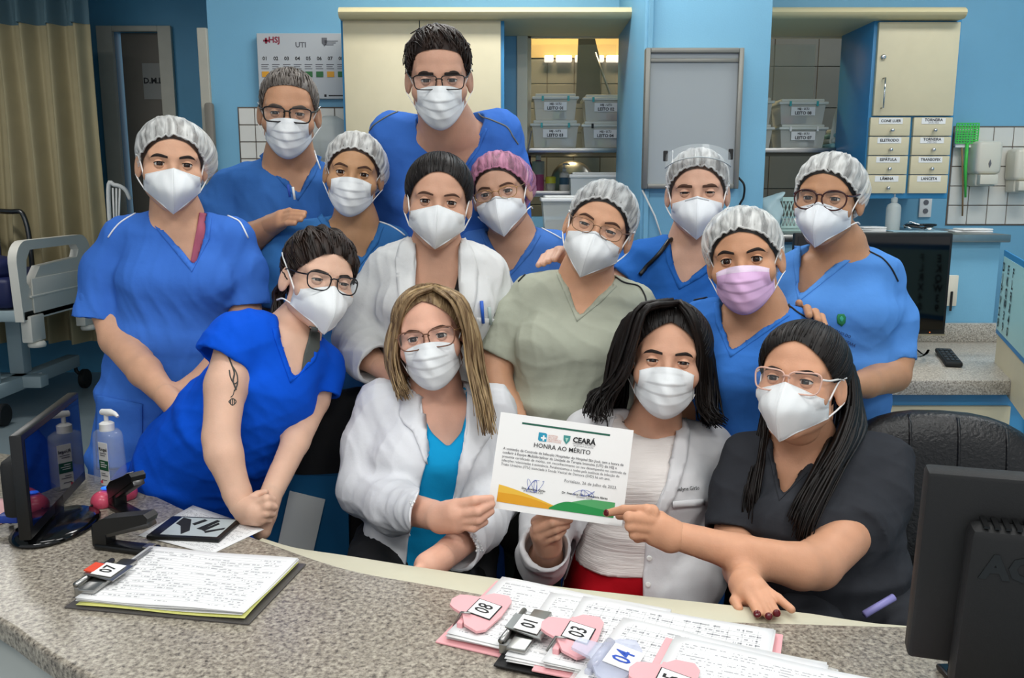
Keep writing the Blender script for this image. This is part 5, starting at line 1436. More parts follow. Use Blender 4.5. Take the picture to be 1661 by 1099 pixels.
def make_legs(root, sp, st):
    kind, m, shoe = sp['pants']; c, w, d = st[-1]
    hw = sp.get('leg_dx', 0.095); z0 = c[2]
    f = None; feet = []
    if kind == 'stand':
        top = np.array(c); P = []
        for s in (-1, 1):
            hip = top + np.array([s * hw, 0.0, 0.02]); kn = np.array([top[0] + s * hw * 1.02, top[1] - 0.01, 0.47]); an = np.array([top[0] + s * hw * 1.05, top[1] + 0.02, 0.08])
            if 'feet' in sp: an[:2] += sp['feet'][:2]; kn[:2] += np.array(sp['feet'][:2]) * 0.5
            P.append([(hip, 0.095), (kn, 0.075), (an, 0.072)]); feet.append((an, np.array([s * 0.05, -1, 0])))
    else:
        P = []; kz = sp.get('kz', 0.52)
        for s in (-1, 1):
            hip = np.array([c[0] + s * hw, c[1] + 0.02, kz + 0.02]); kn = np.array([c[0] + s * hw * 1.1, max(c[1] - 0.38, 1.28), kz]); an = np.array([kn[0], kn[1] + 0.06, 0.08])
            P.append([(hip, 0.088), (kn, 0.072), (an, 0.062)]); feet.append((an, np.array([0, -1, 0])))
    pp = np.array([p for c_ in P for p, _ in c_] + [np.array([c[0], c[1], 0.66])])
    f = Field(pp.min(0) - 0.16, pp.max(0) + 0.16, 0.014)
    f.lo[2] = max(f.lo[2], 0.0)
    for c_ in P: f.chain(c_, 0.02)
    if kind != 'stand':
        f.seg((np.array([c[0], c[1], 0.585]), w - 0.034, d - 0.034), (np.array([c[0], c[1], 0.54]), w - 0.025, d - 0.025), np.array([1.0, 0, 0]), 0.03, cap=0.02)
        f.ell(np.array([c[0], c[1] + 0.02, 0.55]), (w * 0.82, 0.13, 0.10), k=0.05)
    else:
        zc_ = sp['garments'][-1].get('zcut', c[2])
        top = np.array([c[0], c[1], max(zc_, c[2]) + 0.05]); bt = np.array([c[0], c[1], min(zc_, c[2]) - 0.02])
        f3 = Field(np.minimum(f.lo, bt - 0.25), np.maximum(f.lo + f.n * f.h, top + 0.2), 0.018); 
        for c_ in P: f3.chain(c_, 0.02)
        f3.seg((top, w - 0.02, d - 0.02), (bt, w - 0.02, d - 0.02), np.array([1.0, 0, 0]), 0.04, cap=0.03); f = f3
    V, Q = f.mesh(); N = vnormals(V, Q); V = V + N * wrinkle(V, sp['seed'], 0.006)[:, None]; V[:, 2] = np.maximum(V[:, 2], 0.03)
    link('trousers', qmesh('trousers', V, Q), m, root)
    for an, d in feet:
        d = d / np.linalg.norm(d); f = Field(an - 0.2, an + 0.2, 0.008); f.lo[2] = max(f.lo[2], -0.01)
        a = np.array([an[0], an[1], 0.045]) - d * 0.03; b = np.array([an[0], an[1], 0.038]) + d * 0.15
        f2 = Field(np.minimum(a, b) - 0.07, np.maximum(a, b) + 0.07, 0.012); f2.rc(a, b, 0.042, 0.036, 0.01); f2.ell((a + b) / 2 + np.array([0, 0, 0.012]), (0.042, 0.07, 0.04), k=0.02)
        V, Q = f2.mesh(); V[:, 2] = np.maximum(V[:, 2], 0.002)
        link('shoe', qmesh('shoe', V, Q), shoe, root)

def body_bvh(root):
    me = next(c for c in root.children if c.name.startswith('body')).data
    return BVHTree.FromPolygons([v.co for v in me.vertices], [list(p.vertices) for p in me.polygons])
def piping(out, gname, pts, m, r=0.0022, name='piping'):
    o, b = out[gname]; p = drape_line(b, pts, r)
    if len(p) > 2: MB().tube(p, r, n=6).build(name, m, o, True)
def patch(out, gname, poly, m, name, off=0.001, th=0.0025, step=5.0, lift=None, parent=None):
    o, b = out[gname]; mb = MB(); drape_patch(mb, b, poly, off, th, step, lift=lift)
    return mb.build(name, m, parent or o, True)
def neckband(out, gname, pts, m, wpx=5.0, name='neckline_band'):
    """flat band following the neckline"""
    o, b = out[gname]; p = drape_line(b, pts, 0.004, 30, 0.0)
    if len(p) > 3: MB().tube(p, 0.004, n=6).build(name, m, o, True)

def hair_cap(mb, H, rim, th, seed, n=420, r=0.0019, sweep=0.1, mess=0.0):
    """combed hair: ridged cap plus fine locks lying on it"""
    t2 = lambda t, ph, d: th(t, ph, d) + 0.0007 * math.sin(ph * 61 + 2 * math.sin(5 * t + ph)) + 0.0006 * math.sin(ph * 97 + 1.7 * math.sin(3 * t))
    vs, fs = cap_mesh(rim_fn(rim), t2, 24, 168); add_world(mb, vs, fs, H)
    scalp_strands(mb, H, rim, n, r, seed, 0.0004, sweep=sweep, mess=mess, thick=th, t0=0.02)
def vband(out, gname, path, m, w=10.0, inset=2.0):
    """sewn band along a V neckline; path runs left top -> apex -> right top"""
    P = smooth_path(path, 5) if False else np.array(path, float)
    c = P.mean(0) - np.array([0, 60.0]); inn = []; ou = []
    for i, p in enumerate(P):
        t = P[min(i + 1, len(P) - 1)] - P[max(i - 1, 0)]; n = np.array([-t[1], t[0]]); n /= np.linalg.norm(n) + 1e-9
        if n @ (p - c) < 0: n = -n
        inn.append(p + n * inset); ou.append(p + n * (inset + w))
    patch(out, gname, [tuple(q) for q in inn] + [tuple(q) for q in ou[::-1]], m, 'neckline_band', 0.0004, 0.0016, 5)

# ================================================================== THE GROUP
H_dark = hair_mat('hair_dark_brown', '2a1a12', '120b08'); H_black = hair_mat('hair_black', '17100d', '0a0706')
H_brown = hair_mat('hair_brown', '3b2619', '1c110b'); H_grey = hair_mat('hair_grey', '77706a', '3f3833')
H_blonde = hair_mat('hair_blonde', 'a08763', '5c4630'); H_blondel = hair_mat('hair_blonde_light', 'c7ae86', '94784f')
B_dark = mat('brow_dark', '1e120c', 0.8); B_brown = mat('brow_brown', '4a3022', 0.8); B_grey = mat('brow_grey', '4f453e', 0.8)
M_shoe = mat('shoe_white', 'd8d8d4', 0.5); M_shoeb = mat('shoe_black', '151515', 0.4)
M_pw = mat('piping_white', 'e6eaee', 0.6); M_pb = mat('piping_black', '14161c', 0.6); M_pg = mat('piping_grey', '6a6f6a', 0.6)
def st_line(pts): return pts

# ---- 1: far left
C1 = cloth_mat('scrub_blue_1', '3f72cb')
r1, H1, o1 = person(dict(seed=1, label='person in blue scrubs and white hair net standing at far left beside the bed',
    head=(279, 266, 2.20, 2, 0, 0, 1.03), skin=skin_mat('skin_1', 'd3a385'), neck=(288, 352, 2.24, 0.054), open=0.42,
    st=[(288, 385, 2.25, 78, 0.095), (290, 450, 2.25, 92, 0.125), (286, 540, 2.25, 98, 0.13), (280, 640, 2.25, 112, 0.145), (276, 740, 2.25, 122, 0.155), (274, 830, 2.25, 126, 0.16)],
    sh=[(200, 384, 2.25, 0.056), (378, 386, 2.25, 0.056)], bust=[(250, 455, 2.18, 0.07), (335, 455, 2.18, 0.07)],
    arms=[[(186, 400, 2.25, 0.048), (176, 500, 2.22, 0.044), (190, 550, 2.17, 0.043), (235, 602, 2.06, 0.040), (268, 640, 1.98, 0.028)],
          [(386, 400, 2.25, 0.05), (398, 530, 2.22, 0.044), (340, 610, 2.1, 0.036), (285, 645, 2.0, 0.028)]],
    hands=[[[(268, 640, 1.98, 0.028), (288, 660, 1.96, 0.03)], [(288, 660, 1.96, 0.024), (305, 668, 1.96, 0.009), (318, 660, 1.96, 0.009)], [(288, 655, 1.96, 0.022), (306, 655, 1.95, 0.009), (318, 648, 1.96, 0.009)]]],
    garments=[dict(name='scrub_top', mat=C1, wr=0.006, zcut=0.66,
        sleeves=[[(200, 388, 2.25, 0.058), (178, 442, 2.25, 0.070), (166, 521, 2.22, 0.070)], [(378, 390, 2.25, 0.058), (394, 442, 2.25, 0.060), (397, 496, 2.24, 0.060)]],
        cuts=[([(247, 332), (264, 365), (315, 430), (330, 380), (334, 330), (320, 300), (260, 300)], 2.24)])],
    pants=('stand', C1, M_shoe)))
make_brows(r1, H1, B_dark, 0.0030, 0.001)
mask_n95(r1, H1, straps='ear')
hairnet(r1, H1, M_netw, H_brown, 1, (0.012, 0.02), bulge=(-0.85, -0.45, -0.25, 0.035))
piping(o1, 'scrub_top', [(246, 338), (225, 344), (200, 358), (186, 371), (176, 385)], M_pw)
piping(o1, 'scrub_top', [(338, 338), (358, 346), (378, 354), (390, 362), (402, 386)], M_pw)
mb = MB(); drape_patch(mb, body_bvh(r1), [(322, 345), (335, 347), (336, 362), (333, 385), (324, 405), (318, 432), (309, 424), (314, 395), (320, 365)], 0.002, 0.003, 4); mb.build('undershirt', mat('undershirt_pink', 'a8566a', 0.8), r1, True)
patch(o1, 'scrub_top', [(158, 640), (232, 655), (232, 760), (158, 760)], C1, 'pocket', 0.0015, 0.003, 8)

# ---- 2: grey-haired, glasses
C2 = cloth_mat('scrub_blue_2', '3a6cb2')
r2, H2, o2 = person(dict(seed=2, label='grey-haired person with black glasses and blue scrubs, hand on a shoulder',
    head=(469, 182, 2.52, -3, -2, 0, 1.08), skin=skin_mat('skin_2', 'c09070'), neck=(470, 268, 2.58, 0.064), open=0.32, clav=False,
    st=[(466, 300, 2.6, 84, 0.11), (464, 380, 2.6, 98, 0.14), (460, 480, 2.6, 100, 0.15), (460, 640, 2.6, 100, 0.15), (460, 760, 2.6, 102, 0.15)],
    sh=[(376, 304, 2.6, 0.06), (552, 304, 2.6, 0.06)],
    arms=[[(366, 310, 2.6, 0.055), (380, 410, 2.52, 0.048), (410, 385, 2.42, 0.042), (440, 365, 2.38, 0.030)], [(560, 310, 2.6, 0.055), (575, 440, 2.6, 0.045), (560, 560, 2.5, 0.03)]],
    hands=[[[(440, 365, 2.38, 0.028), (457, 353, 2.35, 0.022)], [(440, 365, 2.38, 0.026), (455, 362, 2.345, 0.018)],
            [(455, 349, 2.35, 0.012), (472, 343, 2.33, 0.0095), (494, 345, 2.315, 0.0085)], [(456, 354, 2.34, 0.012), (474, 349, 2.32, 0.0095), (493, 350, 2.305, 0.0085)],
            [(456, 360, 2.34, 0.012), (472, 355, 2.315, 0.0095), (488, 356, 2.30, 0.0085)], [(452, 366, 2.34, 0.011), (466, 362, 2.31, 0.0085), (478, 362, 2.3, 0.008)], [(450, 352, 2.36, 0.012), (460, 344, 2.37, 0.009), (470, 340, 2.37, 0.008)]]],
    garments=[dict(name='scrub_top', mat=C2, wr=0.006, zcut=0.8, res=0.0066,
        sleeves=[[(376, 306, 2.6, 0.062), (362, 340, 2.59, 0.075), (366, 382, 2.55, 0.075)], [(552, 306, 2.6, 0.062), (568, 350, 2.6, 0.07), (574, 420, 2.6, 0.066)]],
        cuts=[([(428, 238), (450, 270), (486, 314), (500, 280), (514, 240), (500, 200), (440, 200)], 2.58)])],
    pants=('stand', C2, M_shoeb)))
make_brows(r2, H2, B_grey, 0.0034)
mask_surgical(r2, H2, M_mask)
glasses(r2, H2, mat('frame_black', '0e0b0a', 0.3), 0.0265, 0.0185, 4.0, 0.0022)
def short_hair(root, H, m, rim, seed, top=0.016, n=260, mess=0.0, sweep=0.6, r=0.0028):
    rf = rim_fn(rim); th = lambda t, ph, d: 0.002 + top * max(0.15, d.z) * (1 - t ** 4) + 0.0012 * math.sin(ph * 37 + 5 * math.sin(9 * t))
    vs, fs = cap_mesh(rf, th, 24, 72); mb = MB(); add_world(mb, vs, fs, H)
    scalp_strands(mb, H, rim, n, r, seed, 0.002, sweep=sweep, mess=mess, thick=th)
    return mb.build('hair', m, root, True)
short_hair(r2, H2, H_grey, RIM_SHORT, 5, 0.007, 300, 0.001)
piping(o2, 'scrub_top', [(424, 248), (405, 254), (385, 261), (366, 269)], M_pw)
piping(o2, 'scrub_top', [(514, 238), (525, 241), (536, 246)], M_pw)
o = MB().tube([W(510, 245, 2.50), W(514, 258, 2.46), W(520, 274, 2.44)], 0.004, n=6, flat=0.4).build('mask_tie', M_elastic, r2, True)
for (a, b, c_) in ((467, 299, M_inkblue), (475, 303, M_white)):
    h = W(a, b, 2.44); MB().tube([h, h + Vector((0.004, 0.0, -0.035))], 0.0035, n=8).build('pen', c_, r2, True)

# ---- 3: tallest, leaning in
C3 = cloth_mat('scrub_blue_3', '3d6fc4')
r3, H3, o3 = person(dict(seed=3, label='tallest person, dark hair and glasses, blue scrubs, leaning over the back row',
    head=(712, 126, 2.38, 0, -4, -2, 1.10), skin=skin_mat('skin_3', 'c69880'), neck=(728, 212, 2.48, 0.068), open=0.34,
    st=[(728, 248, 2.54, 92, 0.11), (722, 320, 2.58, 108, 0.15), (720, 420, 2.6, 104, 0.15), (720, 560, 2.62, 100, 0.15), (720, 720, 2.62, 100, 0.15)],
    sh=[(640, 222, 2.54, 0.074), (806, 218, 2.54, 0.074)],
    arms=[[(634, 235, 2.54, 0.058), (640, 360, 2.56, 0.05), (660, 470, 2.5, 0.034)], [(812, 232, 2.54, 0.058), (822, 360, 2.56, 0.05), (800, 470, 2.5, 0.034)]],
    garments=[dict(name='scrub_top', mat=C3, wr=0.006, zcut=0.8, res=0.0066,
        sleeves=[[(640, 224, 2.54, 0.076), (636, 290, 2.55, 0.078), (642, 360, 2.56, 0.074)], [(806, 220, 2.54, 0.076), (818, 290, 2.55, 0.078), (820, 360, 2.56, 0.074)]],
        cuts=[([(682, 172), (698, 218), (738, 290), (765, 240), (784, 192), (770, 164), (750, 120), (690, 120)], 2.50)])],
    pants=('stand', C3, M_shoeb)))
make_brows(r3, H3, B_dark, 0.0040, -0.0015)
mask_surgical(r3, H3, M_mask)
glasses(r3, H3, mat('frame_dark_brown', '1c120e', 0.3), 0.0265, 0.0165, 4.5, 0.0016)
short_hair(r3, H3, H_dark, RIM_SHORT, 9, 0.016, 480, 0.004, 1.6, 0.0024)
piping(o3, 'scrub_top', [(678, 172), (655, 178), (630, 188), (608, 202), (600, 212)], M_pg, 0.002)
piping(o3, 'scrub_top', [(768, 164), (778, 186), (800, 196), (822, 206), (832, 222), (840, 234)], M_pg, 0.002)

# ---- 4: white surgical mask and hair net behind the bending person
C4 = cloth_mat('scrub_blue_4', '3870ad')
r4, H4, o4 = person(dict(seed=4, label='person in blue scrubs, hair net and pleated white mask, a hand resting on one shoulder',
    head=(574, 281, 2.36, -3, 0, 6, 0.99), skin=skin_mat('skin_4', 'bb8e68'), neck=(578, 362, 2.4, 0.05), open=0.42,
    st=[(562, 395, 2.42, 76, 0.095), (552, 460, 2.42, 92, 0.125), (545, 560, 2.42, 96, 0.13), (540, 680, 2.42, 100, 0.14), (540, 800, 2.42, 102, 0.14)],
    sh=[(476, 390, 2.42, 0.058), (636, 396, 2.42, 0.056)], bust=[(520, 460, 2.34, 0.065), (590, 460, 2.34, 0.065)],
    arms=[[(465, 400, 2.42, 0.05), (448, 520, 2.4, 0.042), (500, 600, 2.25, 0.03)], [(645, 405, 2.42, 0.05), (650, 520, 2.4, 0.042), (600, 600, 2.3, 0.03)]],
    garments=[dict(name='scrub_top', mat=C4, wr=0.006, zcut=0.68, res=0.0066,
        sleeves=[[(476, 400, 2.42, 0.058), (458, 430, 2.42, 0.068), (452, 500, 2.41, 0.066)], [(636, 404, 2.42, 0.058), (648, 440, 2.42, 0.066), (650, 500, 2.41, 0.062)]],
        cuts=[([(520, 340), (545, 372), (588, 419), (602, 390), (613, 356), (600, 310), (540, 310)], 2.40)])],
    pants=('stand', C4, M_shoe)))
make_brows(r4, H4, B_brown, 0.0026, 0.0025)
mask_surgical(r4, H4, M_mask)
hairnet(r4, H4, M_netw, H_brown, 4, (0.010, 0.014), bulge=(-0.7, -0.4, -0.5, 0.022))
piping(o4, 'scrub_top', [(519, 344), (498, 350), (475, 357), (462, 364), (453, 371)], M_pw)
piping(o4, 'scrub_top', [(616, 360), (632, 366), (646, 374), (656, 382)], M_pw)

# ---- 5: white coat, dark hair tied back
CW = cloth_mat('coat_white', 'dcdee2', 0.04); CW5 = cloth_mat('coat_white_5', 'd6d8d8', 0.05)
r5, H5, o5 = person(dict(seed=5, label='person with dark tied-back hair in a white coat with pens in the pocket',
    head=(711, 326, 2.16, 0, -1, 4, 1.03), skin=skin_mat('skin_5', 'c89a80'), neck=(708, 402, 2.2, 0.053), open=0.40,
    st=[(708, 425, 2.21, 82, 0.095), (708, 490, 2.21, 96, 0.125), (704, 580, 2.21, 96, 0.13), (702, 680, 2.22, 104, 0.14), (702, 800, 2.22, 108, 0.145)],
    sh=[(630, 440, 2.21, 0.054), (788, 446, 2.21, 0.054)], bust=[(672, 500, 2.13, 0.065), (752, 500, 2.13, 0.065)],
    arms=[[(620, 440, 2.21, 0.045), (582, 545, 2.18, 0.04), (625, 600, 2.04, 0.027)], [(800, 445, 2.21, 0.045), (815, 560, 2.2, 0.04), (780, 640, 2.1, 0.028)]],
    hands=[[[(618, 595, 2.05, 0.027), (640, 604, 2.02, 0.03)], [(640, 600, 2.02, 0.02), (656, 604, 2.02, 0.009), (668, 610, 2.02, 0.009)], [(640, 610, 2.02, 0.02), (656, 614, 2.02, 0.009), (666, 620, 2.02, 0.009)]]],
    garments=[dict(name='blouse', mat=mat('blouse_black', '0d0d10', 0.8), off=-0.006, wr=0.002, shoulders=False, zcut=0.9, res=0.008, cuts=[([(676, 380), (672, 470), (735, 478), (742, 440), (742, 380)], 2.2)]),
              dict(name='white_coat', mat=CW5, off=0.006, wr=0.006, zcut=0.62,
        sleeves=[[(630, 442, 2.21, 0.054), (600, 486, 2.2, 0.056), (580, 545, 2.17, 0.055), (592, 575, 2.1, 0.052), (613, 593, 2.05, 0.043)], [(788, 448, 2.21, 0.054), (808, 504, 2.21, 0.055), (815, 570, 2.2, 0.052), (785, 630, 2.1, 0.042)]],
        cuts=[([(678, 384), (675, 470), (672, 620), (672, 900), (722, 900), (730, 620), (743, 480), (741, 384), (735, 350), (685, 350)], 2.2)])],
    pants=('stand', mat('trousers_navy', '1c2440', 0.8), M_shoeb)))
make_brows(r5, H5, B_brown, 0.0024, 0.001)
mask_n95(r5, H5, M_mask, 'ear', 0.068, -0.008, -0.112, 0.128)
rf = rim_fn(RIM_LONG)
mb = MB(); hair_cap(mb, H5, [(0, 0.090, 0.078), (0.022, 0.085, 0.072), (0.048, 0.066, 0.045), (0.066, 0.04, 0.012), (0.074, 0.0, -0.012), (0.068, -0.04, -0.07), (0.0, -0.08, -0.09)], lambda t, ph, d: 0.003 + 0.012 * (1 - t ** 5), 12)
mb.build('hair', H_black, r5, True)
patch(o5, 'white_coat', [(673, 392), (662, 386), (650, 396), (642, 422), (646, 470), (652, 520), (666, 556), (671, 480)], CW5, 'lapel', 0.002, 0.004, 6)
patch(o5, 'white_coat', [(746, 392), (754, 388), (768, 412), (774, 440), (772, 480), (764, 520), (746, 564), (747, 480)], CW5, 'lapel', 0.002, 0.004, 6)
pk = patch(o5, 'white_coat', [(772, 514), (812, 517), (806, 565), (770, 562)], CW5, 'pocket', 0.002, 0.003, 6)
for (a, y0, y1, c_) in ((781, 488, 522, mat('pen_blue', '2a62c8', 0.4)), (793, 498, 524, mat('pen_clear', 'a8b8b4', 0.3)), (799, 497, 524, M_inkgrey)):
    h, n_ = cam_hit(o5['white_coat'][1], a, y1)
    if h is not None:
        q = W(a, y0, h.y - 0.012); MB().tube([h + n_ * 0.008, q], [0.004, 0.0045], n=8).build('pen', c_, r5, True)

# ---- 6: pink hair net
C6 = cloth_mat('scrub_blue_6', '4573bd')
r6, H6, o6 = person(dict(seed=6, label='person in a pink hair net and thin glasses in the back row',
    head=(812, 312, 2.42, -8, 1, -11, 1.02), skin=skin_mat('skin_6', 'bf947c'), neck=(832, 378, 2.46, 0.052), open=0.40,
    st=[(836, 405, 2.48, 70, 0.095), (836, 470, 2.48, 86, 0.12), (836, 560, 2.48, 90, 0.13), (836, 700, 2.48, 94, 0.13), (836, 800, 2.48, 94, 0.13)],
    sh=[(770, 402, 2.48, 0.06), (898, 405, 2.48, 0.06)],
    arms=[[(764, 410, 2.48, 0.048), (760, 520, 2.48, 0.042), (790, 620, 2.4, 0.03)], [(905, 412, 2.48, 0.048), (912, 520, 2.48, 0.042), (880, 620, 2.4, 0.03)]],
    garments=[dict(name='scrub_top', mat=C6, wr=0.006, zcut=0.75, res=0.0066,
        sleeves=[[(770, 404, 2.48, 0.062), (764, 450, 2.48, 0.064), (762, 510, 2.48, 0.06)], [(898, 407, 2.48, 0.062), (908, 450, 2.48, 0.064), (912, 510, 2.48, 0.06)]],
        cuts=[([(788, 366), (800, 395), (826, 441), (850, 405), (871, 368), (855, 330), (800, 330)], 2.46)])],
    pants=('stand', C6, M_shoe)))
make_brows(r6, H6, B_brown, 0.0024, 0.001)
mask_n95(r6, H6, M_maskb, 'over', wire=True)
glasses(r6, H6, mat('frame_gold', 'b08a5a', 0.3, metal=0.8), 0.024, 0.015, 2.6, 0.0010)
hairnet(r6, H6, M_netp, H_dark, 6, (0.008, 0.014), bulge=(-0.75, -0.5, -0.4, 0.024))
piping(o6, 'scrub_top', [(874, 368), (886, 374), (900, 381), (910, 387)], M_pw, 0.0018)

# ---- 7: grey-green scrubs
C7 = cloth_mat('scrub_sage', 'a7ab9b', 0.08)
r7, H7, o7 = person(dict(seed=7, label='person in pale sage green scrubs with black piping and white hair net',
    head=(972, 370, 2.09, -3, 0, 19, 1.04), skin=skin_mat('skin_7', 'ce9c7c'), neck=(950, 450, 2.14, 0.056), open=0.26,
    st=[(946, 482, 2.16, 84, 0.10), (936, 550, 2.16, 102, 0.15), (928, 640, 2.16, 106, 0.165), (925, 740, 2.17, 110, 0.17), (925, 850, 2.17, 112, 0.17)],
    sh=[(862, 478, 2.16, 0.056), (1030, 493, 2.16, 0.056)], bust=[(890, 560, 2.06, 0.075), (980, 565, 2.06, 0.075)],
    arms=[[(845, 490, 2.16, 0.05), (802, 590, 2.12, 0.046), (804, 625, 2.08, 0.042), (840, 690, 2.0, 0.03)], [(1042, 500, 2.16, 0.05), (1060, 610, 2.14, 0.044), (1020, 690, 2.05, 0.03)]],
    garments=[dict(name='scrub_top', mat=C7, wr=0.006, zcut=0.64, vert=0.3,
        sleeves=[[(862, 486, 2.16, 0.058), (834, 526, 2.15, 0.064), (806, 580, 2.13, 0.060)], [(1030, 504, 2.16, 0.058), (1048, 540, 2.16, 0.064), (1056, 590, 2.15, 0.06)]],
        cuts=[([(911, 430), (922, 460), (941, 511), (966, 482), (998, 449), (985, 400), (925, 400)], 2.15)])],
    pants=('stand', C7, M_shoe)))
make_brows(r7, H7, B_brown, 0.0024, 0.002)
mask_n95(r7, H7, M_mask, 'ear', wire=True)
glasses(r7, H7, mat('frame_bronze', '8a6a52', 0.3, metal=0.7), 0.025, 0.015, 3.0, 0.0011)
hairnet(r7, H7, M_netw2, H_black, 8, (0.012, 0.016))
piping(o7, 'scrub_top', [(908, 432), (895, 437), (868, 438), (852, 446), (841, 457)], M_pb)
piping(o7, 'scrub_top', [(999, 450), (1012, 458), (1035, 464), (1045, 478), (1048, 490)], M_pb)

# ---- 8: goggles on the hair net, stethoscope
C8 = cloth_mat('scrub_blue_8', '2c68b9')
r8, H8, o8 = person(dict(seed=8, label='person with clear goggles on the hair net in front of the whiteboard',
    head=(1131, 312, 2.36, 0, 0, 1, 1.05), skin=skin_mat('skin_8', 'd0a48c'), neck=(1124, 392, 2.4, 0.056), open=0.20,
    st=[(1118, 420, 2.42, 80, 0.10), (1115, 490, 2.42, 96, 0.13), (1112, 580, 2.42, 98, 0.14), (1110, 700, 2.42, 102, 0.14), (1110, 810, 2.42, 104, 0.14)],
    sh=[(1040, 419, 2.42, 0.056), (1196, 422, 2.42, 0.056)],
    arms=[[(1028, 428, 2.42, 0.05), (985, 480, 2.36, 0.044), (945, 440, 2.32, 0.036), (918, 414, 2.27, 0.026)], [(1208, 430, 2.42, 0.05), (1225, 540, 2.42, 0.044), (1190, 640, 2.35, 0.03)]],
    hands=[[[(922, 416, 2.27, 0.026), (908, 412, 2.25, 0.022)], [(906, 405, 2.26, 0.012), (898, 408, 2.22, 0.010), (890, 424, 2.175, 0.0088)], [(904, 409, 2.25, 0.012), (890, 410, 2.215, 0.0098), (882, 428, 2.165, 0.0086)],
            [(904, 412, 2.25, 0.012), (882, 416, 2.205, 0.0095), (873, 430, 2.16, 0.0084)], [(912, 405, 2.25, 0.011), (908, 408, 2.215, 0.0092), (900, 421, 2.18, 0.0084)]]],
    garments=[dict(name='scrub_top', mat=C8, wr=0.006, zcut=0.7, res=0.0066,
        sleeves=[[(1040, 432, 2.42, 0.058), (1022, 450, 2.41, 0.062), (1004, 464, 2.39, 0.060)], [(1200, 422, 2.42, 0.066), (1214, 470, 2.42, 0.066), (1222, 530, 2.42, 0.062)]],
        cuts=[([(1088, 384), (1092, 420), (1107, 459), (1130, 440), (1156, 418), (1160, 370), (1090, 340)], 2.4)])],
    pants=('stand', C8, M_shoe)))
make_brows(r8, H8, B_brown, 0.0036, -0.001)
mask_n95(r8, H8, M_maskb, 'ear', wire=True)
hairnet(r8, H8, M_netw2, H_brown, 10, (0.010, 0.014))
gg = MB(); n = 24
for i in range(n + 1):
    a = math.radians(-62 + 124 * i / n); rr = 0.118
    for z in (0.088, 0.122): gg.v.append(tuple(H8 @ Vector((rr * 0.80 * math.sin(a), 0.0 + rr * 0.95 * math.cos(a) - 0.01 - (z - 0.088) * 0.5, z - 0.045 * (1 - math.cos(a))))))
for i in range(n): gg.f.append((2 * i, 2 * i + 2, 2 * i + 3, 2 * i + 1)); gg.mi.append(0)
go = gg.build('goggles', mat('goggle_clear', 'dfe6e8', 0.05, alpha=0.22, spec=0.8), r8, True)
MB().tube([Vector(gg.v[2 * i]) for i in range(n + 1)], 0.0018, n=5).build('goggle_rim', mat('goggle_rim_grey', 'a8b0b2', 0.3), go, True)
for s in (0, n): MB().box(-0.006, 0.006, -0.004, 0.004, -0.016, 0.012, 0.002, Matrix.Translation(Vector(gg.v[2 * s + 1]))).build('goggle_hinge', M_blackm, go)
st_ = [(1096, 372), (1084, 394), (1070, 412), (1050, 432), (1036, 446)]
p = drape_line(o8['scrub_top'][1], st_, 0.006, 30, 0.007); MB().tube(p, 0.0058, n=8).build('stethoscope_tube', M_black, r8, True)
p = drape_line(o8['scrub_top'][1], [(1150, 402), (1154, 430), (1156, 450)], 0.007, 12, 0.008); MB().tube(p, 0.007, n=8).build('stethoscope_tube', M_black, r8, True)

# ---- 10: round glasses at the right
C10 = cloth_mat('scrub_blue_10', '5690d9')
r10, H10, o10 = person(dict(seed=10, label='person with round dark glasses and hair net in light blue scrubs at right',
    head=(1343, 322, 2.24, -11, 0, 6, 1.05), skin=skin_mat('skin_10', 'ba8a68'), neck=(1362, 400, 2.3, 0.056), open=0.38,
    st=[(1364, 432, 2.32, 82, 0.10), (1356, 500, 2.32, 98, 0.135), (1352, 580, 2.32, 92, 0.14), (1350, 640, 2.32, 84, 0.14), (1350, 780, 2.32, 88, 0.14)],
    sh=[(1292, 440, 2.32, 0.054), (1430, 449, 2.32, 0.058)], bust=[(1315, 510, 2.22, 0.07), (1395, 510, 2.22, 0.07)],
    arms=[[(1282, 445, 2.32, 0.05), (1262, 520, 2.28, 0.042), (1290, 530, 2.12, 0.032), (1308, 520, 2.06, 0.024)], [(1442, 452, 2.32, 0.05), (1452, 580, 2.27, 0.047), (1448, 608, 2.24, 0.045), (1405, 622, 2.12, 0.036), (1372, 626, 2.02, 0.026)]],
    hands=[[[(1308, 520, 2.06, 0.022), (1312, 518, 2.04, 0.018)], [(1300, 512, 2.05, 0.014), (1297, 500, 2.02, 0.011), (1296, 491, 2.0, 0.010)], [(1306, 512, 2.04, 0.014), (1309, 500, 1.99, 0.011), (1312, 511, 1.935, 0.010)],
            [(1312, 516, 2.04, 0.014), (1322, 506, 1.99, 0.011), (1327, 519, 1.935, 0.010)], [(1316, 520, 2.04, 0.014), (1332, 514, 1.99, 0.011), (1338, 529, 1.94, 0.0095)]],
           [[(1376, 626, 2.03, 0.026), (1366, 632, 2.0, 0.028)], [(1368, 622, 2.0, 0.014), (1380, 620, 1.97, 0.01), (1386, 630, 1.95, 0.009)], [(1368, 634, 2.0, 0.014), (1380, 632, 1.97, 0.01), (1384, 642, 1.95, 0.009)]]],
    garments=[dict(name='scrub_top', mat=C10, wr=0.006, zcut=0.88,
        sleeves=[[(1292, 448, 2.32, 0.056), (1280, 470, 2.31, 0.062), (1272, 510, 2.3, 0.058)], [(1430, 464, 2.32, 0.060), (1446, 520, 2.31, 0.066), (1444, 584, 2.28, 0.063)]],
        cuts=[([(1302, 380), (1299, 430), (1296, 478), (1345, 435), (1398, 391), (1390, 350), (1310, 350)], 2.3)])],
    pants=('stand', C10, M_shoe)))
make_brows(r10, H10, B_dark, 0.0024)
mask_n95(r10, H10, M_maskb, 'over', wire=True)
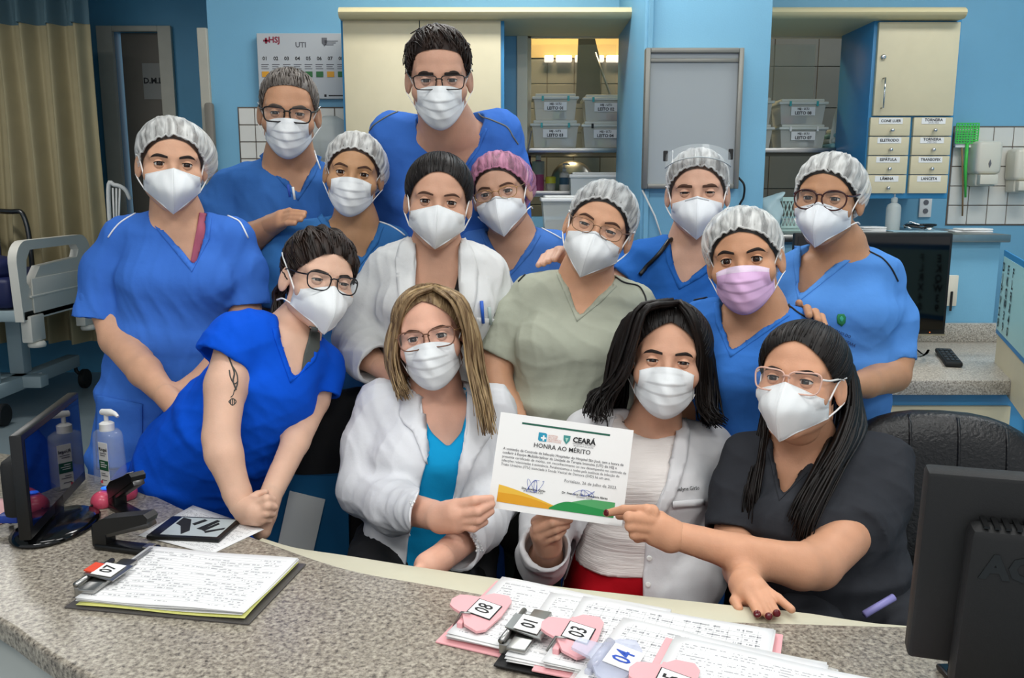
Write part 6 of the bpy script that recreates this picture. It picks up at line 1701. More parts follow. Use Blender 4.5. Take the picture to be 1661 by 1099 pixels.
glasses(r10, H10, mat('frame_burgundy', '3a1512', 0.25), 0.0275, 0.0235, 2.2, 0.0022)
hairnet(r10, H10, M_netw, H_black, 11, (0.010, 0.014), bulge=(-0.8, -0.3, -0.5, 0.014))
piping(o10, 'scrub_top', [(1398, 394), (1405, 405), (1418, 412), (1432, 420), (1446, 436), (1456, 456)], M_pb)
em = patch(o10, 'scrub_top', [(1357, 514), (1359, 509), (1369, 509), (1372, 514), (1371, 523), (1365, 529), (1358, 524)], mat('emblem_green', '1f7a4a', 0.7), 'emblem', 0.001, 0.001, 4)
patch(o10, 'scrub_top', [(1361, 515), (1365, 512), (1368, 516), (1366, 521), (1363, 521)], mat('emblem_teal', '3aa58a', 0.7), 'emblem_centre', 0.002, 0.0012, 3)
M_navy = mat('thread_navy', '1a2a5c', 0.8)
def chest_text(out, gname, body, px, py, px2, py2, size, m, bold=0.00012):
    o, b = out[gname]; h, n_ = cam_hit(b, px, py); h2, _ = cam_hit(b, px2, py2)
    if h is None or h2 is None: return
    n_ = (n_ + (CAM - h).normalized()).normalized(); x = (h2 - h); y = n_.cross(x.normalized())
    t = text(body, size, m, frame_M(h, x, y), o, 'embroidery', 'LEFT', bold)
    xh = x.normalized(); S_ = []; G_h = []       # stitched onto the cloth: follows its surface along the line
    for v in t.data.vertices:
        q = b.ray_cast(v.co + n_ * 0.06, -n_)
        if q[0] is not None: S_.append((v.co - h).dot(xh)); G_h.append((q[0] - h).dot(n_))
    S_ = np.array(S_); G_h = np.array(G_h); cs = np.linspace(S_.min(), S_.max(), 12); wd_ = (cs[1] - cs[0])
    top = np.array([G_h[np.abs(S_ - c_) <= wd_].max() for c_ in cs]) + 0.0022
    for v in t.data.vertices: v.co = v.co + n_ * (float(np.interp((v.co - h).dot(xh), cs, top)) - (v.co - h).dot(n_))
    return t
chest_text(o10, 'scrub_top', 'GOVERNO DO', 1340, 530, 1374, 544, 0.0105, M_navy)
chest_text(o10, 'scrub_top', 'ESTADO DO CEARÁ', 1336, 537, 1379, 557, 0.0105, M_navy)

# ---- 9: pink mask, leaning
C9 = cloth_mat('scrub_blue_9', '3b78cc')
r9, H9, o9 = person(dict(seed=9, label='person in a pink mask and white hair net, blue scrubs with black piping',
    head=(1208, 420, 1.96, -5, -1, -4, 1.05), skin=skin_mat('skin_9', 'c89472'), neck=(1228, 502, 2.0, 0.056), open=0.50,
    st=[(1226, 530, 2.02, 88, 0.10), (1220, 600, 2.02, 104, 0.14), (1212, 690, 2.04, 104, 0.15), (1210, 800, 2.06, 108, 0.15)],
    sh=[(1142, 519, 2.02, 0.056), (1306, 540, 2.02, 0.056)], bust=[(1178, 610, 1.93, 0.07), (1258, 610, 1.93, 0.07)],
    arms=[[(1128, 530, 2.02, 0.05), (1120, 650, 2.02, 0.044), (1150, 760, 1.98, 0.03)], [(1320, 545, 2.02, 0.05), (1328, 660, 2.04, 0.044), (1300, 760, 2.0, 0.03)]],
    garments=[dict(name='scrub_top', mat=C9, wr=0.005, zcut=0.66,
        sleeves=[[(1142, 534, 2.02, 0.058), (1130, 570, 2.02, 0.064), (1128, 640, 2.02, 0.06)], [(1306, 554, 2.02, 0.058), (1320, 580, 2.03, 0.064), (1324, 640, 2.04, 0.06)]],
        cuts=[([(1169, 470), (1172, 520), (1187, 568), (1232, 532), (1281, 496), (1270, 440), (1180, 440)], 2.0)])],
    pants=('stand', C9, M_shoe)))
make_brows(r9, H9, B_dark, 0.0028, 0.002)
mask_surgical(r9, H9, M_maskp, w=0.064, topband=mat('mask_pink_pale', 'e6d2e6', 0.7))
hairnet(r9, H9, M_netw, H_black, 14, (0.010, 0.018), bulge=(0.7, -0.3, 0.2, 0.014))
piping(o9, 'scrub_top', [(1279, 494), (1290, 504), (1304, 513), (1318, 520), (1330, 526)], M_pb)
piping(o9, 'scrub_top', [(1168, 472), (1150, 482), (1128, 487), (1106, 495)], M_pb)

# ---- 11: bending at the left
C11 = cloth_mat('scrub_royal_blue', '0b52cf')
r11, H11, o11 = person(dict(seed=11, label='person in royal blue scrubs bending forward with clasped hands, tattoo on the arm',
    head=(516, 455, 1.98, 20, 2, 10, 1.02), skin=skin_mat('skin_11', 'd9b098'), neck=(475, 540, 1.98, 0.050), open=0.26, byaw=22,
    st=[(466, 560, 1.96, 66, 0.095), (432, 622, 1.93, 86, 0.125), (376, 692, 1.94, 94, 0.135), (322, 752, 1.99, 100, 0.145), (300, 815, 2.03, 100, 0.15)],
    sh=[(408, 545, 1.88, 0.056), (520, 590, 2.02, 0.054)],
    arms=[[(390, 560, 1.86, 0.046), (366, 625, 1.80, 0.044), (358, 708, 1.74, 0.037), (363, 735, 1.72, 0.038), (385, 800, 1.70, 0.028), (392, 822, 1.69, 0.025)],
          [(522, 600, 2.02, 0.042), (512, 650, 1.98, 0.032), (480, 715, 1.86, 0.031), (440, 800, 1.73, 0.025)]],
    hands=[[[(392, 820, 1.69, 0.024), (414, 828, 1.67, 0.026)], [(400, 835, 1.69, 0.022), (420, 836, 1.67, 0.02)],
            [(418, 815, 1.665, 0.012), (432, 808, 1.66, 0.010), (443, 810, 1.675, 0.009)], [(420, 824, 1.665, 0.012), (434, 820, 1.655, 0.010), (445, 822, 1.67, 0.009)],
            [(420, 834, 1.665, 0.012), (432, 832, 1.655, 0.0098), (442, 833, 1.67, 0.009)], [(416, 842, 1.67, 0.011), (428, 842, 1.66, 0.009), (437, 843, 1.67, 0.0085)], [(405, 812, 1.69, 0.013), (418, 802, 1.70, 0.010), (430, 798, 1.70, 0.009)]],
           [[(440, 800, 1.73, 0.024), (428, 835, 1.70, 0.026), (424, 860, 1.69, 0.02)]]],
    garments=[dict(name='scrub_top', mat=C11, wr=0.005, vert=0.9,
        sleeves=[[(410, 542, 1.89, 0.058), (386, 556, 1.87, 0.068), (364, 590, 1.84, 0.064)], [(520, 592, 2.02, 0.056), (522, 610, 2.01, 0.05), (516, 640, 1.99, 0.046)]],
        cuts=[([(450, 500), (456, 545), (478, 612), (500, 580), (515, 540), (510, 505)], 1.97)])],
    pants=('stand', C11, M_shoe), feet=(0.05, 0.05)))
make_brows(r11, H11, B_dark, 0.0028, 0.0)
mask_n95(r11, H11, M_mask, 'over')
glasses(r11, H11, mat('frame_black_b', '111016', 0.25), 0.0255, 0.0195, 3.0, 0.0017, cat=0.002)
mb = MB(); hair_cap(mb, H11, RIM_LONG, lambda t, ph, d: 0.003 + 0.018 * max(0.2, d.z) * (1 - t ** 5) + 0.003 * math.sin(ph * 17 + 4 * t), 21, 420, 0.0026, 0.6, 0.003)
strand_tubes(mb, [[W(462, 450, 2.06), W(446, 480, 2.07), W(446, 520, 2.04), W(434, 530, 2.0)], [W(470, 455, 2.07), W(455, 490, 2.08), W(456, 530, 2.04), W(450, 545, 2.0)]], 46, 0.0045, 3, 0.006, wave=0.003)
mb.build('hair', H_dark, r11, True)
mb = MB(); drape_patch(mb, body_bvh(r11), [(503, 528), (516, 530), (516, 565), (500, 592), (488, 602), (492, 575), (499, 550)], 0.002, 0.003, 4); mb.build('undershirt', mat('undershirt_grey', '4a4f4c', 0.8), r11, True)
# tattoo, flat print on the upper arm
bb_ = bvh_of(np.array([v.co for v in next(c for c in r11.children if c.name.startswith('body')).data.vertices]), np.array([list(p.vertices) + [p.vertices[-1]] * (4 - len(p.vertices)) for p in next(c for c in r11.children if c.name.startswith('body')).data.polygons]))
M_tat = mat('tattoo_ink', '3f3f3c', 0.6)
tm = MB()
for pts, r_ in (([(370, 577), (376, 592), (380, 605), (378, 618), (383, 632)], 0.0018), ([(376, 592), (384, 606), (385, 622), (380, 634)], 0.0016), ([(372, 600), (374, 612), (380, 622), (386, 618)], 0.0014), ([(380, 632), (378, 640), (374, 644)], 0.001),
                ([(371, 651), (377, 646), (383, 651), (377, 657), (371, 651)], 0.0012), ([(374, 647), (374, 655)], 0.0011), ([(377, 646), (377, 657)], 0.0011), ([(380, 647), (380, 655)], 0.0011)):
    p = drape_line(bb_, pts, r_, 14, 0.0002)
    if len(p) > 2: tm.tube(p, r_, n=5)
tm.build('tattoo', M_tat, r11, True)

# ---- 12: seated, long blonde hair
M_turq = cloth_mat('shirt_turquoise', '1596cc', 0.05)
r12, H12, o12 = person(dict(seed=12, label='seated person with long blonde hair, white coat over turquoise shirt, holding the certificate',
    head=(699, 546, 1.97, -6, 0, -9, 1.04), skin=skin_mat('skin_12', 'dfac94'), neck=(706, 632, 2.0, 0.052), open=0.45,
    st=[(704, 672, 2.0, 84, 0.095), (700, 740, 1.98, 94, 0.125), (694, 820, 1.97, 94, 0.13), (690, 900, 1.96, 106, 0.15), (690, 960, 1.96, 110, 0.15)],
    sh=[(624, 658, 2.0, 0.055), (794, 668, 2.0, 0.055)], bust=[(665, 745, 1.90, 0.066), (742, 745, 1.90, 0.066)],
    arms=[[(612, 670, 2.0, 0.042), (596, 800, 1.95, 0.04), (650, 822, 1.78, 0.036), (716, 838, 1.60, 0.029)], [(806, 675, 2.0, 0.042), (808, 800, 1.93, 0.04), (770, 860, 1.72, 0.033), (715, 905, 1.56, 0.028)]],
    hands=[[[(714, 838, 1.605, 0.029), (740, 830, 1.575, 0.026)], [(718, 842, 1.60, 0.027), (742, 848, 1.575, 0.020)],
            [(741, 820, 1.572, 0.014), (770, 811, 1.555, 0.0105), (796, 808, 1.575, 0.0088)], [(742, 831, 1.568, 0.014), (775, 829, 1.548, 0.0105), (798, 817, 1.572, 0.0085)],
            [(742, 842, 1.570, 0.013), (776, 843, 1.550, 0.010), (797, 829, 1.572, 0.0083)], [(742, 850, 1.573, 0.012), (768, 856, 1.556, 0.0095), (787, 846, 1.57, 0.008)], [(728, 822, 1.60, 0.014), (765, 812, 1.60, 0.010), (797, 814, 1.612, 0.0088)]],
           [[(715, 905, 1.56, 0.028), (695, 918, 1.53, 0.028)], [(695, 915, 1.53, 0.016), (675, 926, 1.5, 0.01), (660, 934, 1.48, 0.009)], [(700, 920, 1.53, 0.016), (684, 934, 1.5, 0.01), (672, 944, 1.48, 0.009)]]],
    garments=[dict(name='shirt', mat=M_turq, off=-0.004, wr=0.002, zcut=0.55, res=0.007, cuts=[([(688, 640), (690, 672), (700, 700), (727, 726), (748, 700), (754, 675), (756, 630)], 2.0)]),
              dict(name='white_coat', mat=CW, off=0.007, wr=0.006, zcut=0.52,
        sleeves=[[(622, 654, 2.0, 0.058), (598, 720, 1.98, 0.056), (592, 792, 1.93, 0.058), (640, 822, 1.80, 0.052), (704, 834, 1.63, 0.041)], [(796, 662, 2.0, 0.058), (812, 730, 1.98, 0.054), (808, 800, 1.92, 0.052), (780, 850, 1.76, 0.046), (738, 890, 1.62, 0.040)]],
        cuts=[([(688, 622), (688, 650), (697, 740), (682, 800), (664, 880), (655, 1000), (700, 1000), (724, 850), (737, 780), (752, 700), (755, 630), (740, 600), (700, 600)], 1.99)])],
    pants=('sit', mat('trousers_black', '121316', 0.8), M_shoeb)))
make_brows(r12, H12, B_brown, 0.0024, 0.001)
mask_surgical(r12, H12, M_mask, w=0.064)
glasses(r12, H12, mat('frame_brown', '6e4a38', 0.25), 0.028, 0.0205, 3.2, 0.0016, cat=0.003, temple=mat('temple_gold', 'c9a070', 0.3, metal=0.6))
rim12 = [(0, 0.080, 0.088), (0.018, 0.082, 0.079), (0.040, 0.072, 0.056), (0.060, 0.05, 0.024), (0.070, 0.026, 0.0), (0.076, -0.005, -0.03), (0.068, -0.04, -0.07), (0.0, -0.08, -0.09)]
mb = MB(); hair_cap(mb, H12, rim12, lambda t, ph, d: 0.004 + 0.014 * (1 - t ** 5), 42)
gl = [[W(704, 468, 1.93), W(668, 484, 1.91), W(648, 530, 1.92), W(640, 575, 1.93), (W(648, 615, 1.91)), W(662, 642, 1.88)],
      [W(704, 466, 1.96), W(660, 485, 1.97), W(638, 535, 1.99), W(634, 585, 1.98), W(644, 620, 1.95), W(652, 645, 1.90)],
      [W(702, 470, 2.02), W(672, 490, 2.06), W(650, 540, 2.07), W(648, 590, 2.05), W(660, 620, 2.0), W(672, 640, 1.96)]]
gr = [[W(706, 468, 1.92), W(738, 488, 1.89), W(756, 530, 1.89), W(764, 590, 1.89), W(776, 650, 1.86), W(784, 704, 1.83)],
      [W(706, 466, 1.95), W(745, 482, 1.94), W(768, 535, 1.95), W(776, 600, 1.94), W(790, 650, 1.89), W(800, 700, 1.85)],
      [W(706, 468, 2.02), W(742, 490, 2.05), W(764, 540, 2.06), W(772, 600, 2.02), W(780, 650, 1.96), W(790, 690, 1.90)]]
for g_, sd in ((gl, 1), (gr, 2)):
    f_ = [smooth_path(g, 12) for g in g_]
    strand_tubes(mb, g_, 240, 0.0036, sd, 0.006, npt=20, wave=0.004, wl=1.3)
mb.build('hair', H_blonde, r12, True)
mb = MB()
for g_, sd in ((gl[:2], 11), (gr[:2], 12)): strand_tubes(mb, g_, 44, 0.0030, sd, 0.007, npt=18, wave=0.002, wl=1.2)
mb.build('hair_highlights', H_blondel, r12, True)
patch(o12, 'white_coat', [(684, 646), (672, 632), (652, 640), (648, 672), (655, 688), (670, 700), (690, 752), (693, 735)], CW, 'lapel', 0.002, 0.004, 6)
patch(o12, 'white_coat', [(759, 640), (768, 644), (798, 690), (795, 705), (772, 740), (746, 800), (734, 846), (741, 782), (757, 700)], CW, 'lapel', 0.002, 0.004, 6)
# jewelled cuffs
M_gem = mat('cuff_gems', 'e8eaea', 0.15, metal=0.3); rng = random.Random(5)
def cuff_gems(c0, c1, n):
    o, b = o12['white_coat']; mb = MB()
    for i in range(n):
        t = i / (n - 1)
        for k in (-1, 0, 1):
            px = c0[0] + (c1[0] - c0[0]) * t + k * 4.5 + rng.uniform(-1, 1) + 5 * math.sin(math.pi * t) * (1 if c0[0] < 700 else 0); py = c0[1] + (c1[1] - c0[1]) * t + rng.uniform(-1.5, 1.5)
            h, n_ = cam_hit(b, px, py)
            if h is not None: mb.lathe([(0.0008, 0), (0.0030, 0.0006), (0.0022, 0.0022), (0.0006, 0.0028)], h, 6, frame_M((0, 0, 0), n_.orthogonal(), n_.cross(n_.orthogonal())))
    if mb.v: mb.build('cuff_gems', M_gem, o)
cuff_gems((671, 812), (668, 872), 16); cuff_gems((762, 862), (778, 892), 9)

# ---- 13: seated, dark wavy hair
CW13 = cloth_mat('coat_white_13', 'd8d8da', 0.04); M_blouse = mat('blouse_white_gauze', 'e2dcd8', 0.85, bump=0.4, bscale=60, stretch=(0.22, 0.22, 2.6))
M_red = cloth_mat('trousers_red', 'a80f1c')
r13, H13, o13 = person(dict(seed=13, label='seated person with dark wavy hair, white coat, white blouse and red trousers',
    head=(1080, 586, 1.85, 3, 0, 5, 1.05), skin=skin_mat('skin_13', 'd2a084'), neck=(1060, 690, 1.90, 0.050), open=0.26,
    st=[(1055, 725, 1.90, 88, 0.095), (1046, 790, 1.88, 98, 0.12), (1035, 860, 1.86, 94, 0.12), (1025, 930, 1.85, 104, 0.14), (1022, 990, 1.85, 110, 0.15)],
    sh=[(958, 704, 1.90, 0.058), (1146, 728, 1.90, 0.058)], bust=[(1010, 790, 1.80, 0.064), (1086, 795, 1.80, 0.064)],
    arms=[[(945, 720, 1.90, 0.042), (890, 850, 1.84, 0.038), (888, 900, 1.72, 0.032), (886, 876, 1.64, 0.027)], [(1158, 745, 1.9, 0.042), (1150, 870, 1.84, 0.038), (1096, 1020, 1.66, 0.03)]],
    hands=[[[(888, 886, 1.65, 0.026), (880, 862, 1.625, 0.026)], [(892, 884, 1.65, 0.024), (896, 864, 1.63, 0.02)],
            [(869, 846, 1.615, 0.0125), (888, 831, 1.592, 0.0105), (915, 832, 1.60, 0.0088)], [(872, 858, 1.61, 0.0125), (897, 847, 1.588, 0.0105), (924, 843, 1.60, 0.0085)],
            [(877, 868, 1.61, 0.012), (902, 858, 1.592, 0.010), (920, 852, 1.605, 0.0083)], [(884, 877, 1.615, 0.011), (904, 870, 1.60, 0.0092), (914, 860, 1.612, 0.008)], [(884, 858, 1.64, 0.013), (900, 838, 1.65, 0.010), (918, 828, 1.645, 0.009)]]],
    garments=[dict(name='blouse', mat=M_blouse, off=-0.003, wr=0.003, zcut=0.655, res=0.007, cuts=[([(1005, 660), (1012, 688), (1035, 703), (1062, 707), (1085, 695), (1094, 672), (1090, 640)], 1.9)]),
              dict(name='white_coat', mat=CW13, off=0.007, wr=0.006, zcut=0.50,
        sleeves=[[(958, 706, 1.90, 0.056), (920, 780, 1.88, 0.054), (886, 850, 1.83, 0.052), (880, 905, 1.74, 0.048), (884, 884, 1.67, 0.040)][:4] + [(886, 884, 1.67, 0.042)], [(1146, 730, 1.90, 0.058), (1160, 800, 1.88, 0.056), (1154, 878, 1.83, 0.056), (1132, 940, 1.76, 0.052), (1104, 1004, 1.68, 0.046)]],
        cuts=[([(1004, 664), (990, 720), (965, 830), (930, 900), (905, 980), (905, 1050), (1042, 1050), (1042, 960), (1045, 860), (1078, 780), (1096, 690), (1090, 640), (1010, 640)], 1.89)])],
    leg_dx=0.075, kz=0.45, pants=('sit', M_red, M_shoeb)))
make_brows(r13, H13, B_dark, 0.0028, 0.0005)
mask_surgical(r13, H13, M_mask, w=0.064)
# red waistband above the trousers
rim13 = [(0, 0.080, 0.088), (0.018, 0.082, 0.078), (0.040, 0.072, 0.054), (0.058, 0.054, 0.024), (0.068, 0.03, 0.0), (0.076, -0.005, -0.03), (0.068, -0.04, -0.07), (0.0, -0.08, -0.09)]
mb = MB(); hair_cap(mb, H13, rim13, lambda t, ph, d: 0.006 + 0.024 * (1 - t ** 5), 43)
gl = [[W(1100, 492, 1.80), W(1050, 500, 1.77), W(1030, 560, 1.77), W(1014, 610, 1.78), W(990, 650, 1.79), W(985, 690, 1.77)],
      [W(1085, 488, 1.84), W(1020, 515, 1.84), W(996, 570, 1.85), W(986, 625, 1.85), W(962, 640, 1.84), W(952, 668, 1.81)],
      [W(1080, 490, 1.92), W(1020, 520, 1.94), W(994, 580, 1.95), W(990, 630, 1.94), W(970, 670, 1.9), W(985, 690, 1.86)],
      [W(1080, 500, 1.98), W(1040, 530, 1.99), W(1020, 590, 1.98), W(1016, 640, 1.96), W(1005, 680, 1.92), W(1020, 690, 1.88)]]
gr = [[W(1102, 492, 1.80), W(1122, 520, 1.77), W(1134, 570, 1.79), W(1134, 620, 1.80), W(1140, 660, 1.80), W(1160, 682, 1.79)],
      [W(1100, 490, 1.86), W(1132, 520, 1.85), W(1152, 580, 1.86), W(1158, 630, 1.86), W(1160, 665, 1.84), W(1176, 684, 1.82)],
      [W(1100, 495, 1.95), W(1130, 530, 1.97), W(1142, 590, 1.96), W(1144, 640, 1.94), W(1140, 675, 1.9), W(1150, 690, 1.86)]]
for g_, sd in ((gl, 3), (gr, 4)): strand_tubes(mb, g_, 240, 0.0046, sd, 0.006, npt=18, curl=0.012, wl=1.6)
mb.build('hair', H_black, r13, True)
patch(o13, 'white_coat', [(1100, 690), (1112, 680), (1118, 702), (1112, 750), (1094, 806), (1064, 852), (1052, 860), (1083, 782)], CW13, 'lapel', 0.002, 0.004, 6)
patch(o13, 'white_coat', [(1000, 674), (990, 680), (978, 720), (958, 790), (958, 818), (972, 790), (987, 720)], CW13, 'lapel', 0.002, 0.004, 6)
patch(o13, 'white_coat', [(1090, 812), (1140, 808), (1140, 818), (1090, 822)], CW13, 'pocket_welt', 0.002, 0.004, 6)
chest_text(o13, 'white_coat', 'Evelyne Girão', 1094, 794, 1146, 790, 0.0115, M_ink, 0.00012)
for a, b in ((1049, 905), (1047, 948)):
    h, n_ = cam_hit(o13['white_coat'][1], a + 4, b)
    if h is not None: MB().lathe([(0.006, 0), (0.006, 0.002), (0.004, 0.003)], h, 12, frame_M((0, 0, 0), n_.orthogonal(), n_.cross(n_.orthogonal()))).build('button', M_white, o13['white_coat'][0])

# ---- 14: seated at right, charcoal scrubs
C14 = cloth_mat('scrub_charcoal', '34363b', 0.15)
r14, H14, o14 = person(dict(seed=14, label='seated person in charcoal scrubs with pale pink glasses pointing at the certificate',
    head=(1299, 618, 1.69, -15, 0, 7, 1.04), skin=skin_mat('skin_14', 'd29c7c'), neck=(1300, 708, 1.75, 0.056), open=0.40, byaw=-8,
    st=[(1320, 758, 1.76, 104, 0.11), (1330, 830, 1.75, 124, 0.15), (1335, 910, 1.74, 128, 0.16), (1340, 990, 1.74, 136, 0.17), (1340, 1040, 1.74, 138, 0.17)],
    sh=[(1218, 745, 1.74, 0.062), (1430, 752, 1.76, 0.066)], bust=[(1275, 845, 1.63, 0.08), (1370, 850, 1.64, 0.08)],
    arms=[[(1210, 765, 1.74, 0.05), (1192, 880, 1.66, 0.045), (1205, 925, 1.50, 0.035), (1210, 945, 1.40, 0.028)],
          [(1436, 770, 1.74, 0.055), (1390, 850, 1.64, 0.050), (1324, 915, 1.52, 0.046), (1298, 918, 1.49, 0.042), (1200, 897, 1.47, 0.034), (1090, 866, 1.48, 0.026)]],
    hands=[[[(1092, 867, 1.48, 0.028), (1066, 852, 1.48, 0.026)], [(1085, 872, 1.48, 0.026), (1062, 866, 1.48, 0.022)],
            [(1056, 830, 1.475, 0.015), (1050, 827, 1.47, 0.0125), (1012, 826, 1.50, 0.010), (984, 832, 1.52, 0.008)],
            [(1056, 842, 1.47, 0.0135), (1020, 838, 1.455, 0.0115), (1024, 846, 1.475, 0.0095), (1040, 848, 1.49, 0.009)],
            [(1056, 854, 1.47, 0.013), (1022, 853, 1.455, 0.011), (1028, 860, 1.475, 0.0092), (1042, 860, 1.49, 0.009)],
            [(1056, 866, 1.475, 0.012), (1028, 867, 1.46, 0.010), (1034, 873, 1.478, 0.0088), (1046, 872, 1.49, 0.0085)],
            [(1070, 840, 1.49, 0.014), (1030, 836, 1.515, 0.011), (1004, 836, 1.535, 0.009)]],
           [[(1210, 945, 1.40, 0.027), (1222, 958, 1.36, 0.026)], [(1204, 950, 1.39, 0.022), (1208, 962, 1.36, 0.02)],
            [(1212, 960, 1.35, 0.013), (1222, 978, 1.325, 0.0095), (1229, 995, 1.29, 0.008)], [(1222, 957, 1.35, 0.013), (1236, 978, 1.32, 0.0095), (1247, 999, 1.28, 0.008)],
            [(1232, 955, 1.355, 0.013), (1248, 974, 1.325, 0.0095), (1260, 994, 1.29, 0.008)], [(1236, 954, 1.36, 0.012), (1262, 970, 1.33, 0.009), (1284, 988, 1.30, 0.0078)], [(1202, 960, 1.37, 0.013), (1192, 974, 1.35, 0.01), (1198, 986, 1.33, 0.009)]]],
    garments=[dict(name='scrub_top', mat=C14, wr=0.006, zcut=0.52,
        sleeves=[[(1218, 747, 1.74, 0.064), (1205, 800, 1.72, 0.068), (1194, 868, 1.67, 0.062)], [(1430, 754, 1.76, 0.068), (1418, 800, 1.71, 0.072), (1378, 862, 1.625, 0.069)]],
        cuts=[([(1254, 690), (1256, 725), (1271, 803), (1300, 760), (1335, 715), (1330, 670), (1260, 660)], 1.74)])],
    pants=('sit', C14, M_shoeb)))
make_brows(r14, H14, B_dark, 0.0032, 0.0)
mask_n95(r14, H14, M_mask, 'ear', 0.068, -0.006)
glasses(r14, H14, mat('frame_blush', 'd9b0a0', 0.25, alpha=0.9), 0.0285, 0.0205, 3.6, 0.0018, cat=0.003, temple=M_white)
rim14 = [(0, 0.084, 0.082), (0.020, 0.083, 0.075), (0.042, 0.072, 0.054), (0.060, 0.05, 0.026), (0.070, 0.03, 0.004), (0.074, -0.012, 0.012), (0.068, -0.04, -0.05), (0.0, -0.08, -0.09)]
mb = MB(); hair_cap(mb, H14, rim14, lambda t, ph, d: 0.004 + 0.014 * (1 - t ** 5), 44)
gr = [[W(1345, 545, 1.72), W(1376, 590, 1.73), W(1382, 650, 1.70), W(1366, 710, 1.645), W(1336, 765, 1.60), W(1302, 830, 1.56), W(1290, 866, 1.555)],
      [W(1340, 540, 1.78), W(1384, 600, 1.80), W(1392, 660, 1.77), W(1384, 712, 1.68), W(1352, 768, 1.61), W(1316, 835, 1.565), W(1302, 880, 1.555)],
      [W(1340, 545, 1.82), W(1380, 620, 1.85), W(1396, 670, 1.82), W(1396, 700, 1.74), W(1364, 752, 1.63), W(1328, 820, 1.58), W(1308, 862, 1.56)],
      [W(1330, 550, 1.84), W(1356, 620, 1.86), W(1356, 680, 1.78), W(1342, 725, 1.66), W(1318, 770, 1.60), W(1292, 815, 1.57), W(1280, 846, 1.555)]]
gl = [[W(1290, 545, 1.74), W(1258, 590, 1.74), W(1246, 660, 1.74), W(1240, 720, 1.70), W(1228, 790, 1.64), W(1222, 850, 1.62)],
      [W(1295, 545, 1.82), W(1258, 610, 1.83), W(1238, 690, 1.80), W(1222, 740, 1.72), W(1210, 800, 1.66), W(1208, 840, 1.64)]]
strand_tubes(mb, gr, 330, 0.0042, 5, 0.005, npt=20, wave=0.001); strand_tubes(mb, gl, 130, 0.004, 6, 0.005, npt=18, wave=0.001)
mb.build('hair', H_black, r14, True)
M_nail = mat('nail_dark_red', '5c1018', 0.2)
def nail(px, py, Y, r=0.0055, d=(1, 0)):
    c = W(px, py, Y); MB().lathe([(0.0005, -0.001), (r * 0.8, 0.0), (r, 0.001), (r * 0.8, 0.002), (0.0005, 0.0024)], c, 12, frame_M((0, 0, 0), (d[0], 0, -d[1]), (0, 0.5, 0.9))).build('fingernail', M_nail, r14, True)
body14 = next(c for c in r14.children if c.name.startswith('body')).data
b14 = BVHTree.FromPolygons([v.co for v in body14.vertices], [list(p.vertices) for p in body14.polygons])
for (px, py) in ((983, 831), (1228, 995), (1247, 999), (1260, 994)):
    h, n_ = cam_hit(b14, px, py)
    if h is not None:
        mb = MB(); rr = 0.0062; fr = frame_M(h - n_ * 0.0006, n_.orthogonal(), n_.cross(n_.orthogonal()))
        mb.lathe([(rr, 0), (rr * 0.9, 0.0014), (rr * 0.5, 0.002), (0.0004, 0.0022)], (0, 0, 0), 14); mb.v = [tuple(fr @ Vector(v)) for v in mb.v]; mb.build('fingernail', M_nail, r14, True)
p_ = W(1428, 985, 1.50); MB().tube([W(1402, 996, 1.50), W(1450, 968, 1.52)], 0.007, n=10).build('pen', mat('pen_lilac', '8a86c0', 0.4), r14, True)

for out_, path_, m_ in ((o1, [(248, 340), (264, 365), (315, 430), (328, 385), (332, 350)], C1), (o2, [(430, 246), (450, 270), (486, 314), (500, 280), (511, 250)], C2), (o3, [(684, 184), (698, 218), (738, 290), (765, 240), (780, 204)], C3),
        (o4, [(524, 346), (545, 372), (588, 419), (602, 390), (611, 364)], C4), (o6, [(790, 374), (800, 395), (826, 441), (850, 405), (867, 376)], C6), (o7, [(913, 438), (922, 460), (941, 511), (966, 482), (992, 456)], C7),
        (o8, [(1089, 392), (1092, 420), (1107, 459), (1130, 440), (1152, 422)], C8), (o9, [(1170, 490), (1172, 520), (1187, 568), (1232, 532), (1274, 502)], C9), (o10, [(1301, 400), (1299, 430), (1296, 478), (1345, 435), (1390, 398)], C10),
        (o11, [(453, 530), (456, 545), (478, 612), (500, 580), (511, 550)], C11), (o14, [(1256, 725), (1271, 803), (1300, 760)], C14)):
    vband(out_, 'scrub_top', path_, m_)

# ================================================================== COUNTER AND WHAT LIES ON IT
ZC = 0.80
inner = [(-260, 700), (60, 742), (150, 768), (215, 786), (260, 806), (330, 838), (440, 880), (560, 920), (680, 943), (870, 975), (1100, 1001), (1300, 1009), (1470, 1014), (1760, 1022)]
far = [(425, 868), (480, 884), (560, 896), (680, 915), (870, 942), (1000, 957), (1180, 976), (1300, 988), (1470, 1010), (1760, 1016)]
front = [(-330, 880), (-120, 950), (0, 1006), (60, 1048), (114, 1081), (160, 1108), (300, 1210), (520, 1330), (900, 1420), (1300, 1440), (1760, 1400)]
pin = [PZ(x, y, ZC) for x, y in smooth_path(inner, 48)]; pfr = [PZ(x, y, ZC) for x, y in smooth_path(front, 36)]
ol = [(p.x, p.y) for p in pin] + [(p.x, p.y) for p in pfr[::-1]]
e = empty('reception_counter', (0, 1.0, 0), 'curved granite topped nursing counter in the foreground', 'counter')
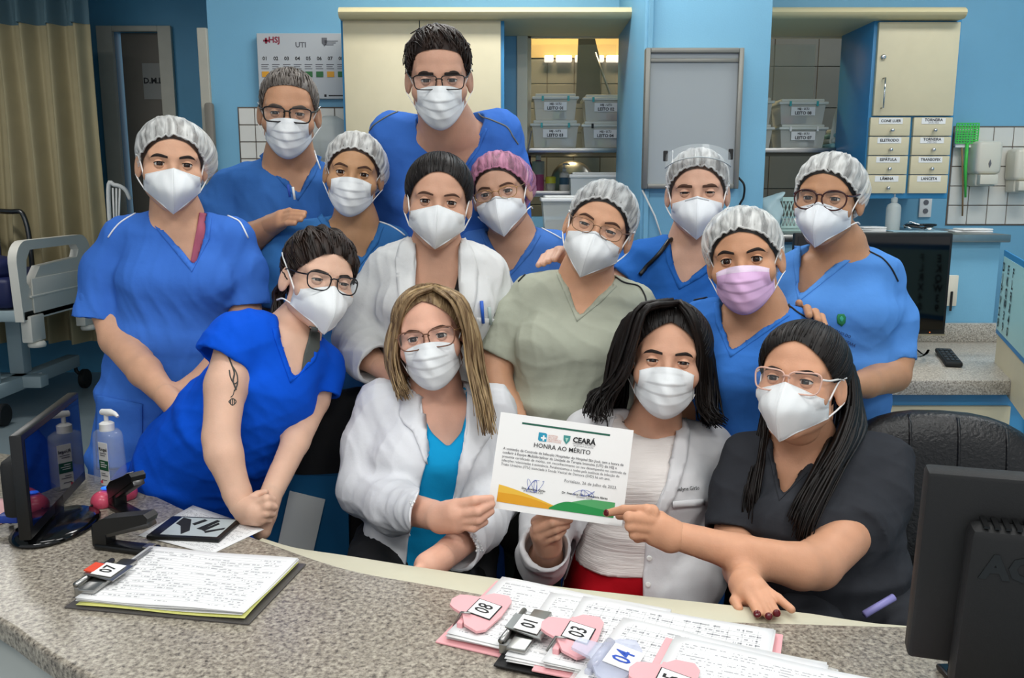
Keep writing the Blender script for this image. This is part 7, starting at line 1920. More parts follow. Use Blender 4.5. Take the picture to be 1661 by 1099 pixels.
def slab(poly, z0, z1, bev):
    bm = bmesh.new(); vs = [bm.verts.new((x, y, z0)) for x, y in poly]; f = bm.faces.new(vs)
    r = bmesh.ops.extrude_face_region(bm, geom=[f]); 
    for v in [g for g in r['geom'] if isinstance(g, bmesh.types.BMVert)]: v.co.z = z1
    bmesh.ops.recalc_face_normals(bm, faces=bm.faces)
    if bev: bmesh.ops.bevel(bm, geom=[q for q in bm.edges if all(abs(v.co.z - z1) < 1e-6 for v in q.verts)], offset=bev, segments=3, affect='EDGES', profile=0.5)
    bmesh.ops.triangulate(bm, faces=[f for f in bm.faces if len(f.verts) > 4])
    return bm
M_gran2 = granite('granite_counter', '948c80', '38332f', 'bfb8a8', 120)
MB().bm(slab(ol, ZC - 0.035, ZC, 0.008)).build('granite_top', M_gran2, e, angle=35)
pfa = [PZ(x, y, ZC) for x, y in smooth_path(far, 30)]
pin2 = [p for p in pin if p.x > pfa[0].x - 0.02]
ol2 = [(p.x, p.y) for p in pfa] + [(p.x, p.y - 0.006) for p in pin2[::-1]]
MB().bm(slab(ol2, ZC - 0.03, ZC - 0.004, 0.003)).build('inner_edge_strip', mat('strip_cream', 'c9c5ae', 0.4, var=0.06, vscale=10), e, angle=35)
# fascia below, set back from the granite edge
M_fascia = mat('counter_fascia', 'b4bab6', 0.5, var=0.05, vscale=4)
fa = [(p.x, p.y) for p in pfr]; vs = []; fs = []
cen = Vector((0.35, 1.6, 0))
def inset(p, d): 
    q = Vector((p[0], p[1], 0)); v = (cen - q).normalized(); q = q + v * d; return (q.x, q.y)
a = [inset(p, 0.05) for p in fa]; b = [inset(p, 0.09) for p in fa]; n = len(a)
for poly in (a, b): vs += [(x, y, 0.0) for x, y in poly] + [(x, y, ZC - 0.035) for x, y in poly]
for i in range(n - 1):
    fs += [(i, i + 1, n + i + 1, n + i), (2 * n + i, 3 * n + i, 3 * n + i + 1, 2 * n + i + 1), (n + i, n + i + 1, 3 * n + i + 1, 3 * n + i)]
fs += [(0, n, 3 * n, 2 * n), (n - 1, 3 * n - 1 + 0, 4 * n - 1, 2 * n - 1)]
MB().add(vs, fs).build('fascia', M_fascia, e, True)

def flatM(p, ang): return Matrix.Translation(p) @ Matrix.Rotation(ang, 4, 'Z')
# ---- printed forms: material with ruled rows and words
def form_mat(name, rows=26, seed=0.0, grid=False):
    m = bpy.data.materials.new(name); m.use_nodes = True; nt = m.node_tree; N = nt.nodes; L = nt.links; b = N['Principled BSDF']; b.inputs['Roughness'].default_value = 0.75
    uv = N.new('ShaderNodeUVMap'); sp_ = N.new('ShaderNodeSeparateXYZ'); L.new(uv.outputs[0], sp_.inputs[0])
    def math_(op, a, bb=None):
        q = N.new('ShaderNodeMath'); q.operation = op
        for i, v in enumerate((a, bb)):
            if v is None: continue
            if isinstance(v, (int, float)): q.inputs[i].default_value = v
            else: L.new(v, q.inputs[i])
        return q.outputs[0]
    row = math_('MULTIPLY', sp_.outputs['Y'], rows); fr = math_('FRACT', row)
    line = math_('LESS_THAN', fr, 0.10)
    band = math_('MULTIPLY', math_('GREATER_THAN', fr, 0.35), math_('LESS_THAN', fr, 0.72))
    cb = N.new('ShaderNodeCombineXYZ'); L.new(math_('MULTIPLY', sp_.outputs['X'], 55.0), cb.inputs[0]); L.new(math_('MULTIPLY', math_('FLOOR', row), 7.31), cb.inputs[1]); cb.inputs[2].default_value = seed
    nz = N.new('ShaderNodeTexNoise'); nz.inputs['Scale'].default_value = 1.0; nz.inputs['Detail'].default_value = 3; L.new(cb.outputs[0], nz.inputs['Vector'])
    cb2 = N.new('ShaderNodeCombineXYZ'); L.new(math_('MULTIPLY', sp_.outputs['X'], 5.0), cb2.inputs[0]); L.new(math_('MULTIPLY', math_('FLOOR', row), 3.7), cb2.inputs[1]); cb2.inputs[2].default_value = seed + 5
    nz2 = N.new('ShaderNodeTexNoise'); nz2.inputs['Scale'].default_value = 1.0; L.new(cb2.outputs[0], nz2.inputs['Vector'])
    word = math_('MULTIPLY', math_('MULTIPLY', band, math_('GREATER_THAN', nz.outputs['Fac'], 0.47)), math_('GREATER_THAN', nz2.outputs['Fac'], 0.50))
    ink = math_('ADD', math_('MULTIPLY', line, 0.55), math_('MULTIPLY', word, 0.62))
    if grid: ink = math_('ADD', ink, math_('MULTIPLY', math_('LESS_THAN', math_('FRACT', math_('MULTIPLY', sp_.outputs['X'], 14.0)), 0.07), 0.3))
    mg = math_('MULTIPLY', math_('MULTIPLY', math_('GREATER_THAN', sp_.outputs['X'], 0.05), math_('LESS_THAN', sp_.outputs['X'], 0.95)), math_('MULTIPLY', math_('GREATER_THAN', sp_.outputs['Y'], 0.06), math_('LESS_THAN', sp_.outputs['Y'], 0.93)))
    ink = math_('MULTIPLY', ink, mg)
    mx = N.new('ShaderNodeMix'); mx.data_type = 'RGBA'; L.new(ink, mx.inputs[0]); mx.inputs[6].default_value = lin('e6e6e6'); mx.inputs[7].default_value = lin('55585e')
    L.new(mx.outputs[2], b.inputs['Base Color']); return m
FORM = [form_mat('form_print_a', 24, 1.0), form_mat('form_print_b', 30, 9.0), form_mat('form_print_grid', 16, 4.0, True)]
def sheet(name, M, w, h, m, parent, lift=0.0, curl=0.0, th=0.0006, nx=12, ny=10, seed=0, label=None):
    """paper sheet: corner at the origin of M, x across (w), y along (h)"""
    vs = []; fs = []; uvs = []
    for j in range(ny + 1):
        for i in range(nx + 1):
            u, v = i / nx, j / ny
            z = lift + curl * (u ** 2) * (0.4 + 0.6 * math.sin(v * 2.5 + seed)) + 0.0012 * (1 + math.sin(u * 7 + v * 5 + seed))
            vs.append(M @ Vector((u * w, v * h, z))); uvs.append((u, v))
    R = nx + 1
    for j in range(ny):
        for i in range(nx): a = j * R + i; fs.append((a, a + 1, a + R + 1, a + R))
    me = bpy.data.meshes.new(name); me.from_pydata([tuple(v) for v in vs], [], fs); ul = me.uv_layers.new(name='UVMap')
    for l in me.loops: ul.data[l.index].uv = uvs[l.vertex_index]
    o = link(name, me, m, parent, True); md = o.modifiers.new('s', 'SOLIDIFY'); md.thickness = th; md.offset = 1
    return o
M_pinkb = mat('clipboard_pink', 'e8a9ad', 0.35); M_greyb = mat('clipboard_smoke', '54514f', 0.3, alpha=0.9)
def clipboard(cl, ax_px, lab, bm_, kind, num, numstyle, form, wb_=0.225, lb_=0.325, nsh=4, z=ZC, tail=None, curl=0.008, extra=None):
    """cl: photo point of the board's clip-end left corner, ax_px: photo points of clip-end right corner and far-end left corner"""
    o = PZ(cl[0], cl[1], z + 0.003); a = PZ(ax_px[0][0], ax_px[0][1], z + 0.003); b = PZ(ax_px[1][0], ax_px[1][1], z + 0.003)
    y = (a - o).normalized(); x = (b - o); x = (x - y * x.dot(y)).normalized()
    if x.cross(y).z < 0: o, y = a, -y
    M = frame_M((o.x, o.y, z), x, y)           # x along the board (away from the clip), y across
    e = empty('clipboard', (o + x * 0.1 + y * 0.1), lab, 'clipboard', 'patient clipboards on the counter'); e.location.z = z
    MB().box(0, lb_, 0, wb_, 0.0005, 0.0035, 0.001, M).build('board', bm_, e)
    rng = random.Random(hash(num) % 100 if num else 3)
    for k in range(nsh):
        dx = rng.uniform(0, 0.006); dy = rng.uniform(-0.003, 0.003); yl = k == 0 and extra == 'yellow'
        sheet('paper_sheet', M @ Matrix.Translation((0.012 + dx, 0.008 + dy, 0.0045 + 0.0028 * k)) @ Matrix.Rotation(rng.uniform(-0.012, 0.012), 4, 'Z'), 0.297, 0.21, mat('paper_yellow', 'e6e68a', 0.7) if yl else (form if k == nsh - 1 else M_paper), e, curl=curl, seed=k * 0.7)
    zt = 0.0045 + 0.0028 * nsh + 0.004; c = wb_ * 0.36
    if kind == 'pink':
        # broad plastic clip with a ridge and a thumb tab
        poly = [(-0.038, -0.018), (-0.043, 0.0), (-0.038, 0.018), (-0.028, 0.024), (-0.010, 0.030), (0.006, 0.055), (0.030, 0.062), (0.040, 0.050), (0.044, 0.0), (0.040, -0.050), (0.030, -0.062), (0.006, -0.055), (-0.010, -0.030), (-0.028, -0.024)]
        ck = MB().prism(poly, 0.004, M @ Matrix.Translation((0.03, c, zt + 0.004)) @ Matrix.Rotation(math.radians(8), 4, 'Y')).build('clip', M_pinkb, e)
        MB().tube([M @ Vector((0.028, c - 0.03, zt + 0.002)), M @ Vector((0.028, c + 0.03, zt + 0.002))], 0.006, n=12).build('clip_hinge', M_pinkb, ck, True)
        MB().tube([M @ Vector((0.005, c - 0.03, 0.004)), M @ Vector((0.02, c - 0.032, zt + 0.012)), M @ Vector((0.035, c - 0.03, zt + 0.012))], 0.002).build('clip_spring', M_steel, ck, True)
        MB().box(0.02, 0.03, c - 0.05, c + 0.05, 0.003, zt + 0.004, 0.002, M).build('clip_base', M_pinkb, ck)
        lM = M @ Matrix.Translation((0.044, c, zt + 0.0025)) @ Matrix.Rotation(math.radians(8), 4, 'Y'); lw = 0.024
    elif kind == 'metal':
        ck = MB().box(0.012, 0.042, c - 0.062, c + 0.062, zt - 0.003, zt + 0.004, 0.002, M).build('clip', M_steel, e, angle=40)
        MB().tube([M @ Vector((0.0, c - 0.05, zt + 0.004)), M @ Vector((0.0, c + 0.05, zt + 0.004))], 0.005, n=10).build('clip_hinge', M_steel, ck, True)
        MB().box(-0.004, 0.014, c - 0.05, c + 0.05, 0.003, zt, 0.002, M).build('clip_base', M_steel, ck)
        MB().prism([(-0.05, -0.022), (-0.05, 0.022), (0.01, 0.03), (0.01, -0.03)], 0.002, M @ Matrix.Translation((0.045, c, zt + 0.006)) @ Matrix.Rotation(math.radians(5), 4, 'Y')).build('clip_lever', M_steel, ck)
        lM = M @ Matrix.Translation((0.027, c, zt + 0.0068)) @ Matrix.Rotation(math.radians(5), 4, 'Y'); lw = 0.022
    else:
        poly = [(-0.05, -0.015), (-0.052, 0.0), (-0.05, 0.015), (-0.02, 0.02), (0.0, 0.05), (0.02, 0.06), (0.036, 0.04), (0.04, 0.0), (0.036, -0.04), (0.02, -0.06), (0.0, -0.05), (-0.02, -0.02)]
        ck = MB().prism(poly, 0.004, M @ Matrix.Translation((0.04, c, zt + 0.004)) @ Matrix.Rotation(math.radians(8), 4, 'Y')).build('clip', mat('clip_clear', 'cfd3e6', 0.1, alpha=0.45), e)
        MB().tube([M @ Vector((0.03, c - 0.035, zt + 0.006)), M @ Vector((0.03, c + 0.035, zt + 0.006))], 0.008, n=12).build('clip_hinge', mat('clip_clear', '', 0), ck, True)
        MB().box(0.02, 0.03, c - 0.04, c + 0.04, 0.003, zt + 0.002, 0.002, M).build('clip_base', mat('clip_clear', '', 0), ck)
        lM = M @ Matrix.Translation((0.060, c + 0.006, zt + 0.002)) @ Matrix.Rotation(math.radians(8), 4, 'Y'); lw = 0.026
    if num:
        lb = MB().box(-lw * 0.85, lw * 0.85, -lw, lw, 0.004, 0.005, 0, lM).build('number_label', M_ink if numstyle[1] else M_paper, ck)
        if numstyle[1]: MB().box(-lw * 0.78, lw * 0.78, -lw * 0.92, lw * 0.92, 0.005, 0.0054, 0, lM).build('label_face', M_paper, ck)
        text(num, lw * 1.45, numstyle[0], lM @ Matrix.Translation((0, 0, 0.0056)) @ Matrix.Rotation(math.radians(90), 4, 'Z'), lb, bold=0.0005, xs=0.8)
    return e, M, zt, ck
e7, M7, z7, ck7 = clipboard((104, 984), ((229, 897), (331, 1046)), 'clipboard labelled 07 with smoky board and yellow sheet, alone at left', M_greyb, 'metal', '07', (M_ink, False), FORM[0], nsh=5, extra='yellow', curl=0.004)
c = 0.1125; MB().box(-0.036, -0.018, -0.016, 0.016, 0.003, 0.0052, 0, M7 @ Matrix.Translation((0.027, 0.081, z7 + 0.0068)) @ Matrix.Rotation(math.radians(5), 4, 'Y')).build('red_tag', mat('tag_red', 'd8482c', 0.5), ck7)
MB().box(0.03, 0.036, 0.03, 0.2, z7 + 0.0005, z7 + 0.001, 0, M7).build('grey_rule', M_inkgrey, ck7)
clipboard((706, 1040), ((800, 946), (840, 1075)), 'pink clipboard labelled 08, leftmost of the overlapping row', M_pinkb, 'pink', '08', (M_ink, True), FORM[0], nsh=4)
clipboard((800, 1078), ((885, 962), (930, 1112)), 'dark clipboard with metal clip labelled 01 between the pink ones', M_blackm, 'metal', '01', (M_ink, False), FORM[1], nsh=4, z=ZC + 0.004)
clipboard((862, 1086), ((935, 972), (1010, 1122)), 'pink clipboard labelled 03 with gridded form', M_pinkb, 'pink', '03', (M_ink, True), FORM[2], nsh=4, z=ZC + 0.012)
clipboard((905, 1122), ((996, 1006), (1065, 1160)), 'clipboard with clear clip labelled 04 in blue ink', M_clear, 'clear', '04', (M_inkblue, False), FORM[2], nsh=3, z=ZC + 0.022)
clipboard((1004, 1172), ((1064, 1062), (1182, 1212)), 'pink clipboard at the bottom edge, front one of the row', M_pinkb, 'pink', '05', (M_ink, True), FORM[1], nsh=3, z=ZC + 0.032)
o = MB().box(0, 0.004, 0.0, 0.12, 0, 0.006, 0.001, flatM(PZ(806, 1076, ZC + 0.03), 0.9))
# ---- loose paper, tablet, staplers, mouse
def corner_sheet(name, cs, m, lab, cat, z=ZC, nx=8):
    P = [PZ(x, y, z + 0.001) for x, y in cs]; vs = []; fs = []; uvs = []; n = nx
    for j in range(n + 1):
        for i in range(n + 1):
            u, v = i / n, j / n; p = (P[0] * (1 - u) + P[1] * u) * (1 - v) + (P[3] * (1 - u) + P[2] * u) * v
            vs.append(p + Vector((0, 0, 0.002 * math.sin(u * 3) * math.sin(v * 2.5)))); uvs.append((u, 1 - v))
    for j in range(n):
        for i in range(n): a = j * (n + 1) + i; fs.append((a, a + 1, a + n + 2, a + n + 1))
    me = bpy.data.meshes.new(name); me.from_pydata([tuple(v) for v in vs], [], fs); ul = me.uv_layers.new(name='UVMap')
    for l in me.loops: ul.data[l.index].uv = uvs[l.vertex_index]
    o = link(name, me, m, None, True); md = o.modifiers.new('s', 'SOLIDIFY'); md.thickness = 0.0006; md.offset = 1; return tag(o, lab, cat)
corner_sheet('paper_sheet', [(313, 819), (428, 858), (342, 899), (224, 868)], form_mat('form_print_faint', 40, 3.0), 'white printed sheet under the tablet on the counter', 'paper')
corner_sheet('pink_sheet', [(-20, 806), (27, 810), (32, 838), (-30, 862)], mat('paper_pink', 'e8b4b4', 0.7), 'pink paper at the left edge behind the monitor', 'paper')
# tablet
P = [PZ(x, y, ZC + 0.011) for x, y in ((251, 836), (363, 841), (343, 876), (236, 868))]
x = (P[1] - P[0]); y = (P[0] - P[3]); Lx, Ly = x.length, y.length; x = x.normalized(); y = (y - x * y.dot(x)).normalized()
Mt = frame_M(P[3] + (P[0] - P[3]) * 0.0, x, y)
e = empty('tablet', P[3], 'small black tablet showing a black and white picture, lying on paper', 'tablet'); e.location.z = ZC
MB().box(0, Lx, 0, Ly, -0.009, 0.0, 0.003, Mt).build('case', M_black, e, angle=40)
sc = MB().box(Lx * 0.17, Lx * 0.95, Ly * 0.08, Ly * 0.92, 0.0, 0.0006, 0, Mt).build('screen', mat('eink_grey', 'b9c2c2', 0.3), e)
for pl in ([(0.2, 0.9), (0.34, 0.82), (0.5, 0.3), (0.44, 0.12), (0.3, 0.5), (0.2, 0.6)], [(0.42, 0.62), (0.52, 0.86), (0.58, 0.8), (0.48, 0.55)], [(0.56, 0.4), (0.7, 0.85), (0.76, 0.8), (0.64, 0.36)], [(0.64, 0.36), (0.76, 0.72), (0.80, 0.66), (0.70, 0.30)], [(0.70, 0.30), (0.93, 0.5), (0.93, 0.42), (0.74, 0.22)]):
    MB().prism([(Lx * a, Ly * b) for a, b in pl], 0.0005, Mt @ Matrix.Translation((0, 0, 0.0006))).build('screen_stroke', M_ink, sc)
def stapler(base_a, base_b, lab, h=0.055, w=0.034, openang=10, accent=None):
    a = PZ(*base_a, ZC); b = PZ(*base_b, ZC); x = (b - a).normalized(); L = (b - a).length; M = frame_M(a, x, Vector((0, 0, 1)).cross(x))
    e = empty('stapler', (a + b) / 2, lab, 'stapler')
    MB().box(0, L, -w / 2, w / 2, 0, 0.012, 0.004, M).build('base', M_black, e, angle=40)
    Mu = M @ Matrix.Translation((0.015, 0, 0.022)) @ Matrix.Rotation(math.radians(-openang), 4, 'Y')
    MB().box(0, L * 0.9, -w * 0.36, w * 0.36, 0.0, 0.012, 0.002, Mu).build('magazine', mat('stapler_steel', '5a5a5a', 0.3, metal=0.9), e, angle=40)
    prof = [(-0.01, 0.0), (-0.006, 0.026), (0.02, 0.032), (L * 0.6, 0.026), (L * 0.9, 0.022), (L * 0.95, 0.012), (L * 0.9, 0.004)]
    vs = [Mu @ Vector((p, s * w * 0.45, z + 0.006)) for s in (-1, 1) for p, z in prof]; n = len(prof)
    MB().add(vs, [tuple(range(n)), tuple(range(2 * n - 1, n - 1, -1))] + [(i, i + n, (i + 1) % n + n, (i + 1) % n) for i in range(n)]).build('top_arm', M_black, e)
    MB().box(-0.006, 0.028, -w * 0.42, w * 0.42, 0.004, 0.046, 0.004, M).build('hinge_block', M_black, e, angle=40)
    MB().box(L * 0.82, L * 0.95, -w * 0.3, w * 0.3, 0.012, 0.016, 0.001, M).build('anvil', M_steel, e)
    if accent: MB().box(L * 0.4, L * 0.7, -w * 0.2, w * 0.2, 0.0335, 0.0345, 0, Mu).build('print_mark', mat('print_grey', '9a9a9a', 0.5), e)
stapler((188, 822), (236, 848), 'black stapler standing open beside the pink mouse', openang=28, accent=True)
stapler((162, 886), (254, 898), 'black stapler lying in front of the tablet', openang=17)
# mouse
f_ = Field(PZ(185, 805, ZC) - Vector((0.12, 0.12, 0.02)), PZ(185, 805, ZC) + Vector((0.12, 0.12, 0.08)), 0.003)
a = PZ(166, 812, ZC + 0.012); b = PZ(203, 798, ZC + 0.014); f_.rc(a, b, 0.024, 0.026, 0.01)
V, Q = f_.mesh(); V[:, 2] = np.maximum(ZC + 0.001, ZC + (V[:, 2] - ZC) * 0.95)
e = empty('computer_mouse', (a + b) / 2, 'pink computer mouse with a glowing blue wheel beside the sanitizer', 'mouse'); e.location.z = ZC
link('shell', qmesh('shell', V, Q), mat('mouse_pink', 'd0506a', 0.25, var=0.1, vscale=30), e)
d = (b - a).normalized(); mm = (a + b) / 2 - d * 0.012
MB().lathe([(0.0005, 0), (0.010, 0.001), (0.008, 0.004), (0.001, 0.005)], mm + Vector((0, -0.006, 0.024)), 16, Matrix.Diagonal((1.3, 0.8, 1, 1))).build('wheel_light', mat('led_blue', '2a6cff', 0.3, emis=1.2), e, True)
o = MB().tube(smooth_path([a - d * 0.02, a - d * 0.05 + Vector((0, 0.0, -0.006)), PZ(110, 826, ZC + 0.004), PZ(60, 830, ZC + 0.004), PZ(10, 828, ZC + 0.004)], 20), 0.002).build('mouse_cord', M_blackm, e, True)
# sanitizer bottle
pb = PZ(181, 784, ZC); 
M_gel = mat('sanitizer_gel', 'dfe6e6', 0.08, alpha=0.2, spec=0.7)
eb = pump_bottle('sanitizer_bottle', pb, 0.185, 0.036, M_gel, M_white, 'clear hand sanitizer pump bottle with white and green label on the counter', sq=True, yaw=math.radians(-28), rd=0.024)
Rl = Matrix.Translation(pb) @ Matrix.Rotation(math.radians(-28), 4, 'Z')
lb = MB().box(-0.0005, 0.03, -0.0262, -0.0252, 0.006, 0.108, 0, Rl).build('bottle_label', M_paper, eb)
MB().box(-0.0005, 0.03, -0.0266, -0.0262, 0.042, 0.066, 0, Rl).build('green_band', mat('label_green', '1d5a3c', 0.5), lb)
Ml_ = Rl @ frame_M((0.015, -0.0268, 0.092), (1, 0, 0), (0, 0, 1))
text('Riogel', 0.011, M_ink, Ml_, lb, bold=0.0003)
for k, z in enumerate((0.082, 0.077, 0.060, 0.055, 0.050, 0.034, 0.029, 0.018)):
    MB().box(0.004, 0.026 - 0.004 * (k % 3), -0.0269, -0.0266, z, z + 0.0018, 0, Rl).build('print_line', M_paper if 0.045 < z < 0.065 else M_inkgrey, lb)
MB().lathe([(0.004, 0), (0.004, 0.0006)], Rl @ Vector((0.005, -0.0264, 0.014)), 12, Matrix.Rotation(math.pi / 2, 4, 'X')).build('red_dot', mat('label_red', 'c04050', 0.5), lb)
# ---- left monitor, seen along its screen
A = PZ(52, 884, ZC + 0.012); B = PZ(139, 772, ZC + 0.03); ax = Vector((B.x - A.x, B.y - A.y, 0)); L = ax.length; ax.normalize(); nrm = ax.cross(Vector((0, 0, 1)))
zb, zt_ = ZC + 0.022, W(32, 706, A.y).z
Mm = Matrix(((ax.x, nrm.x, 0, A.x), (ax.y, nrm.y, 0, A.y), (0, 0, 1, 0), (0, 0, 0, 1)))
e = empty('computer_monitor', (A + B) / 2, 'slim black monitor seen edge-on at the left end of the counter', 'monitor'); e.location.z = ZC
MB().box(0, L, -0.022, 0.0, zb, zt_, 0.003, Mm).build('casing', M_black, e, angle=40)
MB().box(0.012, L - 0.012, 0.0, 0.0012, zb + 0.024, zt_ - 0.012, 0, Mm).build('screen', mat('screen_mirror_navy', '050a1c', 0.03, spec=1.0), e)
MB().box(0.1 * L, 0.8 * L, -0.06, -0.02, zb + 0.03, zt_ - 0.06, 0.012, Mm).build('rear_case', M_blackm, e, angle=40)
cb = PZ(92, 856, ZC)
MB().lathe([(0.085, 0), (0.088, 0.006), (0.075, 0.014), (0.02, 0.018)], cb, 36, Matrix.Diagonal((0.85, 1.25, 1, 1))).build('base', mat('black_gloss', '08090a', 0.12), e, True)
MB().box(L * 0.38, L * 0.56, -0.02, 0.0, ZC + 0.012, zb + 0.04, 0.004, Mm).build('stand', M_black, e, angle=40)
mb = MB().tube(smooth_path([PZ(33, 838, ZC + 0.03), PZ(10, 840, ZC + 0.03), PZ(-30, 850, ZC + 0.02)], 10), 0.008); o = mb.build('video_cable', mat('cable_blue', '1d3f9a', 0.4), None, True); tag(o, 'blue video plug and cable behind the left monitor', 'cable')
for q in ((2, 831, 32, 842),):
    a = PZ(q[0], q[1] + 5, ZC + 0.03); b = PZ(q[2], q[3], ZC + 0.03)
    MB().box(-0.02, 0.02, -0.012, 0.012, -0.008, 0.008, 0.002, Matrix.Translation((a + b) / 2)).build('plug', mat('cable_blue', '', 0), o, angle=40)
o = MB().tube(smooth_path([W(36, 770, 1.62), W(22, 785, 1.62), W(15, 820, 1.6), PZ(17, 846, ZC + 0.006)], 16), 0.005).build('power_cable', M_black, None, True); tag(o, 'black power cable behind the left monitor', 'cable')
# ---- right monitor, back towards us
Ym = 1.02; tl = W(1510, 750, Ym); bl = W(1466, 1066, Ym + 0.0); tr = W(1700, 720, Ym - 0.1)
x = Vector((0.9, -0.26, 0)).normalized(); ori = Vector((bl.x + 0.004, Ym, 0)); zb, zt_ = bl.z, W(1510, 750, Ym).z
Mr2 = frame_M((ori.x, ori.y, zb), x, (0, 0, 1)); Hm = zt_ - zb      # local x right, y up, z towards us
tilt = Matrix.Rotation(math.radians(7), 4, 'X'); Mr2 = Mr2 @ tilt
e = empty('computer_monitor', (ori.x + 0.2, Ym - 0.05, ZC), 'black monitor with its back turned at the right end of the counter', 'monitor')
MB().box(0, 0.46, 0, Hm, -0.03, 0.0, 0.006, Mr2).build('casing', M_blackm, e, angle=40)
MB().box(0.012, 0.448, 0.012, Hm - 0.012, -0.0315, -0.03, 0, Mr2).build('screen', M_screen, e)
rc_ = MB().box(0.046, 0.40, -0.02, Hm * 0.80, 0.0, 0.035, 0.012, Mr2).build('rear_case', M_blackm, e, angle=40)
text('AOC', 0.042, mat('logo_black_gloss', '1d1e1f', 0.25), Mr2 @ Matrix.Translation((0.108, Hm * 0.62, 0.036)), rc_, 'logo', bold=0.002, extrude=0.0006)
for k in range(26): MB().box(0.06 + k * 0.0115, 0.066 + k * 0.0115, Hm * 0.80, Hm * 0.812, 0.004, 0.03, 0, Mr2).build('vent_slot', M_black, rc_)
MB().box(0.19, 0.27, -(zb - ZC) + 0.004, 0.02, -0.02, 0.01, 0.006, Mr2).build('stand', M_blackm, e, angle=40)
MB().box(ori.x + 0.10, ori.x + 0.36, Ym - 0.16, Ym + 0.05, ZC, ZC + 0.012, 0.005).build('base', M_black, e, angle=40)
# phone-like tablet and small box at the lower right corner
P = PZ(1572, 1096, ZC); e = empty('smartphone', P, 'black smartphone lying below the right monitor', 'phone')
MB().box(-0.042, 0.042, -0.06, 0.012, 0, 0.009, 0.004, flatM(PZ(1570, 1090, ZC), 0.02)).build('case', M_black, e, angle=40)
MB().box(-0.038, 0.038, -0.058, 0.008, 0.009, 0.0095, 0, flatM(PZ(1570, 1090, ZC), 0.02)).build('screen', M_screen, e)
e = empty('power_adapter', PZ(1640, 1085, ZC), 'black power adapter box at the lower right corner', 'adapter')
MB().box(-0.04, 0.05, -0.05, 0.03, 0, 0.03, 0.005, flatM(PZ(1640, 1080, ZC), -0.5)).build('case', M_blackm, e, angle=40)
MB().box(-0.02, 0.03, -0.03, 0.01, 0.03, 0.0305, 0, flatM(PZ(1640, 1080, ZC), -0.5)).build('label', mat('label_dim', '5a5a5a', 0.6), e)
o = MB().tube(smooth_path([PZ(1541, 1066, ZC + 0.02), PZ(1545, 1080, ZC + 0.012), PZ(1590, 1070, ZC + 0.02), PZ(1640, 1040, ZC + 0.035)], 16), 0.0025).build('cable', M_black, None, True); tag(o, 'thin black cable crossing under the right monitor', 'cable')

# ---- the certificate
e = empty('certificate', W(905, 760, 1.62), 'white award certificate with green and yellow waves held up by three people', 'certificate')
Yc = 1.62
TL, TR, BR, BL = W(806, 667, Yc + 0.02), W(1021, 699, Yc), W(1007, 851, Yc - 0.05), W(791, 822, Yc - 0.03)
x = (TR - TL); wc = x.length; x.normalize(); y = (TL - BL); hc_ = y.length; y = (y - x * y.dot(x)).normalized()
Mc = frame_M(BL, (x + (BR - BL).normalized()).normalized(), y)
def cbend(v):                                   # slight bow of the sheet
    u = v[0] / wc; return Vector((v[0], v[1], v[2] + 0.006 * math.sin(math.pi * u)))
def cert_obj(mb, name, m):
    mb.v = [tuple(Mc @ cbend(v)) for v in mb.v]; return mb.build(name, m, e)
mb = MB(); n = 16; vs = [(wc * i / n, hc_ * j, z) for z in (-0.0004, 0.0) for j in (0, 1) for i in range(n + 1)]; R = n + 1; fs = []
for i in range(n): fs += [(i, i + 1, R + i + 1, R + i), (2 * R + i, 3 * R + i, 3 * R + i + 1, 2 * R + i + 1), (i, 2 * R + i, 2 * R + i + 1, i + 1), (R + i, R + i + 1, 3 * R + i + 1, 3 * R + i)]
mb.add(vs, fs); cert_obj(mb, 'sheet', M_paper)
def strip(fa, fb, x0, x1, m, name, z, n=24):
    mb = MB(); vs = []
    for i in range(n + 1):
        t = x0 + (x1 - x0) * i / n; vs += [(wc * t, hc_ * fa(t), z), (wc * t, hc_ * fb(t), z)]
    mb.add(vs, [(2 * i, 2 * i + 2, 2 * i + 3, 2 * i + 1) for i in range(n)]); return cert_obj(mb, name, m)
G_ = lambda n_, c_: mat(n_, c_, 0.7)
strip(lambda t: 0.905, lambda t: 0.925, 0.17, 0.83, G_('cert_green_dark', '1c5a48'), 'green_rule', 0.0004)
b0 = 0.075
strip(lambda t: b0, lambda t: b0 + 0.175 - 0.19 * ((t - 0.06) / 0.55) ** 1.3 if t > 0.06 else b0 + 0.175, 0.06, 0.58, G_('cert_yellow', 'e2b43c'), 'yellow_wave', 0.0004)
strip(lambda t: b0 - 0.005 * math.sin(t * 6), lambda t: max(b0 + 0.012, b0 + 0.095 - 0.11 * max(0, (t - 0.2) / 0.4) ** 1.5), 0.06, 0.58, G_('cert_amber', 'd99a1c'), 'amber_wave', 0.0007)
strip(lambda t: b0 - 0.0, lambda t: b0 + 0.155 * math.sin(min(1, (t - 0.46) / 0.34) * 1.57) + 0.002, 0.47, 0.93, G_('cert_green_light', '4f9f62'), 'light_green_wave', 0.0006)
strip(lambda t: b0 - 0.0, lambda t: b0 + 0.10 * math.sin(min(1, (t - 0.44) / 0.16) * 1.57) * (1 - 0.45 * max(0, (t - 0.6) / 0.33)) + 0.002, 0.45, 0.93, G_('cert_green', '1e8a45'), 'green_wave', 0.0009)
def ctext(s_, u, v, size, m=M_ink, align='CENTER', bold=0.0, xs=1.0, name='lettering'):
    o = text(s_, size, m, Matrix.Translation((wc * u, hc_ * v, 0.0012)), None, name, align, bold, xs=xs)
    for q in o.data.vertices: q.co = Mc @ cbend(q.co)
    o.parent = e; o.matrix_parent_inverse = parent_world(e).inverted(); return o
k = wc / 0.27
ctext('HONRA AO MÉRITO', 0.49, 0.705, 0.0125 * k, bold=0.0001)
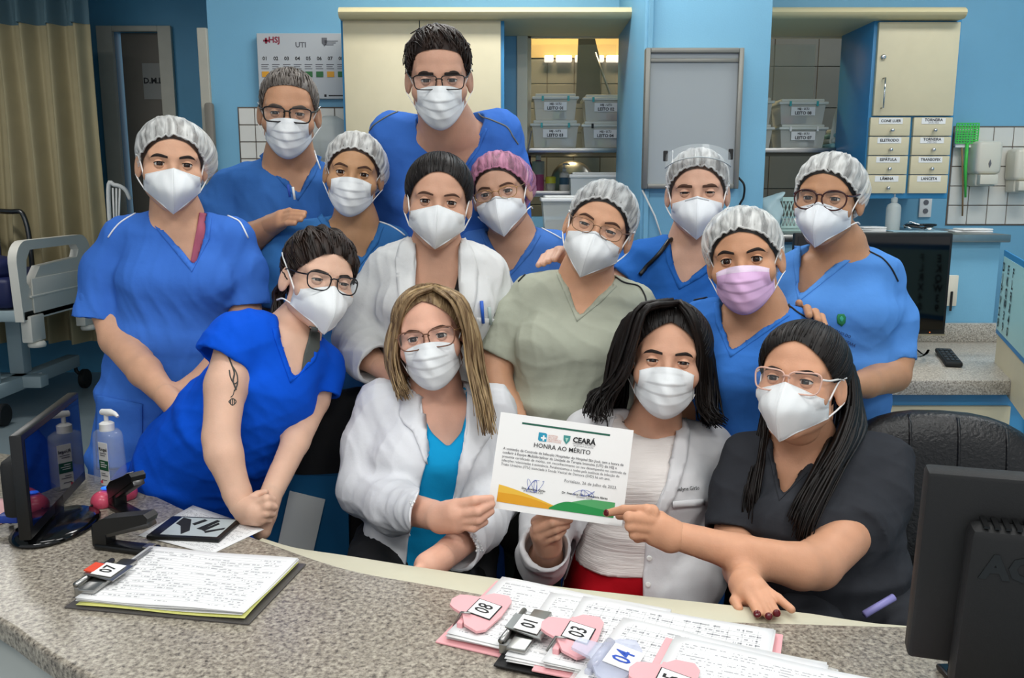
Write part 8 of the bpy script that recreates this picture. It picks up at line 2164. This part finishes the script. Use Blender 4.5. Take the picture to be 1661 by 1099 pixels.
ctext('CEARÁ', 0.645, 0.815, 0.0145 * k, bold=0.0005, xs=1.0)
ctext('GOVERNO DO ESTADO', 0.645, 0.778, 0.0042 * k, M_inkgrey); ctext('SECRETARIA DA SAÚDE', 0.645, 0.757, 0.0038 * k, M_inkgrey)
M_teal2 = G_('logo_teal', '1f8fae'); q0 = (0.335, 0.80)
mb = MB(); s_ = 0.0085 * k; mb.prism([(-s_, -s_ * 0.7), (-s_ * 0.7, -s_), (s_, -s_), (s_, s_ * 0.7), (s_ * 0.7, s_), (-s_, s_)], 0.0003, Matrix.Translation((wc * q0[0], hc_ * q0[1], 0.0006))); cert_obj(mb, 'logo', M_teal2)
mb = MB(); a, b = s_ * 0.62, s_ * 0.2; mb.box(-a, a, -b, b, 0.001, 0.0013, 0, Matrix.Translation((wc * q0[0] + s_ * 0.25, hc_ * q0[1] - s_ * 0.2, 0))); mb.box(-b, b, -a, a, 0.001, 0.0014, 0, Matrix.Translation((wc * q0[0] + s_ * 0.25, hc_ * q0[1] - s_ * 0.2, 0))); cert_obj(mb, 'logo_cross', M_paper)
for i_, l_ in enumerate(('HOSPITAL', 'SÃO JOSÉ', 'DE DOENÇAS', 'INFECCIOSAS')): ctext(l_, 0.375, 0.825 - 0.02 * i_, 0.0045 * k, G_('logo_salmon', 'c98a78'), 'LEFT')
mb = MB(); s_ = 0.007 * k; mb.prism([(-s_, s_ * 1.1), (s_, s_ * 1.1), (s_ * 0.9, -s_ * 0.3), (0, -s_ * 1.4), (-s_ * 0.9, -s_ * 0.3)], 0.0003, Matrix.Translation((wc * 0.515, hc_ * 0.81, 0.0006))); cert_obj(mb, 'crest', G_('crest_teal', '3f8a86'))
mb = MB(); mb.prism([(-s_ * 0.45, s_ * 0.4), (s_ * 0.45, s_ * 0.4), (0, -s_ * 0.8)], 0.0003, Matrix.Translation((wc * 0.515, hc_ * 0.81, 0.001))); cert_obj(mb, 'crest_centre', G_('crest_pale', '9fc9b8'))
lines = ['A comissão de Controle de Infecção Hospitalar do Hospital São José, tem a honra de', 'conferir à Equipe Multidisciplinar da Unidade de Terapia Intensiva (UTI) do HSJ o', 'presente certificado de mérito, em reconhecimento ao seu desempenho no controle de',
         'infecções relacionadas à assistência. Parabenizamos a todos pela ausência de infecção do', 'Trato Urinário (ITU) associada à Sonda Vesical de Demora (SVD) há um ano.']
for i_, l_ in enumerate(lines): ctext(l_, 0.055, 0.628 - 0.041 * i_, 0.0074 * k, G_('cert_text', '55555a'), 'LEFT', bold=0.00004 if i_ < 2 else 0.0, xs=0.95 if i_ != 3 else 0.9)
ctext('Fortaleza, 26 de julho de 2023.', 0.93, 0.385, 0.0085 * k, M_inkgrey, 'RIGHT')
ctext('Dra. Evelyne Girão', 0.32, 0.247, 0.0062 * k, M_ink, bold=0.0001); ctext('Presidente CCIH', 0.32, 0.222, 0.0056 * k, M_inkgrey)
ctext('Dr. Francisco Edson Buhamra Abreu', 0.70, 0.262, 0.0062 * k, M_ink, bold=0.0001); ctext('Diretor Geral', 0.70, 0.238, 0.0056 * k, M_inkgrey)
for u0, sc_, sd in ((0.32, 1.0, 1), (0.70, 1.3, 4)):
    mb = MB(); mb.tube([Vector((wc * u0 + 0.018 * sc_ * math.sin(t * 1.7 + sd) * math.cos(0.31 * t), hc_ * 0.285 + (0.012 if sd == 1 else 0.006) * math.sin(t * 2.9 + sd), 0.0012)) for t in np.linspace(0, 9, 70)], 0.0003, n=4); cert_obj(mb, 'signature', M_inkblue)

# ---- chairs
M_leather = mat('leather_black', '121315', 0.35, bump=0.25, bscale=120); M_fabric = mat('chair_fabric_black', '0e0f11', 0.85, bump=0.2, bscale=300); M_fabricg = mat('chair_fabric_grey', '3a3d3c', 0.85, bump=0.2, bscale=300)
def office_chair(x, y, yaw, lab, m, bw=0.29, bz0=0.62, bz1=1.0, top_r=0.24, seams=False, tilt=6):
    e = empty('office_chair', (x, y, 0), lab, 'chair'); e.rotation_euler.z = yaw
    Mx = Matrix.Translation((x, y, 0)) @ Matrix.Rotation(yaw, 4, 'Z')
    def sup(w_, h_, d_, c_, ex=3.2, n1=36, n2=18, lean=0.0):
        vs = []; fs = []
        for j in range(n2 + 1):
            th = -math.pi / 2 + math.pi * j / n2
            for i in range(n1):
                a = 2 * math.pi * i / n1
                sg = lambda q, p: math.copysign(abs(q) ** p, q)
                p = Vector((w_ * sg(math.cos(a), 2 / ex) * sg(math.cos(th), 0.5), d_ * sg(math.sin(th), 0.7), h_ * sg(math.sin(a), 2 / ex) * sg(math.cos(th), 0.5)))
                p = p + Vector((0, lean * p.z, 0)) + Vector(c_); p.y += 0.25 * (p.x - c_[0]) ** 2 * -1
                vs.append(Mx @ p)
        for j in range(n2):
            for i in range(n1): fs.append((j * n1 + i, j * n1 + (i + 1) % n1, (j + 1) * n1 + (i + 1) % n1, (j + 1) * n1 + i))
        return vs, fs
    vs, fs = sup(bw, (bz1 - bz0) / 2, 0.055, (0, 0.26, (bz0 + bz1) / 2), 2.6 if seams else 3.2, lean=math.tan(math.radians(tilt)))
    bk = MB().add(vs, fs).build('backrest', m, e, True)
    if seams:
        for sx in (-0.32, 0.12, 0.55):
            pts = []
            bv = BVHTree.FromPolygons([tuple(v) for v in vs], fs)
            for t in np.linspace(0.02, 0.98, 20):
                z = bz0 + (bz1 - bz0) * t; o_ = Mx @ Vector((sx * bw, -0.6, z)); d_ = (Mx.to_3x3() @ Vector((0, 1, 0)))
                h = bv.ray_cast(o_, d_)
                if h[0] is not None: pts.append(h[0])
            if len(pts) > 3: MB().tube(pts, 0.004, n=6).build('seam', m, bk, True)
    vs, fs = sup(0.24, 0.05, 0.23, (0, 0.0, 0.46), 3.0)
    Ms = None
    v2 = []
    for s_ in range(1): pass
    MB().box(-0.24, 0.24, -0.22, 0.24, 0.38, 0.45, 0.03, Mx).build('seat', m, e, angle=60)
    MB().tube([Mx @ Vector((0, 0.2, 0.42)), Mx @ Vector((0, 0.33, 0.45)), Mx @ Vector((0, 0.33, bz0 + 0.1))], 0.022).build('back_bracket', M_black, e, True)
    MB().cyl(Mx @ Vector((0, 0, 0.1)), Mx @ Vector((0, 0, 0.42)), 0.028).build('gas_column', M_black, e, True)
    for k_ in range(5):
        an = 2 * math.pi * k_ / 5 + 0.3; d_ = Vector((math.cos(an), math.sin(an), 0))
        MB().tube([Mx @ Vector((0, 0, 0.11)), Mx @ (d_ * 0.27 + Vector((0, 0, 0.075)))], [0.028, 0.018]).build('base_leg', M_black, e, True)
        MB().lathe([(0.008, -0.012), (0.025, -0.012), (0.025, 0.012), (0.008, 0.012)], Mx @ (d_ * 0.28 + Vector((0, 0, 0.027))), 14, Matrix.Rotation(math.pi / 2, 4, 'X')).build('caster', M_black, e, True)
    for s_ in (-1, 1):
        MB().tube(smooth_path([Mx @ Vector((s_ * 0.23, 0.05, 0.45)), Mx @ Vector((s_ * 0.29, 0.05, 0.5)), Mx @ Vector((s_ * 0.30, 0.04, 0.62)), Mx @ Vector((s_ * 0.30, -0.1, 0.665)), Mx @ Vector((s_ * 0.30, -0.2, 0.65))], 16), [0.018] * 7 + [0.024] * 9, n=10).build('armrest', M_black, e, True)
    return e
c14 = W(1490, 700, 2.02)
office_chair(c14.x, 1.76, math.radians(-12), 'black leather office chair behind the charcoal-clad person', M_leather, 0.245, 0.55, W(1480, 662, 2.06).z, seams=True)
c12 = W(575, 700, 2.1)
office_chair(W(660, 700, 2.0).x, 1.90, math.radians(14), 'black fabric office chair under the blonde person', M_fabric, 0.25, 0.55, 0.98)
office_chair(W(985, 760, 1.9).x, 1.80, math.radians(4), 'dark grey office chair under the dark wavy haired person', M_fabricg, 0.26, 0.55, 0.96)
# blue bin with a paper label behind the clasped hands
e = empty('waste_bin', (W(500, 800, 2.12).x, 2.16, 0), 'blue bin with a paper label behind the clasped hands', 'bin')
bx = W(500, 800, 2.12).x
v = [(bx - 0.13, 2.06, 0.0), (bx + 0.10, 2.06, 0.0), (bx + 0.10, 2.24, 0.0), (bx - 0.13, 2.24, 0.0), (bx - 0.15, 2.04, 0.78), (bx + 0.12, 2.04, 0.78), (bx + 0.12, 2.26, 0.78), (bx - 0.15, 2.26, 0.78)]
MB().add(v, [(3, 2, 1, 0), (0, 1, 5, 4), (1, 2, 6, 5), (2, 3, 7, 6), (3, 0, 4, 7), (4, 5, 6, 7)]).build('bin_body', mat('bin_blue', '1a5a86', 0.4), e)
MB().box(-0.045, 0.045, -0.004, -0.002, -0.075, 0.075, 0, Matrix.Translation((bx + 0.0, 2.04, 0.66)) @ Matrix.Rotation(0.25, 4, 'Y')).build('paper_label', mat('paper_dim', 'c9ccca', 0.7), e)
